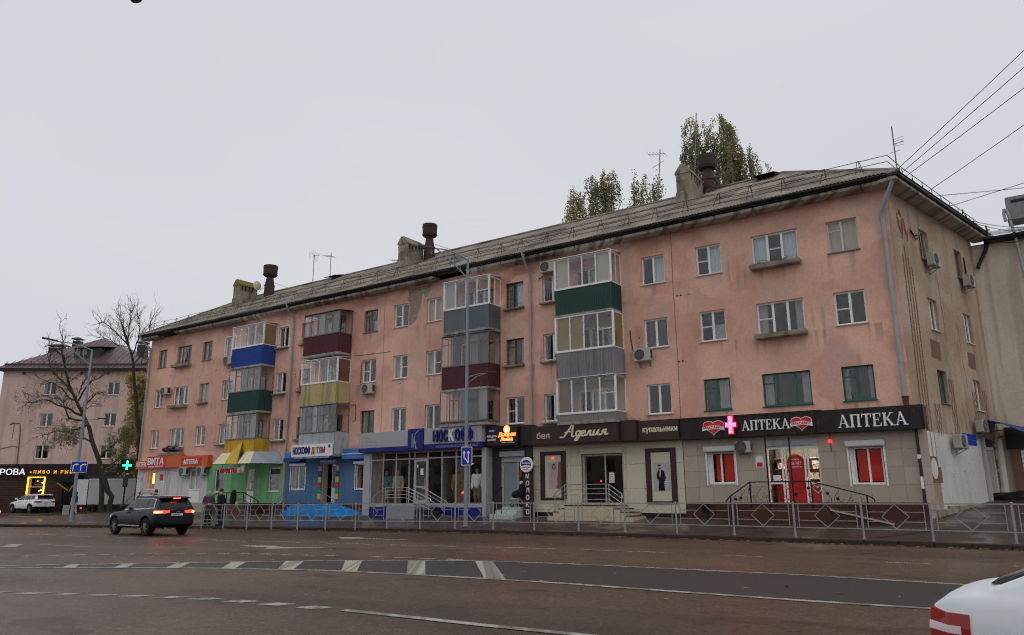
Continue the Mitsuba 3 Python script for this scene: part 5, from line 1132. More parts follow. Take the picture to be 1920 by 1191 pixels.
def panel(name, P, m_, t=.02):
    P = np.array(P, float); n_ = np.cross(P[1] - P[0], P[-1] - P[0]); n_ = n_ / np.linalg.norm(n_) * t; k_ = len(P); i = list(range(k_))
    F = [[0, j, j + 1] for j in range(1, k_ - 1)]; F += [[k_, k_ + j + 1, k_ + j] for j in range(1, k_ - 1)]
    for j in range(k_): F += [[j, j + k_, (j + 1) % k_], [(j + 1) % k_, j + k_, (j + 1) % k_ + k_]]
    part(k, name, MB().add(np.vstack([P, P - n_]), F), m_)
panel('stripe', [(-45.05, -1.13, 4.45), (-44.85, -1.95, 3.70), (-43.55, -1.95, 3.66), (-44.1, -1.13, 4.46)], 'm_cream')
panel('stripe', [(-44.1, -1.13, 4.46), (-43.55, -1.95, 3.66), (-43.45, -1.99, 3.64), (-42.25, -1.99, 3.64), (-42.95, -1.16, 5.12), (-43.2, -1.16, 5.14), (-43.35, -1.16, 5.1)], 'm_panel_yellow')
panel('stripe', [(-42.6, -1.13, 4.46), (-42.25, -1.95, 3.66), (-40.95, -1.95, 3.66), (-41.7, -1.13, 4.46)], 'm_cream')
panel('stripe', [(-41.7, -1.13, 4.46), (-40.95, -1.95, 3.66), (-40.2, -1.15, 3.66), (-40.1, -.06, 3.66), (-40.6, -.06, 4.44), (-41.65, -1.1, 4.46)], 'm_awning_grey')
part(k, 'edge_bar', MB().tube([(-44.9, -1.96, 3.66), (-40.95, -1.96, 3.63), (-40.1, -.1, 3.64)], .025, 6), 'm_tar')
k = thing('fruit_sign', 'red cut-out fruit shop lettering with a white and orange plate hanging under the awning', 'shop sign')
part(k, 'lettering', MB().text('ФРУКТЫ', -44.45, -42.72, 3.10, .30, -1.60, depth=.05, shear=-.0), 'm_red_sign'); part(k, 'backing', MB().prism(strokes([[(-44.4, 3.26), (-43.6, 3.26), (-42.75, 3.26)]], .17), -1.59, -1.56), 'm_letter')
part(k, 'plate', MB().prism(strokes([[(-42.55, 3.26), (-42.35, 3.30), (-42.15, 3.28)], [(-42.2, 3.4), (-42.05, 3.55)]], .16), -1.60, -1.55), 'm_letter'); part(k, 'fruit', MB().prism(Polygon([(-42.52, 3.14), (-42.36, 3.42), (-42.16, 3.2), (-42.3, 3.12)]), -1.612, -1.601), 'm_toy_yellow')
part(k, 'fruit', MB().prism(Polygon([(-42.4, 3.12), (-42.28, 3.3), (-42.1, 3.16)]), -1.616, -1.613), 'm_orange'); part(k, 'hanger', MB().box(-44.3, -44.28, -1.58, -1.56, 3.4, 3.72).box(-42.5, -42.48, -1.58, -1.56, 3.4, 3.72), 'm_black')
k = thing('fruit_shop_porch', 'low brick-red porch of the green fruit shop', 'porch')
part(k, 'landing', MB().cbox(-45.0, -41.8, -1.55, -.095, .2, 1.05, .012), 'm_plinth')
for i in range(3): part(k, 'step', MB().cbox(-41.795 + .3 * i, -41.5 + .3 * i, -1.55, -.1, .2, .9 - .16 * i, .01), 'm_plinth')
step_railing('black square tube railing on the fruit shop porch', [(-45.7, 1.35), (-45.65, 1.5), (-44.6, 1.86), (-41.95, 1.86), (-40.5, 1.36), (-40.45, 1.2)], -1.5, [(-45.6, .4, 1.5), (-44.6, .4, 1.86), (-43.7, 1.0, 1.86), (-42.8, 1.0, 1.86), (-41.95, 1.0, 1.86), (-41.2, .6, 1.6), (-40.5, .4, 1.38)], (.45,), 'm_black', .032)

# ------------------------------------------------------------------ white and orange pharmacy (left end)
solid_front('white_pharmacy_front', -56.98, -48.06, 1.2, 4.3, 'm_wall_white', [SO['vi_w1'], SO['vi_door'], SO['vi_w2']], label='white painted wall of the left-hand pharmacy')
part(AB, 'plinth', MB().cbox(-56.98, -48.06, -.08, -.002, .2, 1.195), 'm_tile_b')
k = thing('orange_pharmacy_sign', 'orange fascia with white pharmacy lettering at the left end of the building', 'shop sign')
part(k, 'panel', MB().cbox(-56.72, -55.18, -.42, -.055, 3.68, 4.28), 'm_orange'); part(k, 'panel', MB().cbox(-55.17, -50.9, -.42, -.055, 3.70, 4.58), 'm_orange'); part(k, 'panel', MB().cbox(-50.89, -47.7, -.42, -.055, 3.64, 4.46), 'm_orange')
letters(k, 'АПТЕК', -56.70, -55.26, 3.86, .32, -.425, 'm_letter', depth=.03)
bk = part(k, 'backing', MB().prism(sbox(-55.10, 3.72, -52.85, 4.50).buffer(.04), -.455, -.424), 'm_red_sign')
letters(k, 'ВИТА', -55.02, -52.95, 3.95, .48, -.46, 'm_letter', depth=.04); letters(k, 'ЭКСПРЕСС', -54.95, -53.0, 3.76, .10, -.458, 'm_letter', depth=.01)
part(k, 'panel_red', MB().cbox(-50.85, -48.4, -.432, -.422, 3.76, 4.36), 'm_red_sign'); letters(k, 'АПТЕКА', -50.52, -48.78, 3.88, .34, -.434, 'm_letter', depth=.03)
a, b, c, d = SO['vi_w1']; k = window(AB, a, b, c, d, style='white', lay='1', y=.15, sill='white', lab='window of the left pharmacy with a lit yellow poster')
part(k, 'lit_poster', MB().box(a + .38, b - .06, .19, .2, c + .42, d - .15), 'm_toy_yellow', **lamp((1.1, .55, .06))); part(k, 'poster_text', MB().text('24', a + .55, b - .2, c + .8, .2, .188, depth=.004), 'm_red_sign')
a, b, c, d = SO['vi_door']; k = part(AB, 'left_pharmacy_door', label='narrow glazed white door of the left pharmacy')
part(k, 'frame', MB().cbox(a, a + .08, .0, .06, c, d).cbox(b - .08, b, .0, .06, c, d).cbox(a + .08, b - .08, 0, .06, d - .08, d).cbox(a + .08, b - .08, 0, .06, c, 1.6), 'm_white')
part(k, 'pane', MB().quad((a + .08, .03, 1.6), (b - .08, .03, 1.6), (b - .08, .03, d - .08), (a + .08, .03, d - .08)), 'm_glass'); part(k, 'blind', MB().box(a + .08, b - .08, .07, .075, 1.6, d - .08), 'm_curtain_beige')
window(AB, *[SO['vi_w2'][i] for i in (0, 1, 2, 3)], style='white', lay='2', y=.04, sill='white', cur='b', lab='two-pane window over a white panel between the air conditioners')
part(AB, 'white_panel', MB().cbox(-50.2, -48.85, -.075, -.052, 1.22, 2.0), 'm_white')
single('wall_plate', MB().cbox(-53.95, -53.5, -.075, -.052, 2.8, 3.25), 'm_red_sign', 'small red plate on the white wall between the pharmacy window and door', 'plate'); single('house_number', MB().cbox(-56.45, -56.2, -.075, -.052, 2.75, 3.1), 'm_ltext', 'small dark number plate at the left corner of the white wall', 'plate')
step_railing('red painted railing in front of the left pharmacy', [(-56.0, .9), (-55.2, 1.45), (-54.4, 1.90), (-52.2, 1.90), (-50.9, 1.5), (-50.8, 1.4)], -1.6, [(-54.4, .35, 1.9), (-52.2, .35, 1.9), (-55.2, .3, 1.45), (-51.0, .3, 1.52)], (.5,), 'm_mural_red', .026)
k = thing('pharmacy_steps', 'low grey entrance slab behind the red railing', 'steps'); part(k, 'landing', MB().cbox(-54.5, -52.0, -1.6, -.085, .2, 1.15), 'm_concrete')
for i in range(3): part(k, 'step', MB().cbox(-51.995 + .3 * i, -51.7 + .3 * i, -1.6, -.09, .2, .98 - .2 * i, .01), 'm_concrete')
k = thing('black_sacks', 'pile of black sacks and scrap on the second-floor ledge above the orange sign', 'sacks')
rr = np.random.default_rng(2)
for i in range(4):
    ico = trimesh.creation.icosphere(2, .28); v = ico.vertices * [1.2, .7, .6] * (1 + .35 * (meshkit.fbm(ico.vertices * 4 + i, 3)[:, None] - .5)) + [-53.2 + .42 * i, -.28, 5.02 + .08 * (i % 2)]
    part(k, 'sack', MB().add(v, ico.faces), 'm_black', True)
part(k, 'ledge', MB().cbox(-53.9, -51.2, -.45, -.02, 4.60, 4.78), 'm_concrete')
# ------------------------------------------------------------------ right side wall: windows, faded mural bands, door
for (a, b, c, d), st, lay, cur in zip(side_open[:6], ('oldwhite', 'white', 'greenwood', 'frame_old', 'white', 'white'), ('2', '2', '2T', '2', '2', '2'), ('W', 'd', 's', None, 'r', 's')):
    window(AB, a, b, c, d, M=SIDE, style=st, lay=lay, cur=cur, y=.15, sill='sill' if st == 'white' else 'sill_old', fw=.05)
mu = part(AB, 'mural', label='faded brown incised mural bands on the side wall')
for i, s0 in enumerate((.78, 1.06, 1.34, 1.60)):
    part(mu, 'band', MB(SIDE).prism(Polygon([(s0, 3.95), (s0 + .10, 3.95), (s0 + .25, 11.5 - .4 * abs(i - 1)), (s0 + .13, 11.6 - .4 * abs(i - 1))]), -.004, -.001), 'm_mural_brown')
rr = np.random.default_rng(31)
fl = MB(SIDE)
for x, z, w, h, a in ((.95, 12.5, .22, .9, .25), (1.25, 12.3, .20, 1.0, -.2), (1.55, 12.45, .18, .8, .2), (1.75, 12.1, .16, .6, -.3), (1.2, 12.95, .25, .4, .8)):
    t = np.linspace(0, 2*np.pi, 14); px, pz = w / 2 * np.cos(t) * (1 + .25 * np.cos(3 * t + x * 9)), h / 2 * np.sin(t)
    fl.prism(Polygon(np.c_[x + px * math.cos(a) - pz * math.sin(a), z + px * math.sin(a) + pz * math.cos(a)]).buffer(0), -.004, -.001)
part(mu, 'flower', fl, 'm_mural_red', kind='stuff')
for x0, x1, z0, z1 in ((2.75, 3.85, 7.0, 7.85), (7.25, 8.25, 7.05, 7.85)): part(mu, 'panel', MB(SIDE).prism(Polygon([(x0, z0 + .06), (x1 - .06, z0), (x1, z1 - .04), (x0 + .03, z1)]), -.004, -.001), 'm_mural_brown')
for s0, z0, hgt in ((4.25, 6.3, 2.4), (2.3, 5.1, 1.3), (8.5, 6.2, 2.0), (7.1, 6.0, 1.7)):            # net of incised lines beside the lower windows
    q = MB(SIDE)
    for i in range(5):
        t = np.linspace(0, 1, 14); q.tube(np.c_[s0 + i * .13 + .045 * np.sin(t * 16 + i * np.pi), np.full(14, -.002), z0 - t * hgt], .014, 4)
    part(mu, 'net', q, 'm_mural_brown')
q = MB(SIDE)
for s0, z0, z1 in ((5.6, 5.4, 4.2), (6.1, 5.5, 4.3), (4.6, 12.2, 8.0), (6.4, 9.0, 6.1), (3.5, 8.2, 7.2)):
    t = np.linspace(0, 1, 9); q.tube(np.c_[s0 + rr.normal(0, .04, 9) + .2 * t, np.full(9, -.001), z0 + (z1 - z0) * t], .010, 4)
part(mu, 'crack', q, 'm_mural_brown', kind='stuff')
# white painted lower part with two white bands and an oval on a brown plate
wp = Polygon([(1.86, .95), (7.70, 1.15), (7.70, 3.86), (6.2, 3.80), (5.0, 3.90), (1.86, 3.93)])
part(AB, 'white_dado', MB(SIDE).prism(wp, -.008, -.001), 'm_paint_side', label='white painted lower part of the side wall')
for s0 in (1.08, 1.50): part(mu, 'white_band', MB(SIDE).prism(sbox(s0, 2.96, s0 + .26, 3.95), -.006, -.001), 'm_mural_white')
part(mu, 'plate', MB(SIDE).prism(Polygon([(.98, 1.96), (2.08, 1.98), (2.08, 2.58), (1.80, 2.58), (1.72, 2.98), (.98, 2.98)]), -.014, -.0085), 'm_mural_brown')
part(mu, 'oval', MB(SIDE).prism(affinity.translate(affinity.scale(Point(0, 0).buffer(1, quad_segs=10), .33, .40), 1.36, 2.52), -.022, -.015), 'm_mural_white')
part(AB, 'side_plinth', MB(SIDE).cbox(.95, 7.6, -.10, -.010, .2, .98).cbox(2.2, 7.6, -.12, -.010, .2, 1.1), 'm_concrete')
# side door with old tiled pilasters and a curved canopy
a, b, c, d = side_open[6]
k = part(AB, 'side_door', label='tall pale door between tiled pilasters on the side wall')
part(k, 'leaf', MB(SIDE).cbox(a + .1, b - .1, .10, .15, c, 3.45).cbox(a + .3, a + .38, .085, .099, 1.5, 3.1).cbox(b - .4, b - .32, .085, .099, 1.5, 3.1), 'm_oldwhite')
part(k, 'frame', MB(SIDE).cbox(a, a + .1, .02, .14, c, 3.6).cbox(b - .1, b, .02, .14, c, 3.6).cbox(a + .1, b - .1, .02, .14, 3.46, 3.6), 'm_sill')
part(k, 'transom', MB(SIDE).box(a, b, .05, .1, 3.61, 3.95), 'm_granite')
for s0, s1, m_ in ((7.25, 7.42, 'm_oldwhite'), (9.20, 9.85, 'm_sill')): part(k, 'pilaster', MB(SIDE).cbox(s0, s1, -.16, -.011 if s0 < 7.7 else -.001, 1.1, 4.0, .02), m_)
rows_ = np.arange(1.25, 3.9, .14)
for z in rows_:
    part(k, 'tile', MB(SIDE).cbox(7.44, 7.72, -.05, -.0105, z, z + .125, .006), 'm_tile_b' if rr.random() < .6 else 'm_mural_brown')
    part(k, 'tile', MB(SIDE).cbox(9.07, 9.18, -.05, -.002, z, z + .125, .006), 'm_tile_b' if rr.random() < .6 else 'm_mural_brown')
k = thing('door_canopy', 'curved dark blue canopy over the side door', 'canopy')
t = np.linspace(0, 1, 9); V = []
for s0 in (6.95, 9.75):
    for u in t: V.append((s0, -1.7 * u, 4.72 - .62 * u**1.9))
V = np.array(V); i = np.arange(8); F_ = np.stack([i, i + 1, i + 10, i + 9], 1)
part(k, 'sheet', MB(SIDE).add(np.vstack([V, V + [0, 0, .03]]), np.vstack([F_, F_ + 18, np.stack([i, i + 18, i + 19, i + 1], 1)])), 'm_toy_blue', 40)
part(k, 'bracket', MB(SIDE).bar((7.0, -.02, 4.1), (7.0, -1.2, 4.25), .03).bar((9.7, -.02, 4.1), (9.7, -1.2, 4.25), .03).bar((7.0, -1.45, 4.1), (9.7, -1.45, 4.1), .03), 'm_black')
single('street_name_plate', MB(SIDE).cbox(5.1, 6.75, -.03, -.012, 3.82, 4.06, .004), 'm_plate_blue', 'dark blue plate on the white dado below the side wall air conditioners', 'plate'); part('street_name_plate', 'lower_plate', MB(SIDE).cbox(5.45, 6.7, -.03, -.012, 3.58, 3.80, .004), 'm_plate_blue')
cbm = MB(SIDE)
cbm.tube([(2.0, -.05, 12.45), (2.4, -.06, 12.25), (2.95, -.06, 12.4), (3.03, -.05, 12.0), (3.03, -.05, 11.5)], .025, 5).tube([(2.0, -.06, 12.35), (2.5, -.06, 12.1), (2.95, -.06, 12.3)], .02, 5).tube([(8.65, -.04, 12.6), (8.6, -.05, 11.7)], .03, 5)
part(AB, 'wall_cables', cbm, 'm_cable', kind='stuff')
dp = part(AB, 'downpipe', MB(SIDE).tube([(10.3, -.72, 13.85), (10.25, -.6, 13.2), (10.1, -.25, 12.5), (10.05, -.2, 12.3)], [.10, .09, .085, .085], 8), 'm_tar', label='broken dark downpipe at the far end of the side wall')

# ------------------------------------------------------------------ outdoor air conditioner units
def aircon(M, x, z, label, w=.80, h=.55, d=.30, off=.16, fan=.25, brackets=True, cable=None):
    """x, z: the middle of the bottom edge; the unit stands off the wall."""
    k = thing('air_conditioner', label, 'air conditioner', 'air conditioners on the walls'); y1 = -off; y0 = -off - d
    part(k, 'case', MB(M).cbox(x - w/2, x + w/2, y0, y1, z, z + h, .018), 'm_oldwhite' if fan > .235 else 'm_sill')
    fx = x - w * .14
    fg = MB(M)
    for r in np.linspace(.05, fan, 5): fg.lathe([(r - .006, -.004), (r + .006, -.004), (r + .006, .006), (r - .006, .006), (r - .006, -.004)], (fx, y0 - .008, z + h / 2), 20, 'y')
    for a in np.arange(8) * np.pi / 4: fg.bar((fx, y0 - .008, z + h/2), (fx + fan * math.cos(a), y0 - .008, z + h/2 + fan * math.sin(a)), .008)
    part(k, 'fan_recess', MB(M).lathe([(0, -.0015), (fan, -.0015), (fan, .004)], (fx, y0 - .0005, z + h/2), 24, 'y'), 'm_black'); part(k, 'fan_grille', fg, 'm_greymetal')
    part(k, 'side_louvres', MB(M).box(x + w/2 + .001, x + w/2 + .004, y0 + .05, y1 - .05, z + .1, z + h - .1), 'm_granite')
    if brackets:
        b = MB(M)
        for s in (-.3, .3): b.bar((x + s * w, -.005, z - .02), (x + s * w, y0 - .03, z - .02), .03).bar((x + s * w, -.005, z - .25), (x + s * w, -.005, z + .05), .03).bar((x + s * w, -.01, z - .24), (x + s * w, y0 + .04, z - .03), .022)
        part(k, 'bracket', b, 'm_greymetal')
    if cable: part(k, 'pipe', MB(M).tube(cable, .022, 5), 'm_granite')
    return k
aircon(None, -46.42, 10.72, 'air conditioner under the top-floor window left of the bright blue balcony', w=.95, h=.58, d=.28)
aircon(None, -19.75, 12.86, 'air conditioner high under the eaves beside the topmost dark green balcony', w=.82, h=.62, cable=[(-20.1, -.1, 12.9), (-20.3, -.06, 12.75), (-20.5, -.06, 12.7)])
aircon(None, -32.5, 7.55, 'air conditioner under the window right of the beige balcony', w=.95, h=.58, cable=[(-32.9, -.1, 7.7), (-33.3, -.05, 7.6), (-33.4, -.05, 8.2), (-33.35, -.05, 9.6)])
aircon(None, -14.62, 7.66, 'air conditioner on the open wall right of the grey corrugated balcony', w=.84, h=.60, cable=[(-15.0, -.1, 7.9), (-15.25, -.04, 8.3), (-15.35, -.04, 9.0), (-15.35, -.04, 9.3)])
aircon(None, -53.95, 9.15, 'air conditioner beside the third-floor window at the left end of the facade', w=1.0, h=.55)
aircon(None, -50.5, 3.10, 'left one of the two air conditioners under the orange fascia', w=.86, h=.56, off=.20)
aircon(None, -48.35, 3.10, 'right one of the two air conditioners under the orange fascia', w=.86, h=.56, off=.20)
aircon(None, -10.22, 3.30, 'air conditioner tucked under the dark pharmacy fascia beside the red window', w=.64, h=.46, d=.28, off=.15)
aircon(SIDE, 3.55, 11.05, 'air conditioner below the first top-floor window of the side wall', w=.80, h=.58, cable=[(3.2, -.1, 11.1), (3.0, -.05, 11.3), (3.0, -.05, 12.2)])
aircon(SIDE, 7.95, 10.95, 'air conditioner below the second top-floor window of the side wall', w=.78, h=.55, cable=[(8.6, -.1, 11.2), (8.65, -.05, 11.6), (8.65, -.05, 12.3)])
aircon(SIDE, 3.75, 3.36, 'air conditioner on the white dado with a dark stain below it', w=.84, h=.56)
aircon(SIDE, 6.75, 4.16, 'air conditioner beside the curved blue canopy', w=.78, h=.52)

# ------------------------------------------------------------------ beige corner building
CB = thing('corner_building', 'plain beige rendered building joining the side wall at the right edge', 'building')
x0, y0 = -1.36, 9.96
part(CB, 'wall', MB().box(x0 - .3, 14.0, y0, y0 + .5, -.1, 13.55), 'm_beige')
part(CB, 'eaves', MB().cbox(x0 + .55, 14.2, y0 - .45, y0 - .003, 13.50, 13.66), 'm_tar'); part(CB, 'gutter', MB().tube([(x0 + .6, y0 - .5, 13.64), (14.2, y0 - .5, 13.66)], .08, 8), 'm_tar')
nseam = 36; rs = MB(); rsm = MB()
for i in range(nseam):
    xa = x0 + .4 + i * .42
    rs.add([(xa, y0 - .55, 13.74), (xa + .41, y0 - .55, 13.74), (xa + .41, y0 + 5, 15.6), (xa, y0 + 5, 15.6)], [[0, 1, 2, 3]]); rsm.bar((xa, y0 - .55, 13.76), (xa, y0 + 5, 15.62), .03, .05)
part(CB, 'roof', rs, 'm_zinc'); part(CB, 'roof_seams', rsm, 'm_zinc')
part(CB, 'shop_band', MB().cbox(x0 + .2, 14, y0 - .25, y0 - .003, 3.55, 4.55), 'm_tar')
sh = part(CB, 'roller_shutter', label='pale roller shutter with thick rounded slats')
for i in range(9): part(sh, 'slat', MB().lathe([(0, 0), (.13, 0), (.13, 4.6), (0, 4.6)], (x0 + .72, y0 - .06, 1.62 + i * .222), 10, 'x'), 'm_letter', 60)
part(sh, 'guide', MB().cbox(x0 + .35, x0 + .68, y0 - .2, y0 - .004, 1.1, 3.55), 'm_mural_brown'); part(sh, 'bottom_bar', MB().cbox(x0 + .7, x0 + 5.4, y0 - .16, y0 - .004, 1.2, 1.48), 'm_mural_brown')
fp = thing('flue_pipe', 'bent metal flue pipe with a box cowl rising over the roof of the beige building', 'flue pipe')
part(fp, 'pipe', MB().tube([(.62, y0 - .32, 11.5), (.5, y0 - .32, 13.6), (.38, y0 - .32, 14.6), (.30, y0 - .32, 15.0), (.22, y0 - .32, 15.02), (.19, y0 - .32, 14.8), (.22, y0 - .32, 14.4)], .07, 8), 'm_zinc', 50)
part(fp, 'cowl', MB().cbox(.32, 2.2, y0 + .1, y0 + 1.2, 14.55, 15.75, .03), 'm_panel_grey'); part(fp, 'cowl_slot', MB().box(.55, 2.2, y0 + .085, y0 + .099, 15.42, 15.56), 'm_black'); part(fp, 'shelf', MB().cbox(.3, 2.4, y0 - .4, y0 + .05, 14.42, 14.48), 'm_greymetal')
single('roof_rod', MB().tube([(-.55, y0 - .2, 13.7), (-.62, y0 - .2, 14.4)], .045, 6).tube([(-.70, y0 - .2, 14.15), (-.48, y0 - .2, 14.15)], .04, 5), 'm_mural_red', 'short reddish rod standing on the eaves of the beige building', 'rod')
single('black_tarpaulin', MB().add(*(lambda s: (s.vertices * [1.3, .6, .36] * (1 + .4 * (meshkit.fbm(s.vertices * 3, 3)[:, None] - .5)) + [-.85, 8.2, 1.30], s.faces))(trimesh.creation.icosphere(3))), 'm_black', 'crumpled black tarpaulin on the ground beside the side door', 'tarpaulin', smooth=True)

# ------------------------------------------------------------------ antennas on the roof, overhead wires
def antenna(x, y, z0, z1, kind, label, lean=0.0):
    k = thing('antenna', label, 'antenna', 'antennas on the roof'); m_ = 'm_greymetal'
    part(k, 'mast', MB().tube([(x, y, z0), (x + lean, y, z1)], .028, 6), m_)
    q = MB(); xt = x + lean
    if kind == 'grid':
        for i in range(7): q.tube([(xt + .05, y - .1, z1 - .7 + i * .11), (xt + .62, y - .1, z1 - .66 + i * .11)], .008, 4)
        for i in range(5): q.tube([(xt - .5 + i * .15, y - .05, z1 - .25), (xt - .45 + i * .15, y - .05, z1 + .3)], .008, 4)
        q.tube([(xt - .1, y, z1 - .05), (xt + .6, y, z1 - .15)], .02, 5)
    elif kind == 'small':
        for i in range(4): q.tube([(xt + .04, y - .3, z1 - .75 - i * .10), (xt + .42, y - .3, z1 - .70 - i * .12)], .010, 4)
        q.tube([(xt, y, z1 - .85), (xt + .4, y - .3, z1 - .9)], .014, 4).tube([(xt - .2, y, z1 - 1.2), (xt + .2, y, z1 - 1.15)], .012, 4)
    elif kind == 'mast':
        q.tube([(xt - .85, y, z1 - 2.2), (xt - .2, y, z1 - 2.6), (xt, y, z1 - 2.55)], .014, 4)
        for i in range(3): q.tube([(xt - .75 + i * .2, y - .3, z1 - 2.25 - i * .12), (xt - .7 + i * .2, y + .3, z1 - 2.2 - i * .12)], .009, 4)
    else:
        q.tube([(xt - .75, y, z1 - .12), (xt + .3, y, z1 - .35)], .016, 5)
        for i in range(6): q.tube([(xt - .7 + i * .19, y - .35, z1 - .13 - i * .043), (xt - .7 + i * .19, y + .35, z1 - .13 - i * .043)], .009, 4)
        if kind == 'two': q.tube([(xt - .5, y, z1 - 1.0), (xt + .2, y, z1 - .75)], .014, 5)
    part(k, 'elements', q, m_)
antenna(-44.1, 4.9, 17.3, 19.8, 'grid', 'antenna with a grid panel left of its twin on the ridge')
antenna(-42.2, 4.9, 17.3, 19.6, 'yagi', 'antenna with a tilted boom right of the grid antenna')
antenna(-35.3, 5.0, 17.4, 18.0, 'yagi', 'very short antenna just showing over the ridge')
antenna(-15.7, 5.0, 17.3, 20.7, 'two', 'tall antenna in front of the sparse poplar', lean=.3)
antenna(-13.6, 5.0, 17.2, 22.3, 'mast', 'tallest antenna mast, dark and leaning in front of the large poplars', lean=.45)
antenna(-3.3, 1.2, 14.3, 16.9, 'small', 'antenna at the right corner of the roof')
k = thing('satellite_dish', 'small white satellite dish between the mossy chimney and the vent stack', 'satellite dish')
part(k, 'dish', MB().lathe([(0, .10), (.2, .075), (.36, 0), (.37, .01), (.2, .09), (0, .115)], (-48.55, 3.2, 17.65), 16, 'x'), 'm_cream', 40); part(k, 'arm', MB().tube([(-49.2, 3.2, 17.3), (-48.7, 3.2, 17.25), (-48.5, 3.2, 17.55)], .02, 5).tube([(-48.7, 3.2, 17.25), (-48.0, 3.6, 17.5)], .015, 5), 'm_greymetal')
def wire(a, b, sag, r=.014):
    t = np.linspace(0, 1, 18)[:, None]; P = np.array(a) * (1 - t) + np.array(b) * t; P[:, 2] -= sag * 4 * (t * (1 - t))[:, 0]
    return MB().tube(P, r, 5)
lab = ['highest of the wires climbing from the roof corner to the right', 'second wire climbing from the roof corner to the right', 'third wire climbing from the roof corner to the right', 'lowest steep wire climbing from the side eaves to the right']
for (a, b), l in zip([((-3.2, .6, 14.7), (9.0, -6.0, 21.3)), ((-3.15, .7, 14.5), (9.0, -5.6, 20.4)), ((-3.1, .9, 14.35), (9.0, -4.0, 19.6)), ((-2.6, 3.2, 14.3), (9.0, -1.0, 19.3))], lab): single('overhead_wire', wire(a, b, .15), 'm_cable', l, 'wire', 'wires at the right')
for (a, b, s), l in zip([((-1.9, 5.8, 14.4), (12.0, 2.5, 15.6), .1), ((-2.2, 4.6, 14.6), (12.0, 12.0, 15.7), .1), ((-1.3, 8.0, 14.3), (1.2, 9.3, 13.75), .1), ((-1.2, 8.3, 14.3), (1.6, 9.3, 13.6), .25), ((-.9, 9.4, 13.7), (1.4, 9.4, 13.5), .35)],
                     ['nearly level wire running right from the side eaves', 'thin level wire above the side eaves', 'upper slack cable between the eaves and the beige building', 'lower slack cable between the eaves and the beige building', 'drooping cable loop under the eaves of the beige building']):
    single('overhead_wire', wire(a, b, s), 'm_cable', l, 'wire', 'wires at the right')
cj = MB()
rr = np.random.default_rng(4)
for i in range(10): cj.tube([(-1.5 + rr.normal(0, .1), 7.4 + rr.normal(0, .3), 14.1), (-1.45 + rr.normal(0, .15), 7.6 + rr.normal(0, .4), 14.5 + rr.normal(0, .1)), (-1.2 + rr.normal(0, .1), 8.2 + rr.normal(0, .3), 14.2)], .014, 4)
single('cable_bundle', cj, 'm_cable', 'tangle of cables and insulators on the side eaves', 'cables')
# ------------------------------------------------------------------ left neighbour: pink house with a hipped brown roof over a dark shop
LM = frame((-74.546, 3.431, 0), (math.cos(math.radians(36.43)), math.sin(math.radians(36.43))))
LB = thing('neighbour_building', 'pale pink building with a brown hipped roof above a dark planked shop at the left', 'building')
lw = [(-3.52, -2.22), (2.44, 3.65)]; lr = [(11.156, 12.40), (8.156, 9.40), (5.156, 6.40)]
lh = unary_union([sbox(a, c, b, d) for a, b in lw for c, d in lr] + [sbox(-3.62, 1.75, -2.25, 3.45)])
part(LB, 'wall', MB(LM).prism(sbox(-7.42, 0, 6.8, 13.45).difference(lh), 0, .4), 'm_oldpink')
part(LB, 'side_wall', MB(LM).box(-7.42, -7.0, .4, 24, 0, 13.45).box(6.4, 6.8, .4, 24, 0, 13.45), 'm_oldpink'); part(LB, 'interior', MB(LM).box(-7, 6.3, 4, 4.1, 0, 13).box(-7, 6.3, .4, 4, 10.5, 10.6).box(-7, 6.3, .4, 4, 7.5, 7.6).box(-7, 6.3, .4, 4, 4.4, 4.5), 'm_interior')
for a, b in lw:
    for c, d in lr: window(LB, a, b, c, d, M=LM, style='white', lay='2', cur='s' if a < 0 else None, y=.12, fw=.07)
ro = part(LB, 'roof', label='dark brown hipped metal roof')
e0, ez, rz_ = .62, 13.62, 17.6; AX = -1.44
P = lambda x, y, z: (LM[:3, :3] @ np.array([x, y, z]) + LM[:3, 3])
part(ro, 'front_slope', MB().add([P(-8.0, -e0, ez), P(7.4, -e0, ez), P(AX, 6.0, rz_ + .3)], [[0, 1, 2]]), 'm_metalroof')
part(ro, 'left_slope', MB().add([P(-8.0, 24.0, ez), P(-8.0, -e0, ez), P(AX, 6.0, rz_ + .3), P(AX, 18.0, rz_ + .3)], [[0, 1, 2, 3]]), 'm_metalroof'); part(ro, 'right_slope', MB().add([P(7.4, -e0, ez), P(7.4, 24.0, ez), P(AX, 18.0, rz_ + .3), P(AX, 6.0, rz_ + .3)], [[0, 1, 2, 3]]), 'm_metalroof')
part(ro, 'eaves_board', MB(LM).cbox(-8.0, 7.4, -e0, -e0 + .05, 13.46, 13.64), 'm_tar'); part(ro, 'soffit', MB(LM).box(-7.95, 7.35, -e0 + .06, 24, 13.47, 13.52), 'm_mural_brown')
sgp = MB(LM); z_ = lambda y: ez + (y + e0) * (rz_ + .3 - ez) / (6.0 + e0)
for x in np.arange(-7.2, 6.5, 1.15): sgp.bar((x, -.1, z_(-.1)), (x, -.1, z_(-.1) + .42), .035)
part(ro, 'snow_guard', sgp.bar((-7.4, -.1, z_(-.1) + .12), (7, -.1, z_(-.1) + .12), .05, .16), 'm_granite')
rsm = MB(LM)
for x in np.arange(-7.5, 7.2, .5):
    top = 5.9 * min((x + 8.0) / 6.56, (7.4 - x) / 8.84); rsm.bar((x, -e0, ez + .01), (x, top, z_(top) + .01), .025, .04)
part(ro, 'seams', rsm, 'm_metalroof', kind='stuff')
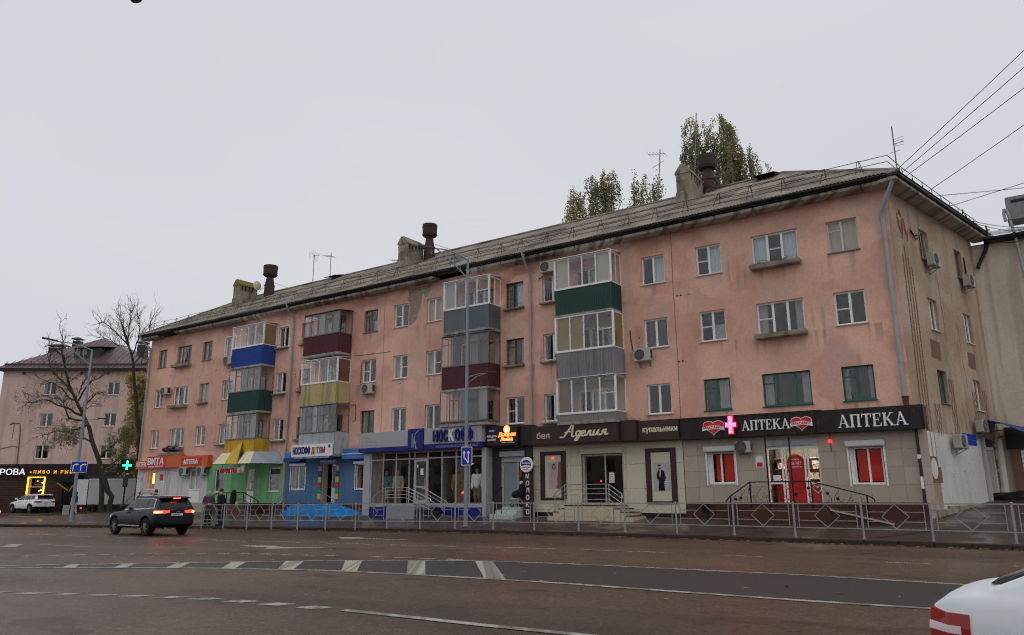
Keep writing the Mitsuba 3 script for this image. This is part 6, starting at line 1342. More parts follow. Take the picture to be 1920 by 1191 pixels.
def lchim(x0, x1, y0, y1, zb, zt, lab):
    k = part(ro, 'chimney', label=lab); part(k, 'shaft', MB(LM).cbox(x0, x1, y0, y1, zb, zt), 'm_granite')
    lg = MB(LM)
    for x in np.linspace(x0 + .08, x1 - .08, max(2, int((x1 - x0) / .35))): lg.bar((x, y0 + .06, zt), (x, y0 + .06, zt + .2), .04).bar((x, y1 - .06, zt), (x, y1 - .06, zt + .2), .04)
    part(k, 'legs', lg, 'm_zinc'); part(k, 'cap', MB(LM).cbox(x0 - .1, x1 + .1, y0 - .1, y1 + .1, zt + .2, zt + .27).add([(x0 - .1, y0 - .1, zt + .27), (x1 + .1, y0 - .1, zt + .27), (x1 + .1, y1 + .1, zt + .27), (x0 - .1, y1 + .1, zt + .27), ((x0+x1)/2, (y0+y1)/2, zt + .48)], [[0, 1, 4], [1, 2, 4], [2, 3, 4], [3, 0, 4]]), 'm_granite')
lchim(-6.2, -4.5, 4.6, 5.4, 14.8, 16.62, 'long dark chimney on the left hip'); lchim(-4.75, -4.0, 6.2, 7.0, 15.5, 17.65, 'square dark chimney near the ridge'); lchim(3.2, 4.0, 3.6, 4.4, 14.4, 16.75, 'tall dark chimney at the right hip')
k = part(ro, 'dormer', label='wide flat-roofed dormer'); part(k, 'front', MB(LM).box(-1.9, .55, 1.55, 4.2, 14.9, 16.0), 'm_granite'); part(k, 'roof', MB(LM).add([(-2.2, 1.1, 15.98), (.95, 1.1, 16.05), (.95, 4.6, 16.6), (-2.2, 4.6, 16.6), (-2.2, 1.1, 16.03), (.95, 1.1, 16.10), (.95, 4.6, 16.65), (-2.2, 4.6, 16.65)], [[0, 3, 2, 1], [4, 5, 6, 7], [0, 1, 5, 4], [1, 2, 6, 5], [3, 0, 4, 7]]), 'm_metalroof')
part(k, 'louvre', MB(LM).box(-1.75, -1.3, 1.53, 1.549, 15.3, 15.85).box(-1.1, -.65, 1.53, 1.549, 15.3, 15.85), 'm_greymetal')
for x in (-5.5, -2.7, -.1, 2.4): part(LB, 'attic_vent', MB(LM).box(x - .15, x + .15, -.012, -.002, 13.08, 13.35), 'm_granite')
part(LB, 'wall_cable', MB(LM).tube([(-6.1, -.03, 8.35), (-5.8, -.03, 8.5), (-5.2, -.03, 8.42), (-5.05, -.03, 7.4), (-4.95, -.03, 4.6)], .05, 5).tube([(-5.7, -.03, 8.45), (-5.75, -.03, 7.0)], .025, 4).tube([(-7.3, -.03, 5.9), (-5.6, -.03, 6.35), (-5.0, -.03, 6.2)], .035, 4), 'm_mural_brown')
dk = part(LB, 'shop_band', MB(LM).cbox(-7.42, 12, -.30, -.005, 3.62, 4.66), 'm_fascia', label='dark fascia band over the planked shop front')
pl = part(LB, 'planked_front', label='dark brown horizontal planks of the beer and fish shop')
z = .0
while z < 3.6:
    for a, b in ((-7.42, -3.75), (-2.12, -.45)) if 1.6 < z < 3.5 else ((-7.42, -.45),): part(pl, 'plank', MB(LM).cbox(a, b, -.10, -.012, z + .006, z + .145, .02), 'm_planks')
    z += .15
part(pl, 'backing', MB(LM).prism(sbox(-7.42, 0, -.4, 3.61).difference(lh), -.011, -.003), 'm_tar')
k = part(LB, 'lit_window', label='shop window in a glowing yellow frame'); a, b, c, d = -3.72, -2.15, 1.72, 3.50
part(k, 'frame', MB(LM).cbox(a, a + .08, -.18, -.02, c, d).cbox(b - .08, b, -.18, -.02, c, d).cbox(a + .08, b - .08, -.18, -.02, d - .08, d).cbox(a + .08, b - .08, -.18, -.02, c, c + .07), 'm_toy_yellow', **lamp((1.0, .44, .03)))
part(k, 'mullion', MB(LM).cbox(a + .12, b - .12, .02, .08, 2.55, 2.64), 'm_oldwhite'); part(k, 'pane', MB(LM).quad((a + .12, .05, c + .1), (b - .12, .05, c + .1), (b - .12, .05, d - .12), (a + .12, .05, d - .12)), 'm_glass')
part(k, 'room', MB(LM).box(a, b, 1.0, 1.05, c, d), 'm_granite')
gl = MB(LM); rr = np.random.default_rng(6)
for i in range(9): gl.lathe([(0, 0), (.05, .02), (.05, .09), (0, .11)], (rr.uniform(-3.2, -2.4), .5, rr.choice([2.0, 2.15, 2.3, 2.95, 3.1]) + rr.uniform(-.05, .05)), 8)
part(k, 'lamps', gl, 'm_letter', kind='stuff', **lamp((2.2, 1.8, .7))); part(k, 'bottles', MB(LM).box(-3.4, -2.4, .3, .5, 1.8, 2.0).box(-3.3, -2.9, .3, .5, 2.75, 2.9), 'm_mural_red')
k = thing('beer_shop_sign', 'white and golden lettering on the dark fascia of the beer and fish shop', 'shop sign')
part(k, 'lettering', MB(LM).text('КУРОВА', -7.3, -3.93, 3.68, .56, -.305, depth=.05, bold=False), 'm_letter', **lamp((.22, .22, .24)))
part(k, 'golden_lettering', MB(LM).text('• П И В О   И   Р Ы Б А', -3.48, .75, 3.78, .32, -.305, depth=.05, bold=False), 'm_toy_yellow', **lamp((.30, .14, .008)))
k = thing('entrance_canopy', 'black shop entrance canopy on yellow slanted struts', 'canopy')
part(k, 'roof', MB(LM).cbox(-.42, 1.35, -1.6, -.31, 2.95, 3.60), 'm_black'); part(k, 'strut', MB(LM).bar((-.3, -1.5, 2.95), (.55, -1.1, 2.25), .11, .08), 'm_toy_yellow'); part(k, 'strut', MB(LM).bar((1.2, -1.5, 2.7), (.7, -1.1, 2.15), .10, .08), 'm_toy_yellow')
part(LB, 'shop_door', MB(LM).box(-.4, 1.4, -.05, -.004, .3, 3.6), 'm_black'); part(LB, 'dark_annex', MB(LM).box(1.4, 12, -.30, -.006, .2, 3.61), 'm_granite')

# ------------------------------------------------------------------ white box truck parked in front of the annex
TM = LM @ np.array([[1, 0, 0, 3.35], [0, 1, 0, -4.9], [0, 0, 1, .22], [0, 0, 0, 1]]) 
tk = thing('box_truck', 'white box truck parked behind the bare trees', 'truck')
part(tk, 'box_body', MB(TM).cbox(1.5, 5.4, -1.1, 1.1, .80, 2.92, .03), 'm_truck'); part(tk, 'top_rail', MB(TM).cbox(1.48, 5.42, -1.13, -1.105, 2.82, 2.94), 'm_sill'); part(tk, 'rear_door', MB(TM).add([(.25, -1.3, .80), (1.44, -1.12, .80), (1.44, -1.12, 2.9), (.48, -1.3, 2.9), (.25, -1.26, .80), (1.44, -1.08, .80), (1.44, -1.08, 2.9), (.48, -1.26, 2.9)], [[0, 1, 2, 3], [4, 7, 6, 5], [0, 3, 7, 4], [3, 2, 6, 7]]), 'm_letter')
part(tk, 'chassis', MB(TM).box(.9, 7.2, -.8, .8, .45, .70), 'm_black'); part(tk, 'side_guard', MB(TM).box(2.4, 4.6, -1.05, -1.0, .25, .6), 'm_black'); part(tk, 'cab', MB(TM).cbox(5.45, 7.2, -1.05, 1.05, .5, 2.3, .15), 'm_truck')
for x in (1.9, 6.4):
    for y in (-1.02, .78): part(tk, 'wheel', MB(TM).lathe([(.15, -.12), (.34, -.12), (.38, -.06), (.38, .06), (.34, .12), (.15, .12)], (x, y + .12, .38), 16, 'y'), 'm_rubber', 50)
part(tk, 'tail_light', MB(TM).box(.95, 1.06, -1.02, -.98, .45, .56), 'm_lens_red', **lamp((2.5, .08, .04)))
# ------------------------------------------------------------------ pedestrian railing along the kerb
FP = [(1.35, -5.62), (-.85, -5.40), (-3.0, -5.22), (-5.02, -4.96), (-7.27, -4.64), (-9.5, -4.36), (-11.79, -4.16), (-14.01, -4.1), (-16.1, -4.18), (-18.15, -4.39), (-20.08, -4.71), (-21.89, -5.11), (-23.58, -5.55), (-25.18, -6.02),
      (-26.74, -6.49), (-28.25, -6.95), (-29.72, -7.38), (-31.17, -7.76), (-32.65, -8.07), (-34.21, -8.30), (-35.85, -8.42)]
PR = thing('pedestrian_railing', 'grey painted pavement railing with a diamond in every panel along the kerb', 'railing')
def fz(i): return float(ground_z(*FP[i]))
rr = np.random.default_rng(12)
FH = [1.13 - .006 * max(0, i - 10) for i in range(len(FP))]
for i, (x, y) in enumerate(FP):
    z = fz(i); t = rr.normal(0, .008, 2)
    part(PR, 'post', MB().tube([(x, y, z - .1), (x + t[0], y + t[1], z + FH[i] + .02)], .036, 8).lathe([(0, .0), (.07, .0), (.07, .012), (0, .014)], (x, y, z + .003), 10).lathe([(.036, 0), (.042, .0), (.03, .03), (0, .035)], (x + t[0], y + t[1], z + FH[i] + .015), 8), 'm_fence')
for i in range(len(FP) - 1):
    a, b = np.array(FP[i + 1]), np.array(FP[i]); L = np.linalg.norm(b - a); M = frame((*a, 0), b - a); z0 = (fz(i) + fz(i + 1)) / 2; H = (FH[i] + FH[i + 1]) / 2
    k = part(PR, 'panel'); w = .026; g = .04; tilt = rr.normal(0, .006)
    tz = lambda x: z0 + (fz(i) - fz(i + 1)) * (x / L - .5) + tilt * (x / L - .5)
    zt, zb, z1, z2 = H - .015, .32, H - .27, .56
    part(k, 'top_rail', MB(M).bar((g, 0, tz(g) + zt), (L - g, 0, tz(L - g) + zt), .04), 'm_fence'); part(k, 'bottom_rail', MB(M).bar((g, 0, tz(g) + zb), (L - g, 0, tz(L - g) + zb), .03), 'm_fence')
    for x in (.17, L - .17): part(k, 'upright', MB(M).bar((x, 0, tz(x) + zb), (x, 0, tz(x) + zt), .024), 'm_fence')
    xm, zm, dw, dh = L / 2, (zt + zb) / 2, min(.42, L * .2), (zt - zb) / 2 - .02
    part(k, 'diamond', MB(M).tube([(xm, 0, tz(xm) + zm - dh), (xm + dw, 0, tz(xm) + zm), (xm, 0, tz(xm) + zm + dh), (xm - dw, 0, tz(xm) + zm), (xm, 0, tz(xm) + zm - dh)], .018, 5), 'm_fence')
    for zz in (z1, z2):
        f_ = 1 - abs(zz - zm) / dh
        part(k, 'crossbar', MB(M).bar((.17, 0, tz(.17) + zz), (xm - dw * f_, 0, tz(xm) + zz), .022), 'm_fence'); part(k, 'crossbar', MB(M).bar((xm + dw * f_, 0, tz(xm) + zz), (L - .17, 0, tz(L) + zz), .022), 'm_fence')

# ------------------------------------------------------------------ lamp posts with road signs
def lamp_post(x, y, H, dirx, arm, label, low=None, r0=.105):
    k = thing('lamp_post', label, 'lamp post', 'grey lamp posts'); z = float(ground_z(x, y)); M = frame((x, y, z), dirx)
    part(k, 'pole', MB(M).tube([(0, 0, -.1), (0, 0, 3.2), (0, 0, 6.5), (0, 0, H)], [r0, r0 * .88, r0 * .74, r0 * .56], 12), 'm_pole', 50)
    part(k, 'base_plate', MB(M).lathe([(0, .03), (.2, .03), (.2, 0), (0, 0)], (0, 0, 0), 12), 'm_pole')
    ax, az = arm
    part(k, 'arm', MB(M).tube([(0, 0, H - .05), (ax * .25, 0, H + az * .42), (ax * .6, 0, H + az * .85), (ax, 0, H + az)], .035, 7), 'm_pole', 50)
    part(k, 'brace', MB(M).tube([(0, 0, H - 1.0), (ax * .55, 0, H - 1.0 + (az + 1.0) * .66), (ax * .9, 0, H + az * .95)], .032, 7).tube([(ax * .22, 0, H - .68), (ax * .22, 0, H + az * .36)], .016, 5).tube([(ax * .4, 0, H - .34), (ax * .4, 0, H + az * .62)], .016, 5), 'm_pole', 50)
    s = 1 if ax > 0 else -1
    part(k, 'luminaire', MB(M).add([(ax - s*.1, -.1, H + az - .03), (ax + s*.75, -.13, H + az + .1), (ax + s*.75, .13, H + az + .1), (ax - s*.1, .1, H + az - .03), (ax - s*.1, -.08, H + az + .06), (ax + s*.72, -.1, H + az + .19), (ax + s*.72, .1, H + az + .19), (ax - s*.1, .08, H + az + .06)],
                                       [[0, 3, 2, 1], [4, 5, 6, 7], [0, 1, 5, 4], [1, 2, 6, 5], [2, 3, 7, 6], [3, 0, 4, 7]]), 'm_granite')
    if low:
        lz, lx, ldz = low
        part(k, 'low_arm', MB(M).tube([(0, 0, lz), (lx * .6, 0, lz + ldz * .95), (lx, 0, lz + ldz)], .022, 6).tube([(0, 0, lz - .32), (lx * .5, 0, lz + ldz * .3), (lx * .92, 0, lz + ldz * .95)], .02, 6), 'm_pole', 50)
        part(k, 'low_luminaire', MB(M).cbox(lx - .06, lx + .50, -.07, .07, lz + ldz + .02, lz + ldz + .09, .02), 'm_granite')
    return M
dm = (.78946, .61380); dl = (.44009, .89795)
MP = lamp_post(-22.28, -3.84, 12.95, dm, (-1.75, .55), 'tall grey lamp post behind the railing in front of the sock shop', low=(6.95, .95, .2))
PLm = lamp_post(-47.88, -9.03, 10.4, dl, (-2.0, .35), 'tall grey lamp post near the bare trees at the left', low=(5.95, .80, .15))
def sign_plate(M, x0, x1, z0, z1, y, label, arrows):
    k = thing('road_sign', label, 'road sign')
    part(k, 'plate', MB(M).prism(sbox(x0 + .04, z0 + .04, x1 - .04, z1 - .04).buffer(.04, quad_segs=3), y, y + .02), 'm_letter')
    part(k, 'field', MB(M).prism(sbox(x0 + .055, z0 + .055, x1 - .055, z1 - .055).buffer(.03, quad_segs=3), y - .004, y - .001), 'm_plate_blue')
    for a in arrows: part(k, 'arrow', MB(M).prism(a, y - .009, y - .005), 'm_letter')
    part(k, 'clamp', MB(M).box(-.12, .12, y + .021, .0, z1 - .25, z1 - .2).box(-.12, .12, y + .021, .0, z0 + .2, z0 + .25), 'm_zinc')
def arrow(pts, w, hd):
    p = np.array(pts, float); d_ = p[-1] - p[-2]; d_ /= np.linalg.norm(d_); n_ = np.array([-d_[1], d_[0]])
    return unary_union([LineString(p).buffer(w, cap_style=2, join_style=2), Polygon([p[-1] + n_ * hd, p[-1] + d_ * hd * 1.7, p[-1] - n_ * hd])])
zb = 3.08 - .3
sign_plate(MP, -.24, .28, zb, zb + .86, -.16, 'blue road sign with two upward arrows merging on the middle lamp post', [arrow([(.10, zb + .1), (.10, zb + .56)], .028, .075), arrow([(.10, zb + .12), (-.10, zb + .36), (-.10, zb + .56)], .028, .075)])
zb = 3.0 - .13
sign_plate(PLm, -.36, .50, zb, zb + .66, -.16, 'blue road sign with two arrows bending right on the left lamp post', [arrow([(-.24, zb + .07), (-.24, zb + .38), (-.17, zb + .47), (-.07, zb + .47)], .028, .075), arrow([(.16, zb + .07), (.16, zb + .38), (.23, zb + .47), (.33, zb + .47)], .028, .075)])
k = thing('street_luminaire', 'dark lamp head hanging into the picture at the top edge left', 'street lamp')
hd_ = np.array([-14.47, -25.39, 11.86])
part(k, 'head', MB().add(*(lambda s: (s.vertices * [.16, .10, .05] + hd_ + [0, 0, .02], s.faces))(trimesh.creation.icosphere(2))), 'm_granite', True); part(k, 'arm', MB().tube([hd_ + [0, 0, .05], hd_ + [-1.2, -.9, .5], hd_ + [-3.4, -2.6, .7]], .035, 6), 'm_granite'); part(k, 'pole', MB().tube([hd_ + [-3.4, -2.6, .9], [hd_[0] - 3.4, hd_[1] - 2.6, -.05]], [.07, .11], 8), 'm_granite')

# green pharmacy cross on its own post
k = thing('green_cross_sign', 'lit green pharmacy cross on a dark post at the corner of the building', 'cross sign')
cx_, cy_ = -52.2, -3.6; gz_ = float(ground_z(cx_, cy_)); CMr = frame((cx_, cy_, 0), (.585, .811))
part(k, 'post', MB(CMr).tube([(0, .05, gz_ - .1), (0, .05, 3.95)], .05, 8), 'm_black'); part(k, 'box', MB(CMr).cbox(-.40, .40, .0, .12, 3.35, 4.18), 'm_black')
cp = unary_union([sbox(-.30, 3.71, .30, 3.82), sbox(-.055, 3.46, .055, 4.07)]); part(k, 'cross', MB(CMr).prism(cp, -.03, -.003), 'm_toy_green', **lamp((.05, 2.4, .45)))
part(k, 'camera', MB(CMr).tube([(.0, .05, 3.15), (.12, -.05, 3.2)], .05, 6), 'm_sill'); part(k, 'housing', MB(CMr).cbox(-.16, .16, -.06, .14, 2.3, 2.95, .04), 'm_granite')

# ------------------------------------------------------------------ cars
def loft(rings):
    k, n = len(rings), len(rings[0]); V = np.vstack(rings); F = []
    j = np.arange(n); j2 = (j + 1) % n
    for i in range(k - 1): F.append(np.stack([i*n + j, i*n + j2, (i+1)*n + j2, (i+1)*n + j], 1))
    F = np.vstack(F); F = np.vstack([F[:, [0, 1, 2]], F[:, [0, 2, 3]]])
    a = np.arange(1, n - 1); F = np.vstack([F, np.stack([a*0, a + 1, a], 1), (k-1)*n + np.stack([a*0, a, a + 1], 1)])
    m = m3.Manifold(m3.Mesh(np.ascontiguousarray(V, np.float32), np.ascontiguousarray(F, np.uint32)))
    return m if m.volume() > 0 else m3.Manifold(m3.Mesh(np.ascontiguousarray(V, np.float32), np.ascontiguousarray(F[:, ::-1], np.uint32)))
def ring(x, half):
    h = np.array(half); q = np.vstack([h, (h * [-1, 1])[::-1]]); _, ix = np.unique(q.round(5), axis=0, return_index=True); q = q[np.sort(ix)]
    return np.c_[np.full(len(q), x), q]
def ext(poly, a, b, axis):
    """Manifold prism of a polygon: axis 'y' takes (x, z) points, 'x' takes (y, z), 'z' takes (x, y)."""
    cs = m3.CrossSection([np.array(poly, float)], m3.FillRule.NonZero); m = m3.Manifold.extrude(cs, b - a)
    v = {'z': [[1, 0, 0, 0], [0, 1, 0, 0], [0, 0, 1, a]], 'y': [[1, 0, 0, 0], [0, 0, 1, a], [0, 1, 0, 0]], 'x': [[0, 0, 1, a], [1, 0, 0, 0], [0, 1, 0, 0]]}[axis]
    return m.transform(np.array(v, float))
def mbx(x0, x1, y0, y1, z0, z1): return m3.Manifold.cube((x1 - x0, y1 - y0, z1 - z0)).translate((x0, y0, z0))
def man(M, m):
    q = m.to_mesh(); return MB(M).add(q.vert_properties[:, :3], q.tri_verts)

def car(label, pos, heading, paint, S, cat='car', group=None, lit=True, plate='А 482 МК', wheel_m='m_greymetal', scale=1.0):
    k = thing('car', label, cat, group)
    M = frame(pos, (math.cos(heading), math.sin(heading))); M = M.copy(); M[:3, :3] *= scale
    xs = np.linspace(S['tail'], S['nose'], 34); f = lambda key: PchipInterpolator(*np.array(S[key]).T)
    zb, zt, wd = f('bottom'), f('belt'), f('width')
    def body(g=0.0):
        R = []
        for i, x in enumerate(xs):
            a, b, w = float(zb(x)) - g, float(zt(x)) + g, float(wd(x)) + g; x = x + (-g if i == 0 else g if i == len(xs) - 1 else 0); h = b - a
            R.append(ring(x, [(0, a), (w * .80, a), (w * .93, a + .05), (w * .985, a + .16), (w, a + h * .45), (w * .992, a + h * .68), (w * .965, b - .10), (w * .925, b - .035), (w * .86, b), (w * .5, b + .022), (0, b + .03)]))
        m = loft(R)
        for wx in (0, S['wb']):
            for sy in (-1, 1):
                c = m3.Manifold.cylinder(.9, S['arch'], S['arch'], 36).rotate((90, 0, 0)).translate((wx, (.95 if sy < 0 else 1.85) - .95 + (0 if sy > 0 else -.0), S['r'] + .02))
                m = m - (c.translate((0, -1.85 + S['W'] * .62 + .9, 0)) if sy > 0 else c.translate((0, -S['W'] * .62 + .0, 0)))
        return m
    cab = S['cabin']
    def cabin(g=0.0):
        R = []
        for x, z, wb_, wr in cab:
            zbelt = float(zt(x)) - .06; z = max(z, zbelt + .03) + g; wb_, wr = wb_ + g, wr + g
            R.append(ring(x, [(0, zbelt), (wb_, zbelt), (wb_ - (wb_ - wr) * .55, zbelt + (z - zbelt) * .6), (wr, z - .05), (wr - .06, z - .012), (wr * .6, z + .012), (0, z + .02)]))
        return loft(R)
    B, B1, Cb, C1 = body(), body(.010), cabin(), cabin(.008)
    part(k, 'body', man(M, B + Cb), paint, 35)
    lo = body(.006)
    part(k, 'lower_trim', man(M, lo ^ ext(S['trim'], -1.2, 1.2, 'y')), 'm_plasticblack', 35)
    for nm, pg in S['side_glass']:
        q = C1 ^ ext(pg, -1.2, 1.2, 'y')
        part(k, nm, man(M, q ^ mbx(-5, 6, .25, 1.2, 0, 3)), 'm_carglass', 35); part(k, nm, man(M, q ^ mbx(-5, 6, -1.2, -.25, 0, 3)), 'm_carglass', 35)
    part(k, 'rear_window', man(M, C1 ^ ext(S['rear_glass'], S['rg'][0], S['rg'][1], 'x')), 'm_carglass', 35); part(k, 'windscreen', man(M, C1 ^ ext(S['wind_glass'], S['wg'][0], S['wg'][1], 'x')), 'm_carglass', 35)
    if S.get('chrome'):
        q = cabin(.006) ^ ext(S['chrome'], -1.2, 1.2, 'y'); part(k, 'window_trim', man(M, q ^ mbx(-5, 6, .25, 1.2, 0, 3)), 'm_chrome', 35); part(k, 'window_trim', man(M, q ^ mbx(-5, 6, -1.2, -.25, 0, 3)), 'm_chrome', 35)
    for sy in (-1, 1):
        pg = [(x, z) for x, z in S['tail_light']]
        q = B1 ^ ext([(y * sy, z) for y, z in pg], S['tail'] - .1, S['tail'] + S['tl_wrap'], 'x')
        part(k, 'tail_light', man(M, q), 'm_lens_red', 35, **(lamp((1.0, .04, .02)) if lit else {}))
        if lit: part(k, 'brake_bulb', man(M, body(.016) ^ ext([(y * sy, z) for y, z in S['bulb']], S['tail'] - .1, S['tail'] + .30, 'x')), 'm_orange', 35, **lamp((3.2, .8, .2)))
        if S.get('tl_band'): part(k, 'reverse_light', man(M, body(.014) ^ ext([(y * sy, z) for y, z in S['tl_band']], S['tail'] - .1, S['tail'] + S['tl_wrap'] * .8, 'x')), 'm_heart_band', 35)
        part(k, 'headlight', man(M, B1 ^ mbx(S['nose'] - .45, S['nose'] + .1, *sorted((sy * .45, sy * 1.2)), S['hl'][0], S['hl'][1])), 'm_chrome', 35)
        part(k, 'door_handle', MB(M).cbox(.55, .75, *sorted((sy * (S['W'] / 2 - .03), sy * (S['W'] / 2 + .015))), S['bz'] - .17, S['bz'] - .13).cbox(1.5, 1.7, *sorted((sy * (S['W'] / 2 - .03), sy * (S['W'] / 2 + .015))), S['bz'] - .17, S['bz'] - .13), paint)
        part(k, 'mirror', MB(M).cbox(S['mir'], S['mir'] + .16, *sorted((sy * (S['W'] / 2 - .04), sy * (S['W'] / 2 + .19))), S['bz'] + .02, S['bz'] + .19, .04), S.get('mirror_m', paint))
        for d_ in S['doors']: part(k, 'door_seam', man(M, body(.004) ^ mbx(d_ - .006, d_ + .006, *sorted((sy * .3, sy * 1.2)), S['bz'] - .60, S['bz'])), 'm_black')
        if S.get('rails'): part(k, 'roof_rail', MB(M).tube([(-.45, sy * .60, S['H'] - .06), (-.35, sy * .60, S['H'] + .02), (1.35, sy * .60, S['H'] + .02), (1.5, sy * .60, S['H'] - .06)], .022, 6), 'm_chrome')
        if S.get('sills'): part(k, 'sill_strip', MB(M).cbox(.45, S['wb'] - .45, *sorted((sy * (S['W'] / 2 - .06), sy * (S['W'] / 2 + .01))), .40, .45, .01), 'm_chrome')
        for wx in (0, S['wb']):
            r = S['r']; y = sy * (S['W'] / 2 - .13); wk = part(k, 'wheel')
            part(wk, 'tyre', MB(M).lathe([(r * .62, -.11), (r * .9, -.115), (r, -.08), (r, .08), (r * .9, .115), (r * .62, .11), (r * .62, -.11)], (wx, y, r), 24, 'y'), 'm_rubber', 40)
            rm = MB(M).lathe([(0, .0), (r * .62, 0), (r * .64, sy * .06), (r * .60, sy * .065), (r * .60, sy * .02)], (wx, y + sy * .05, r), 20, 'y')
            part(wk, 'rim', rm, 'm_plasticblack')
            sp = MB(M)
            for a in np.arange(7) * 2 * np.pi / 7: sp.bar((wx, y + sy * .10, r), (wx + r * .60 * math.cos(a), y + sy * .09, r + r * .60 * math.sin(a)), .055, .03)
            part(wk, 'spokes', sp.lathe([(0, .02), (.07, .02), (.07, -.02), (0, -.02)], (wx, y + sy * .11, r), 12, 'y'), wheel_m)
    part(k, 'number_plate', MB(M).cbox(S['tail'] - .04, S['tail'] + .25, -.26, .26, S['pl'], S['pl'] + .115, .004), 'm_plate')
    RM = M @ np.array([[0, 1, 0, S['tail'] - .045], [-1, 0, 0, 0], [0, 0, 1, 0], [0, 0, 0, 1.0]])
    part(k, 'plate_text', MB(RM).text(plate, -.22, .12, S['pl'] + .025, .065, .0, depth=.003), 'm_black')
    if S.get('badge'): part(k, 'badge', MB(RM).text(*S['badge']), 'm_chrome')
    if S.get('spoiler'):
        part(k, 'spoiler', man(M, m3.Manifold.hull_points(np.array(S['spoiler'], np.float32))), S.get('sp_m', paint), 35)
        part(k, 'high_brake_light', MB(M).cbox(S['hb'][0] - .03, S['hb'][0] + .02, -.17, .17, S['hb'][1], S['hb'][1] + .05, .006), 'm_lens_red', **(lamp((3.2, .12, .06)) if lit else {}))
    part(k, 'exhaust', MB(M).tube([(S['tail'] + .25, .5, .34), (S['tail'] + .02, .5, .34)], .04, 8), 'm_chrome')
    if S.get('wiper'): part(k, 'rear_wiper', MB(RM).bar((.02, -.06, 1.16), (.30, -.03, 1.26), .02), 'm_black')
    return k
SUV = dict(W=1.93, H=1.72, wb=2.915, r=.385, arch=.47, tail=-.97, nose=3.80, bz=1.16,
           bottom=[(-.97, .50), (-.7, .36), (0, .36), (3.0, .34), (3.5, .34), (3.80, .42)], belt=[(-.97, 1.08), (-.85, 1.16), (0, 1.16), (1.2, 1.13), (2.1, 1.09), (2.5, 1.07), (3.3, 1.00), (3.65, .92), (3.80, .80)],
           width=[(-.97, .80), (-.85, .90), (-.5, .955), (0, .965), (2.9, .955), (3.4, .92), (3.65, .83), (3.80, .68)],
           cabin=[(-.86, 1.20, .87, .84), (-.70, 1.50, .87, .74), (-.56, 1.67, .875, .68), (-.2, 1.71, .885, .67), (.8, 1.72, .89, .67), (1.45, 1.69, .885, .66), (1.75, 1.58, .88, .69), (2.15, 1.28, .875, .79), (2.42, 1.09, .87, .85)],
           trim=[(-1.2, .2), (4.2, .2), (4.2, .50), (3.46, .50), (3.4, .78), (3.0, .93), (2.65, .84), (2.45, .50), (.48, .50), (.36, .80), (0, .93), (-.42, .78), (-.5, .56), (-1.2, .60)],
           side_glass=[('front_side_window', [(1.10, 1.18), (2.08, 1.16), (1.78, 1.45), (1.50, 1.60), (1.14, 1.62)]), ('rear_side_window', [(.18, 1.20), (1.03, 1.18), (1.06, 1.62), (.20, 1.62)]), ('quarter_window', [(-.45, 1.23), (.12, 1.20), (.14, 1.62), (-.34, 1.58)])],
           chrome=[(-.52, 1.205), (.2, 1.165), (1.1, 1.14), (2.18, 1.13), (2.14, 1.165), (1.1, 1.175), (.15, 1.195), (-.46, 1.23), (-.36, 1.585), (.15, 1.63), (1.1, 1.63), (1.5, 1.61), (1.5, 1.635), (1.1, 1.655), (.12, 1.655), (-.40, 1.61)],
           rear_glass=[(-.72, 1.20), (.72, 1.20), (.60, 1.585), (-.60, 1.585)], rg=(-1.2, -.45), wind_glass=[(-.78, 1.12), (.78, 1.12), (.60, 1.63), (-.60, 1.63)], wg=(1.62, 2.6),
           tail_light=[(.36, 1.0), (.72, .97), (1.2, .96), (1.2, 1.13), (.72, 1.12), (.36, 1.10)], tl_wrap=.34, bulb=[(.70, 1.0), (.98, .99), (.98, 1.08), (.70, 1.08)], hl=(.78, .93), doors=(.15, 1.07, 2.2), mir=1.95, mirror_m='m_suv', rails=True, sills=True, pl=.86,
           badge=('Jeep', -.09, .09, 1.02, .05, -.02), spoiler=[(-.86, -.66, 1.63), (-.86, .66, 1.63), (-.86, -.66, 1.67), (-.86, .66, 1.67), (-.5, -.70, 1.66), (-.5, .70, 1.66), (-.4, -.66, 1.72), (-.4, .66, 1.72), (-.55, .6, 1.6), (-.55, -.6, 1.6)], hb=(-.84, 1.60), wiper=True)
car('dark blue-grey off-road car with lit brake lights waiting on the road', (-31.75, -12.95, 0.0), math.radians(176.5), 'm_suv', SUV, scale=.95)
SU2 = dict(SUV, H=1.64, badge=None, chrome=None, sills=None, W=1.82, spoiler=[(a, b * .92, c - .06) for a, b, c in SUV['spoiler']], hb=(-.84, 1.54), cabin=[(a, b - .06 * (b > 1.3), c * .95, d * .95) for a, b, c, d in SUV['cabin']], width=[(a, b * .945) for a, b in SUV['width']], wb=2.75, nose=3.55, mirror_m='m_carwhite',
           side_glass=[(n, [(x, min(z, 1.56)) for x, z in p]) for n, p in SUV['side_glass']], belt=[(-.97, 1.06), (-.85, 1.12), (0, 1.13), (1.2, 1.11), (2.1, 1.07), (2.4, 1.05), (3.1, .98), (3.4, .9), (3.55, .78)], bottom=[(-.97, .50), (-.7, .36), (0, .34), (2.9, .33), (3.2, .34), (3.55, .42)],
           trim=[(-1.2, .2), (4.2, .2), (4.2, .44), (3.26, .44), (3.2, .72), (2.8, .88), (2.45, .78), (2.25, .44), (.48, .44), (.36, .76), (0, .88), (-.42, .74), (-.5, .56), (-1.2, .62)], tail_light=[(.42, .94), (.72, .92), (1.2, .92), (1.2, 1.08), (.72, 1.07), (.42, 1.05)])
SU2['width'][-2:] = [(3.40, .78), (3.55, .64)]; SU2['width'][-3] = (3.2, .86)
car('white compact off-road car parked by the dark planked shop', (-73.9, .86, float(ground_z(-73.9, .86)) - .02), math.radians(185), 'm_carwhite', SU2, lit=False, plate='К 057 ТЕ')
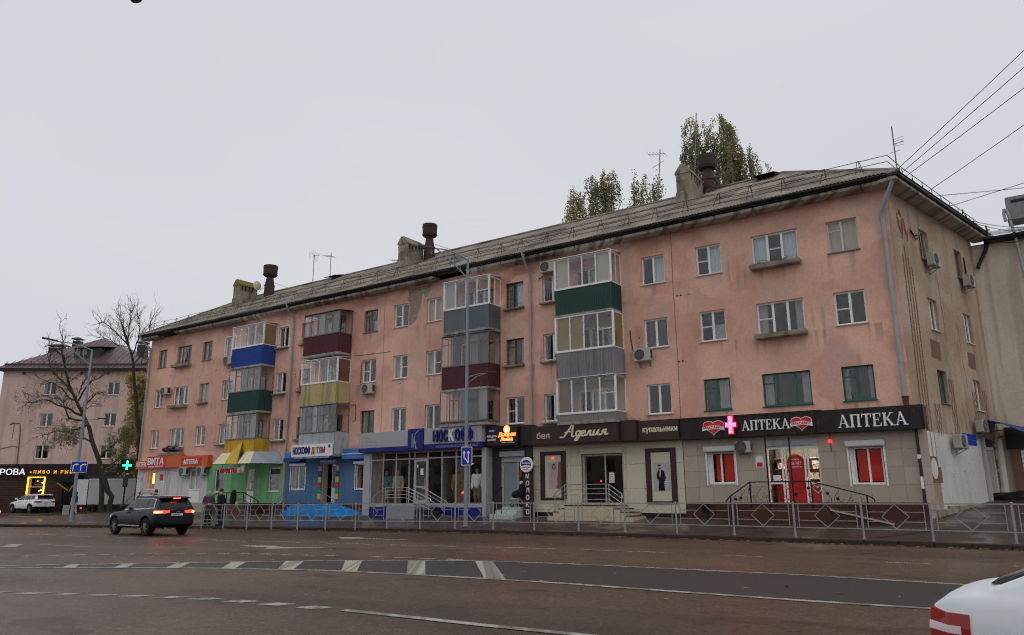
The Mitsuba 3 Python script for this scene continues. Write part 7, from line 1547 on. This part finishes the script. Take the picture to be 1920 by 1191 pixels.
SED = dict(W=1.80, H=1.46, wb=2.62, r=.31, arch=.36, tail=-1.02, nose=3.45, bz=.98,
           bottom=[(-1.02, .42), (-.8, .28), (0, .24), (2.6, .24), (3.1, .24), (3.45, .34)], belt=[(-1.02, .84), (-.97, .90), (-.85, .935), (-.4, .965), (0, .96), (.6, .95), (1.6, .93), (2.2, .93), (2.8, .86), (3.2, .76), (3.45, .60)],
           width=[(-1.02, .70), (-.95, .80), (-.7, .865), (-.2, .895), (2.5, .895), (3.1, .84), (3.3, .74), (3.45, .58)],
           cabin=[(-.66, 1.0, .80, .72), (-.2, 1.20, .81, .66), (.35, 1.41, .825, .60), (.8, 1.455, .83, .59), (1.3, 1.45, .83, .59), (1.6, 1.38, .825, .63), (2.0, 1.15, .815, .72), (2.25, .97, .81, .78)],
           trim=[(-1.3, .1), (3.8, .1), (3.8, .30), (3.0, .30), (2.6, .33), (2.2, .30), (.4, .30), (0, .33), (-.4, .30), (-1.3, .42)],
           side_glass=[('front_side_window', [(.92, 1.0), (1.9, 1.0), (1.55, 1.32), (1.3, 1.39), (.95, 1.40)]), ('rear_side_window', [(-.30, 1.03), (.85, .99), (.88, 1.40), (.45, 1.37), (-.02, 1.20)])],
           rear_glass=[(-.68, 1.0), (.68, 1.0), (.54, 1.40), (-.54, 1.40)], rg=(-.66, .42), wind_glass=[(-.70, 1.0), (.70, 1.0), (.54, 1.40), (-.54, 1.40)], wg=(1.5, 2.4),
           tail_light=[(.50, .66), (.60, .60), (1.2, .60), (1.2, .80), (.60, .83), (.50, .80)], tl_wrap=.27, tl_band=[(.56, .70), (1.2, .70), (1.2, .74), (.56, .75)], bulb=[(.66, .86), (.86, .86), (.86, .92), (.66, .92)], hl=(.56, .72), doors=(.02, .9, 1.95), mir=1.75, pl=.56)
car('white saloon car leaving the picture at the lower right corner', (.42, -26.10, 0.04), math.radians(-12), 'm_carwhite', SED, lit=False, plate='М 719 ОР')
car('red car with a lit tail light just showing at the left edge', (-48.0, -14.1, 0.0), math.radians(199), 'm_cardark', dict(SED, tl_band=None, tail_light=[(.50, .84), (.60, .80), (1.2, .80), (1.2, 1.08), (.60, 1.08), (.50, 1.04)], bulb=[(.62, .88), (.92, .88), (.92, 1.02), (.62, 1.02)]), plate='Р 366 НА')
# ------------------------------------------------------------------ people
def bones(bs, ln=.035, it=6):
    """One continuous smooth surface from a list of ((x, y, z, r), (x, y, z, r)) bones."""
    ms = []
    for a, b in bs: ms.append(m3.Manifold.batch_hull([m3.Manifold.sphere(q[3], 14).translate(q[:3]) for q in (a, b)]))
    m = m3.Manifold.batch_boolean(ms, m3.OpType.Add).refine_to_length(ln).to_mesh()
    t = trimesh.Trimesh(m.vert_properties[:, :3], m.tri_verts, process=True)
    return trimesh.smoothing.filter_taubin(t, iterations=it)
def person(label, pos, facing, h, coat, trousers, hat=None, hair='m_hair', hood=None, arms='down', stride=.0, long_coat=True, bag=None, skin='m_skin', cat='person', group=None, lean=0.0, hat_kind='cap', name='person', clothed=True):
    k = thing(name, label, cat, group); M = frame(pos, (math.cos(facing), math.sin(facing))); s = h / 1.75; M = M.copy(); M[:3, :3] *= s   # x is forward
    hip, sh, nk = .92, 1.42, 1.50; ld = lean
    L, Rr = {}, {}
    for sy, D in ((1, L), (-1, Rr)):
        st = stride * sy
        D['hip'] = (0, sy * .09, hip, .105); D['knee'] = (.03 + st * .5, sy * .095, .50, .068); D['ank'] = (-.02 + st, sy * .10, .09, .045); D['toe'] = (.17 + st, sy * .115, .045, .036)
        D['sh'] = (ld, sy * .185, sh, .068)
        if arms == 'down': D['el'], D['wr'] = (-.02 + ld, sy * .25, 1.13, .048), (.06 + ld, sy * .245, .88, .034)
        elif arms == 'front': D['el'], D['wr'] = (.0 + ld, sy * .26, 1.14, .048), (.24 + ld, sy * .10, 1.10, .034)
        else: D['el'], D['wr'] = (-.06 + ld, sy * .27, 1.14, .048), (.05 + ld, sy * .20, .95, .034)
    hd = (ld * 1.25 + .02, 0, 1.635, .095)
    B = [((0, 0, hip, .13), (ld * .5, 0, 1.18, .125)), ((ld * .5, 0, 1.18, .125), (ld, 0, 1.36, .13)), ((ld, 0, 1.40, .075), (ld * 1.2, 0, 1.53, .055)), ((ld * 1.2, 0, 1.53, .055), (ld * 1.2 + .01, 0, 1.60, .075)), (hd, (hd[0] + .01, 0, 1.67, .088)), ((hd[0] + .04, 0, 1.575, .05), (hd[0] + .03, 0, 1.62, .07)),
         ((hd[0] + .098, 0, 1.625, .012), (hd[0] + .088, 0, 1.655, .010)), ((hd[0], .088, 1.635, .018), (hd[0] - .01, .09, 1.655, .018)), ((hd[0], -.088, 1.635, .018), (hd[0] - .01, -.09, 1.655, .018))]
    for D in (L, Rr):
        sy = 1 if D is L else -1
        B += [(D['hip'], D['knee']), (D['knee'], D['ank']), (D['ank'], D['toe']), ((ld, sy * .06, 1.40, .075), D['sh']), (D['sh'], D['el']), (D['el'], D['wr']), ((0, 0, hip + .02, .12), D['hip'])]
        w = np.array(D['wr'][:3]); d_ = w - np.array(D['el'][:3]); d_ /= np.linalg.norm(d_); sd = np.cross(d_, [0, 1, 0]); sd /= np.linalg.norm(sd)
        pm = w + d_ * .085; B.append(((*w, .030), (*pm, .030)))
        for q, l in zip((-.030, -.010, .010, .030), (.065, .08, .075, .055)):
            a = pm + sd * q + d_ * .01; b = a + d_ * l * .55 + np.array([0, -sy * .012, 0]); c = b + d_ * l * .4 + np.array([0, -sy * .03, 0]); B += [((*a, .0105), (*b, .0100)), ((*b, .0100), (*c, .0085))]
        B.append(((*(w + d_ * .03 - sd * .02), .012), (*(w + d_ * .075 - sd * .058), .010)))
    bm = bones(B, .03)
    part(k, 'body', MB(M).add(bm.vertices, bm.faces), skin, True)
    ey = MB(M)
    for sy in (-1, 1): ey.lathe([(0, .006), (.011, 0), (0, -.006)], (hd[0] + .088, sy * .034, 1.655), 8)
    part(k, 'eyes', ey, 'm_black'); part(k, 'mouth', MB(M).bar((hd[0] + .086, -.022, 1.578), (hd[0] + .086, .022, 1.578), .008), 'm_mural_red')
    if clothed:
        g = lambda q, e: (q[0], q[1], q[2], q[3] + e)
        cb = [((0, 0, hip + .02, .165), (ld * .5, 0, 1.18, .16)), ((ld * .5, 0, 1.18, .16), (ld, 0, 1.36, .155)), ((ld, 0, 1.44, .09), (ld, 0, 1.47, .085))]
        for D, sy in ((L, 1), (Rr, -1)): cb += [((ld, sy * .07, 1.38, .12), g(D['sh'], .03)), (g(D['sh'], .03), g(D['el'], .028)), (g(D['el'], .028), g(D['wr'], .026)), ((ld * .6, sy * .06, 1.22, .13), (ld, sy * .09, 1.37, .12))]
        if long_coat: cb += [((0, .05, hip + .02, .155), (.0, .07, .68, .15)), ((0, -.05, hip + .02, .155), (.0, -.07, .68, .15)), ((.02, 0, .68, .15), (0, 0, hip, .16))]
        cm = bones(cb, .04, 10); part(k, 'coat', MB(M).add(cm.vertices, cm.faces), coat, True)
        tb = []
        for D in (L, Rr): tb += [(g(D['hip'], .02), g(D['knee'], .026)), (g(D['knee'], .026), (D['ank'][0], D['ank'][1], .11, .065))]
        tm = bones(tb + [(g(L['hip'], .02), g(Rr['hip'], .02))], .04, 6); part(k, 'trousers', MB(M).add(tm.vertices, tm.faces), trousers, True)
        for D in (L, Rr): sm = bones([((D['ank'][0] - .03, D['ank'][1], .06, .052), (D['toe'][0], D['toe'][1], .045, .045)), ((D['ank'][0], D['ank'][1], .06, .05), (D['ank'][0], D['ank'][1], .13, .052))], .03, 4); part(k, 'shoe', MB(M).add(sm.vertices, sm.faces), 'm_black', True)
    if hood:
        hm = bones([((hd[0] - .025, 0, 1.64, .112), (hd[0] - .02, 0, 1.69, .10)), ((hd[0] - .04, 0, 1.52, .10), (hd[0] - .03, 0, 1.62, .11))], .03); part(k, 'hood', MB(M).add(hm.vertices, hm.faces), hood, True)
    elif hat:
        if hat_kind == 'cap':
            hm = bones([((hd[0] - .01, 0, 1.72, .098), (hd[0] - .03, 0, 1.735, .095)), ((hd[0] + .05, .05, 1.705, .02), (hd[0] + .13, .03, 1.69, .014)), ((hd[0] + .05, -.05, 1.705, .02), (hd[0] + .13, -.03, 1.69, .014)), ((hd[0] + .11, .0, 1.695, .018), (hd[0] + .06, 0, 1.72, .04))], .03, 4)
        else: hm = bones([((hd[0] - .01, 0, 1.70, .106), (hd[0] - .012, 0, 1.735, .09))], .03, 4)
        part(k, 'hat', MB(M).add(hm.vertices, hm.faces), hat, True)
    elif hair:
        hm = bones([((hd[0] - .02, 0, 1.67, .103), (hd[0] - .03, 0, 1.685, .10)), ((hd[0] - .05, 0, 1.58, .07), (hd[0] - .04, 0, 1.65, .09))], .03, 4); part(k, 'hair', MB(M).add(hm.vertices, hm.faces), hair, True)
    if bag: part(k, bag[0], MB(M).add(*(lambda t: (t.vertices * bag[1] + bag[2], t.faces))(trimesh.creation.icosphere(2))), bag[3], True)
    return k
def gp(x, y): return (x, y, float(ground_z(x, y)))
to = math.atan2(-.15, 1.0)
person('man in black coat and flat cap standing with his back turned behind the railing', gp(-35.45, -7.6), math.radians(205), 1.80, 'm_coat_black', 'm_trousers', hat='m_black', lean=.06, arms='other')
person('woman in plum coat and grey hood holding a white bag', gp(-36.95, -7.35), math.radians(-25), 1.74, 'm_coat_plum', 'm_trousers', hood='m_ltext', arms='front', bag=('white_bag', [.06, .05, .07], [.30, .0, 1.06], 'm_letter'))
person('dark haired person half hidden behind the off-road car, nearer the lamp post', gp(-43.7, -7.3), math.radians(20), 1.66, 'm_coat_black', 'm_trousers', hair='m_black', stride=.15)
person('person in a dark knitted hat half hidden behind the off-road car, nearer the railing', gp(-42.6, -7.0), math.radians(200), 1.74, 'm_coat_black', 'm_trousers', hat='m_black', hat_kind='knit', stride=.12)
person('person in a dark jacket and light trousers beside the left lamp post', gp(-61.2, -2.35), math.radians(-120), 1.72, 'm_toy_blue', 'm_sill', hair='m_black', long_coat=False, stride=.12)
for (x, y), cl, tr, lb in zip([(-31.15, .15), (-30.25, .15), (-25.85, .05), (-24.5, .0)], ['m_cloth_teal', 'm_curtain_beige', 'm_cloth_gold', 'm_letter'], ['m_mannequin', 'm_mannequin', 'm_cloth_gold', 'm_cloth_gold'],
                              ['mannequin in a teal top in the sock shop window', 'mannequin in a beige top in the sock shop window', 'mannequin in golden pyjamas in the sock shop window', 'mannequin in a white top and golden trousers in the sock shop window']):
    person(lb, (x, y, 1.03), math.radians(-70), 1.95, cl, tr, hair=None, arms='down', long_coat=False, skin='m_mannequin', cat='mannequin', name='mannequin')

# ------------------------------------------------------------------ small things on the pavement
k = thing('black_bundle', 'black rounded bundle standing on the fruit shop porch behind its railing', 'bundle')
bmn = bones([((-43.25, -1.30, 1.22, .20), (-43.25, -1.30, 1.75, .19)), ((-43.25, -1.3, 1.75, .19), (-43.24, -1.3, 1.90, .15))], .05, 5); part(k, 'cover', MB().add(bmn.vertices, bmn.faces), 'm_coat_black', True)
k = thing('plant_pot', 'pale pot on the fruit shop porch at the foot of the black bundle', 'pot'); part(k, 'pot', MB().lathe([(0, 0), (.11, 0), (.15, .25), (.13, .25), (.1, .04), (0, .04)], (-42.85, -1.3, 1.055), 14), 'm_cream', 40)
k = thing('pushchair', 'dark pushchair parked on the steps of the dairy shop', 'pushchair'); zz = 1.08
hm = bones([((-21.7, -.62, zz + .55, .17), (-21.35, -.6, zz + .62, .20)), ((-21.35, -.6, zz + .62, .20), (-21.25, -.6, zz + .95, .16))], .05, 4)
part(k, 'seat_and_hood', MB().add(hm.vertices, hm.faces), 'm_coat_black', True); part(k, 'frame', MB().tube([(-21.75, -.62, zz + .15), (-21.3, -.6, zz + .5), (-21.05, -.6, zz + 1.02), (-20.98, -.6, zz + 1.05)], .018, 6).tube([(-21.2, -.62, zz + .15), (-21.6, -.6, zz + .5)], .018, 6), 'm_zinc')
for x, y in ((-21.75, -.62 - .18), (-21.75, -.62 + .18), (-21.22, -.62 - .18), (-21.22, -.62 + .18)): part(k, 'wheel', MB().lathe([(.06, -.02), (.11, -.02), (.11, .02), (.06, .02), (.06, -.02)], (x, y, zz - .02 + .07), 12, 'y'), 'm_rubber')
part(k, 'tray', MB().cbox(-21.85, -21.55, -.8, -.45, zz + .34, zz + .37), 'm_sill')
k = thing('street_cabinet', 'small grey metal box left of the left lamp post', 'cabinet'); gx, gy = -60.1, -3.5; g0 = float(ground_z(gx, gy)); CM2 = frame((gx, gy, g0), (.45, .89))
part(k, 'box', MB(CM2).cbox(-.22, .22, 0, .3, .0, .72, .02), 'm_zinc'); part(k, 'slot', MB(CM2).box(-.16, .16, -.004, -.001, .5, .53).box(-.16, .16, -.004, -.001, .3, .33), 'm_granite')
# ------------------------------------------------------------------ trees
def grow(mb_by_level, tips, p, d, L, r, lvl, rg, up=.15):
    """A branch that forks on; thick levels and twigs go to different meshes."""
    n = 4; pts = [p]; dd = d / np.linalg.norm(d)
    for i in range(n):
        dd = dd + rg.normal(0, .16, 3) + [0, 0, up * .25]; dd /= np.linalg.norm(dd); pts.append(pts[-1] + dd * L / n)
    pts = np.array(pts); mb_by_level[0 if r > .022 else 1].tube(pts, np.linspace(r, r * .45, n + 1), 5 if r > .03 else 3, cap=False)
    if lvl == 0: tips.append(pts[-1]); tips.append(pts[2]); return
    for i in range(rg.integers(2, 4)):
        j = rg.integers(1, n + 1); a = rg.normal(0, 1, 3); a -= dd * (a @ dd); a /= np.linalg.norm(a) + 1e-9
        grow(mb_by_level, tips, pts[j], dd * rg.uniform(.6, 1.0) + a * rg.uniform(.45, .9), L * rg.uniform(.55, .8), r * .55, lvl - 1, rg, up)
def limb(mbs, tips, pts, r0, r1, rg, n, lvl, L, up=.15, start=.25, rt=.35):
    pts = np.array(pts, float); t = np.linspace(0, 1, len(pts)); tt = np.linspace(0, 1, len(pts) * 3); q = np.stack([PchipInterpolator(t, pts[:, i])(tt) for i in range(3)], 1); q[1:-1] += rg.normal(0, .02, q[1:-1].shape)
    mbs[0].tube(q, np.linspace(r0, r1, len(q)), 8)
    for i in range(n):
        f = start + (1 - start) * (i + rg.uniform(0, .9)) / n; j = min(int(f * (len(q) - 1)), len(q) - 2); d = q[j + 1] - q[j]; d /= np.linalg.norm(d); a = rg.normal(0, 1, 3); a -= d * (a @ d); a /= np.linalg.norm(a)
        r = (r0 + (r1 - r0) * f); grow(mbs, tips, q[j], d * .7 + a * .9 + [0, 0, up], L * rg.uniform(.7, 1.2) * (1.15 - .4 * f), max(r * rt, .022), lvl, rg, up)
    grow(mbs, tips, q[-1], q[-1] - q[-3], L, r1, lvl, rg, up)
def leaves(mb, P, size, rg):
    """Small rhombic leaves at the points P."""
    n = len(P); a = rg.normal(0, 1, (n, 3)); a /= np.linalg.norm(a, axis=1, keepdims=True); b = np.cross(a, rg.normal(0, 1, (n, 3))); b /= np.linalg.norm(b, axis=1, keepdims=True); s = size * rg.uniform(.6, 1.3, (n, 1))
    V = np.stack([P - a * s, P - b * s * .55, P + a * s, P + b * s * .55], 1).reshape(-1, 3); i = np.arange(n)[:, None] * 4
    return mb.add(V, i + np.array([[0, 1, 2, 3]]))
rg = np.random.default_rng(77)
# the old bare tree with two stems
k = thing('bare_tree', 'old bare tree leaning left with a few leaves, in front of the left building', 'tree'); mbs = [MB(), MB()]; tips = []
mbs[0].tube([(-61.97, .12, .1), (-61.81, -.05, 1.37), (-61.63, -.25, 2.52), (-61.57, -.41, 3.25), (-61.45, -.6, 3.95)], [.24, .20, .185, .16, .12], 9)
mbs[0].tube([(-61.44, .49, .1), (-61.25, .35, 1.04), (-60.97, .28, 1.7), (-61.12, -.01, 2.1), (-61.12, -.3, 2.84), (-61.12, -.61, 3.65), (-61.23, -1.11, 4.86), (-61.36, -1.6, 6.0), (-61.35, -1.85, 6.8)], [.25, .20, .20, .21, .19, .18, .17, .16, .15], 9)
LIM = [(.15, .08, [(-61.35, -1.85, 6.8), (-61.29, -2.25, 7.45), (-61.31, -2.68, 8.19), (-61.37, -3.16, 8.99), (-61.42, -3.65, 9.85), (-61.33, -3.96, 10.44), (-61.21, -4.27, 11.09)], 5, 3, 1.3),
       (.09, .03, [(-61.16, -4.04, 10.42), (-61.13, -4.46, 11.48), (-60.96, -4.65, 12.14), (-60.94, -4.89, 12.59), (-60.68, -5.02, 13.24), (-60.6, -5.28, 13.89)], 9, 2, 1.0),
       (.10, .03, [(-61.56, -3.49, 9.67), (-62.11, -3.69, 10.19), (-62.61, -3.84, 10.57), (-63.21, -4.1, 11.16), (-63.71, -4.26, 11.62), (-64.04, -4.35, 12.22), (-64.14, -4.28, 12.82)], 9, 3, 1.1),
       (.10, .02, [(-61.64, -2.41, 7.88), (-61.78, -2.91, 8.06), (-62.0, -3.53, 8.44), (-62.25, -4.1, 8.61), (-62.46, -4.7, 8.95), (-62.62, -5.14, 8.89), (-62.84, -5.6, 8.72), (-63.09, -6.11, 8.66)], 13, 3, 1.0),
       (.09, .02, [(-61.5, -2.12, 7.19), (-62.45, -2.3, 6.88), (-63.37, -2.51, 6.7), (-64.39, -2.86, 6.8), (-65.33, -3.08, 6.62), (-66.21, -3.28, 6.51)], 13, 3, 1.0),
       (.08, .02, [(-61.54, -2.43, 8.22), (-61.54, -2.18, 8.96), (-61.51, -1.82, 9.42), (-61.55, -1.49, 9.81), (-61.33, -.89, 9.86)], 7, 2, .9), (.07, .02, [(-61.12, -3.14, 9.53), (-61.14, -2.95, 10.26), (-61.19, -2.7, 10.72), (-61.24, -2.45, 11.19)], 6, 2, .9),
       (.07, .02, [(-61.3, -3.0, 9.0), (-60.6, -2.91, 9.94), (-59.87, -2.86, 10.44), (-59.06, -2.68, 10.67), (-58.43, -2.63, 10.9), (-57.9, -2.53, 11.13)], 7, 2, .9), (.07, .02, [(-61.37, -3.16, 8.99), (-62.27, -3.37, 9.32), (-62.95, -3.53, 9.99), (-63.8, -3.73, 10.4), (-64.89, -4.08, 10.74), (-65.76, -4.27, 11.09)], 9, 3, 1.0),
       (.08, .02, [(-61.4, -2.3, 7.5), (-61.57, -3.36, 7.59), (-61.33, -3.81, 8.09), (-61.06, -4.28, 8.72), (-60.94, -4.78, 9.14)], 8, 3, .9), (.07, .02, [(-61.2, -1.0, 4.6), (-60.9, -.4, 5.4), (-60.6, .2, 6.1), (-60.2, .6, 6.6)], 9, 3, .8), (.06, .02, [(-61.15, -.7, 3.9), (-60.6, -.1, 4.3), (-60.2, .3, 4.9)], 7, 3, .7), (.06, .02, [(-61.3, -1.4, 5.6), (-61.8, -1.9, 6.1), (-62.4, -2.4, 6.2), (-63.2, -2.9, 6.1)], 9, 3, .8)]
lowtips = []
for i, (r0, r1, pts, n, lvl, L) in enumerate(LIM): limb(mbs, lowtips if i >= 10 else tips, pts, r0, r1, rg, int(n * 1.5), lvl, L * 1.1)
part(k, 'trunk', mbs[0], 'm_bark'); part(k, 'twigs', mbs[1], 'm_twig', kind='stuff')
lt = np.array(lowtips); lt = lt[rg.random(len(lt)) < .75]; tp = np.array(tips); tp = tp[rg.random(len(tp)) < .05]
part(k, 'leaves', leaves(MB(), np.vstack([lt + rg.normal(0, .10, lt.shape), lt + rg.normal(0, .16, lt.shape), tp]), .10, rg), 'm_leaf_d', kind='stuff')
bare = mbs[0].n
# tall thin tree by the corner, bare fan at the top
k = thing('tall_bare_tree', 'tall slender bare tree with a fan-shaped top at the corner of the pink building', 'tree'); mbs = [MB(), MB()]; tips = []
trunk = [(-59.75, 1.9, .1), (-59.7, 1.6, 3.5), (-59.61, 1.29, 6.32), (-59.58, .94, 7.66), (-59.47, .61, 9.07), (-59.36, .2, 10.76), (-59.29, -.08, 11.89), (-59.24, -.28, 12.74), (-59.36, -.54, 13.37), (-59.49, -.85, 14.15), (-59.52, -1.0, 14.57)]
limb(mbs, tips, trunk, .20, .05, rg, 6, 3, 1.2, .5, .80)
for pts, r0 in [([(-59.22, -.15, 12.32), (-59.46, -.51, 13.53), (-59.71, -.86, 14.75), (-60.0, -1.16, 15.62), (-60.18, -1.32, 16.33)], .06), ([(-59.22, -.29, 12.83), (-58.88, -.15, 13.88), (-58.74, -.19, 15.1), (-58.92, -.37, 15.99)], .06), ([(-59.29, -.49, 13.34), (-59.94, -1.03, 14.21), (-60.55, -1.49, 14.92), (-61.18, -1.92, 15.46), (-61.83, -2.17, 15.32)], .05),
                ([(-59.17, -.07, 12.15), (-58.7, .21, 12.85), (-58.25, .38, 13.89), (-58.03, .29, 15.27), (-57.84, .37, 15.98)], .055), ([(-59.34, -.57, 13.51), (-60.08, -.88, 13.54), (-60.89, -1.38, 14.09), (-61.9, -1.92, 14.3)], .04), ([(-59.12, .01, 11.98), (-58.62, .61, 12.19), (-58.19, 1.01, 12.91)], .04), ([(-59.37, -.68, 13.85), (-59.3, -.77, 15.06), (-59.2, -.75, 15.95), (-59.42, -.88, 16.59)], .045)]:
    limb(mbs, tips, pts, r0, .018, rg, 14, 2, 1.0, .5)
part(k, 'trunk', mbs[0], 'm_bark'); part(k, 'twigs', mbs[1], 'm_twig', kind='stuff')
# yellowing tree behind it
k = thing('yellowing_tree', 'tree with yellow-green leaves in the gap between the two pink buildings', 'tree'); mbs = [MB(), MB()]; tips = []; bx_, by_ = -64.4, 4.2
limb(mbs, tips, [(bx_, by_, .2), (bx_ + .1, by_, 3), (bx_, by_ - .1, 7), (bx_ + .1, by_, 11.8)], .18, .05, rg, 24, 3, 1.25, .5, .25)
part(k, 'trunk', mbs[0], 'm_bark'); part(k, 'twigs', mbs[1], 'm_twig', kind='stuff')
tp = np.array(tips); tp = tp[tp[:, 2] < 13]
for m_, fr in (('leaf_a', .5), ('leaf_b', .45), ('leaf_c', .35)):
    q = tp[rg.random(len(tp)) < fr]; q = np.vstack([q + rg.normal(0, .16, q.shape) for _ in range(9)]); part(k, 'leaves', leaves(MB(), q, .13, rg), 'm_' + m_, kind='stuff')
# tree crowns far behind the left roof
k = thing('distant_bare_tree', 'faint bare tree top behind the roof of the left building', 'tree'); mbs = [MB(), MB()]; tips = []
O_ = LM[:3, 3] + LM[:3, 0] * -8.5 + LM[:3, 1] * 24
limb(mbs, tips, [O_, O_ + [0, 0, 9], O_ + [.3, 0, 15], O_ + [.2, .3, 19.5]], .22, .04, rg, 16, 3, 2.3, .5, .5); part(k, 'trunk', mbs[0], 'm_twig'); part(k, 'twigs', mbs[1], 'm_twig', kind='stuff')

# poplars behind the long roof
def poplar(x, y, w, zb, zt, dens, label, lv):
    """A narrow crown: many upright branches inside a spindle-shaped envelope, small leaves along all of them."""
    k = thing('poplar_tree', label, 'tree', 'poplars behind the roof'); tr = MB(); P = []; H = zt - zb + 6; z0c = zb - 6
    env = lambda f: np.sin(np.pi * np.clip(.16 + .84 * f, 0, 1)) ** .45
    tr.tube([(x, y, 0), (x, y, zt * .5), (x + rg.normal(0, .15), y, zt - 1.0)], [.30, .12, .02], 6)
    nb = int(34 * max(.7, w / 2.0))
    for i in range(nb):
        a = rg.uniform(0, 6.28); f0 = rg.uniform(.05, .82); f1 = min(f0 + rg.uniform(.16, .34), 1.0 - .16 * rg.random()); q = math.sqrt(rg.random()); n = 7; f = np.linspace(f0, f1, n)
        rad = w * .5 * q * env(f) * np.minimum(1, .35 + np.linspace(0, 1, n) * 1.6)
        pts = np.c_[x + rad * np.cos(a) + rg.normal(0, .05, n), y + rad * np.sin(a) + rg.normal(0, .05, n), z0c + H * f]
        tr.tube(pts, np.linspace(.03, .008, n), 3, cap=False); m = int(200 * dens * (f1 - f0) * H / 3.0)
        tt = rg.random(m) ** .85; t = np.linspace(0, 1, n); c0 = np.stack([np.interp(tt, t, pts[:, j]) for j in range(3)], 1)
        P.append(c0 + rg.normal(0, 1, (m, 3)) * [.17, .17, .26] * (1.15 - .65 * tt[:, None]))
    part(k, 'trunk', tr, 'm_twig'); P = np.vstack(P); P = P[P[:, 2] > zb - 2.5]; u = rg.random(len(P)); hi = meshkit.fbm(P * .8, 3, 3) + .35 * u
    for m_, q in ((lv[0], P[hi < .62]), (lv[1], P[(hi >= .62) & (hi < .80)]), (lv[2], P[hi >= .80])):
        if len(q): part(k, 'foliage', leaves(MB(), q, .085, rg), 'm_' + m_, kind='stuff')
sc = 58 / 88
PT = lambda x, y: (x * sc, CAM[1] + (y - CAM[1]) * sc)
ZZ = lambda z: 1.6 + (z - 1.6) * sc
LV = ('leaf_d', 'leaf_b', 'leaf_a')
for (x, y), w, zb, zt, dn, lb, lv in [((-40.8, 40.4), 1.9, 32.3, 37.6, .8, 'yellowish poplar top, leftmost of the row behind the roof', ('leaf_b', 'leaf_a', 'leaf_c')), ((-38.9, 41.6), 2.2, 32.6, 38.2, .9, 'left half of the twin poplar tops, second from the left', LV), ((-37.5, 42.3), 2.3, 32.6, 39.1, .9, 'right half of the twin poplar tops, third from the left', LV),
                              ((-34.9, 43.9), 1.4, 34.0, 39.1, .35, 'thin nearly leafless poplar top in the middle of the row', LV), ((-33.3, 45.0), 2.4, 34.1, 38.5, .6, 'low sparse poplar top behind the tall antenna', LV), ((-28.4, 47.7), 2.5, 36.5, 45.4, 1.0, 'very tall poplar directly behind the leaning antenna mast', LV),
                              ((-26.0, 49.3), 3.2, 36.8, 45.3, 1.15, 'very tall dense poplar right of the leaning antenna mast', LV), ((-25.0, 50.0), 2.2, 36.8, 42.6, .9, 'shorter poplar at the right foot of the very tall ones', LV), ((-23.0, 51.2), 2.7, 37.0, 41.2, .8, 'smallest poplar top at the right end of the row', LV), ((-29.3, 47.2), 1.5, 37.1, 42.2, .7, 'short poplar at the left foot of the very tall ones', LV)]:
    X_, Y_ = PT(x, y); poplar(X_, Y_, w * sc * 1.75, ZZ(zb), ZZ(zt) + .15, dn, lb, lv)

# grass: verge under the trees and tufts at the near kerb
gm = MB(); n = 3800
gx, gy = rg.uniform(-68, -53, n), rg.uniform(-4.2, 2.5, n); keep = meshkit.fbm(np.c_[gx * .5, gy * .8, gx * 0], 3) > .50; gx, gy = gx[keep], gy[keep]; gzz = ground_z(gx, gy)
for x, y, z in zip(gx, gy, gzz):
    h = rg.uniform(.05, .20); a = rg.uniform(0, 6.28); c, s_ = math.cos(a) * .03, math.sin(a) * .03; dx, dy = rg.normal(0, .05, 2)
    gm.add([(x - c, y - s_, z), (x + c, y + s_, z), (x + dx, y + dy, z + h)], [[0, 1, 2]])
struct('grass_verge', gm, 'm_grass', kind='stuff', label='patchy grass under the bare trees')
gm = MB()
for _ in range(900):
    x = rg.uniform(-14, -9.9); y = -28.45 + .35 * (x + 10.5) + rg.normal(0, .12) - abs(rg.normal(0, .25)); h = rg.uniform(.06, .24); a = rg.uniform(0, 6.28); c, s_ = math.cos(a) * .008, math.sin(a) * .008; dx, dy = rg.normal(0, .06, 2)
    gm.add([(x - c, y - s_, .0), (x + c, y + s_, .0), (x + dx * .5, y + dy * .5, h * .6), (x + dx, y + dy, h)], [[0, 1, 2], [2, 3, 0]])
struct('grass_tufts', gm, 'm_leaf_d', kind='stuff', label='grass blades at the lower left corner')

# the far side of the street, behind the viewer: it shows in the window glass
ob = thing('opposite_building', 'long low brick building across the street, mirrored in the shop windows', 'building')
part(ob, 'wall', MB().box(-120, -8, -92, -80, 0, 9.5).box(6, 70, -92, -80, 0, 12.5), 'm_brick'); part(ob, 'roof', MB().cbox(-121, -7, -93, -79, 9.51, 10.0).cbox(5, 71, -93, -79, 12.51, 13.0), 'm_tar')
for i in range(24):
    x = -116 + i * 4.4
    for z in (2.0, 5.4): part(ob, 'window', MB().box(x, x + 1.8, -80, -79.96, z, z + 1.7), 'm_carglass')
for i, x in enumerate((-70, -56, -44, -31, -20, -6, 9, 24)):
    k = thing('roadside_tree', 'autumn street tree across the road, mirrored in the window glass, number %s from the left' % ('one', 'two', 'three', 'four', 'five', 'six', 'seven', 'eight')[i], 'tree', 'street trees across the road'); mbs = [MB(), MB()]; tips = []; y = -67 + rg.uniform(-2, 2)
    limb(mbs, tips, [(x, y, 0), (x + .2, y, 3), (x, y + .2, 6), (x + .2, y, 9 + rg.uniform(-1, 2))], .22, .05, rg, 9, 2, 2.6, .4, .25)
    part(k, 'trunk', mbs[0], 'm_bark'); part(k, 'twigs', mbs[1], 'm_twig', kind='stuff'); tp = np.array(tips); part(k, 'leaves', leaves(MB(), np.vstack([tp + rg.normal(0, .5, tp.shape) for _ in range(6)]), .28, rg), 'm_leaf_d', kind='stuff')
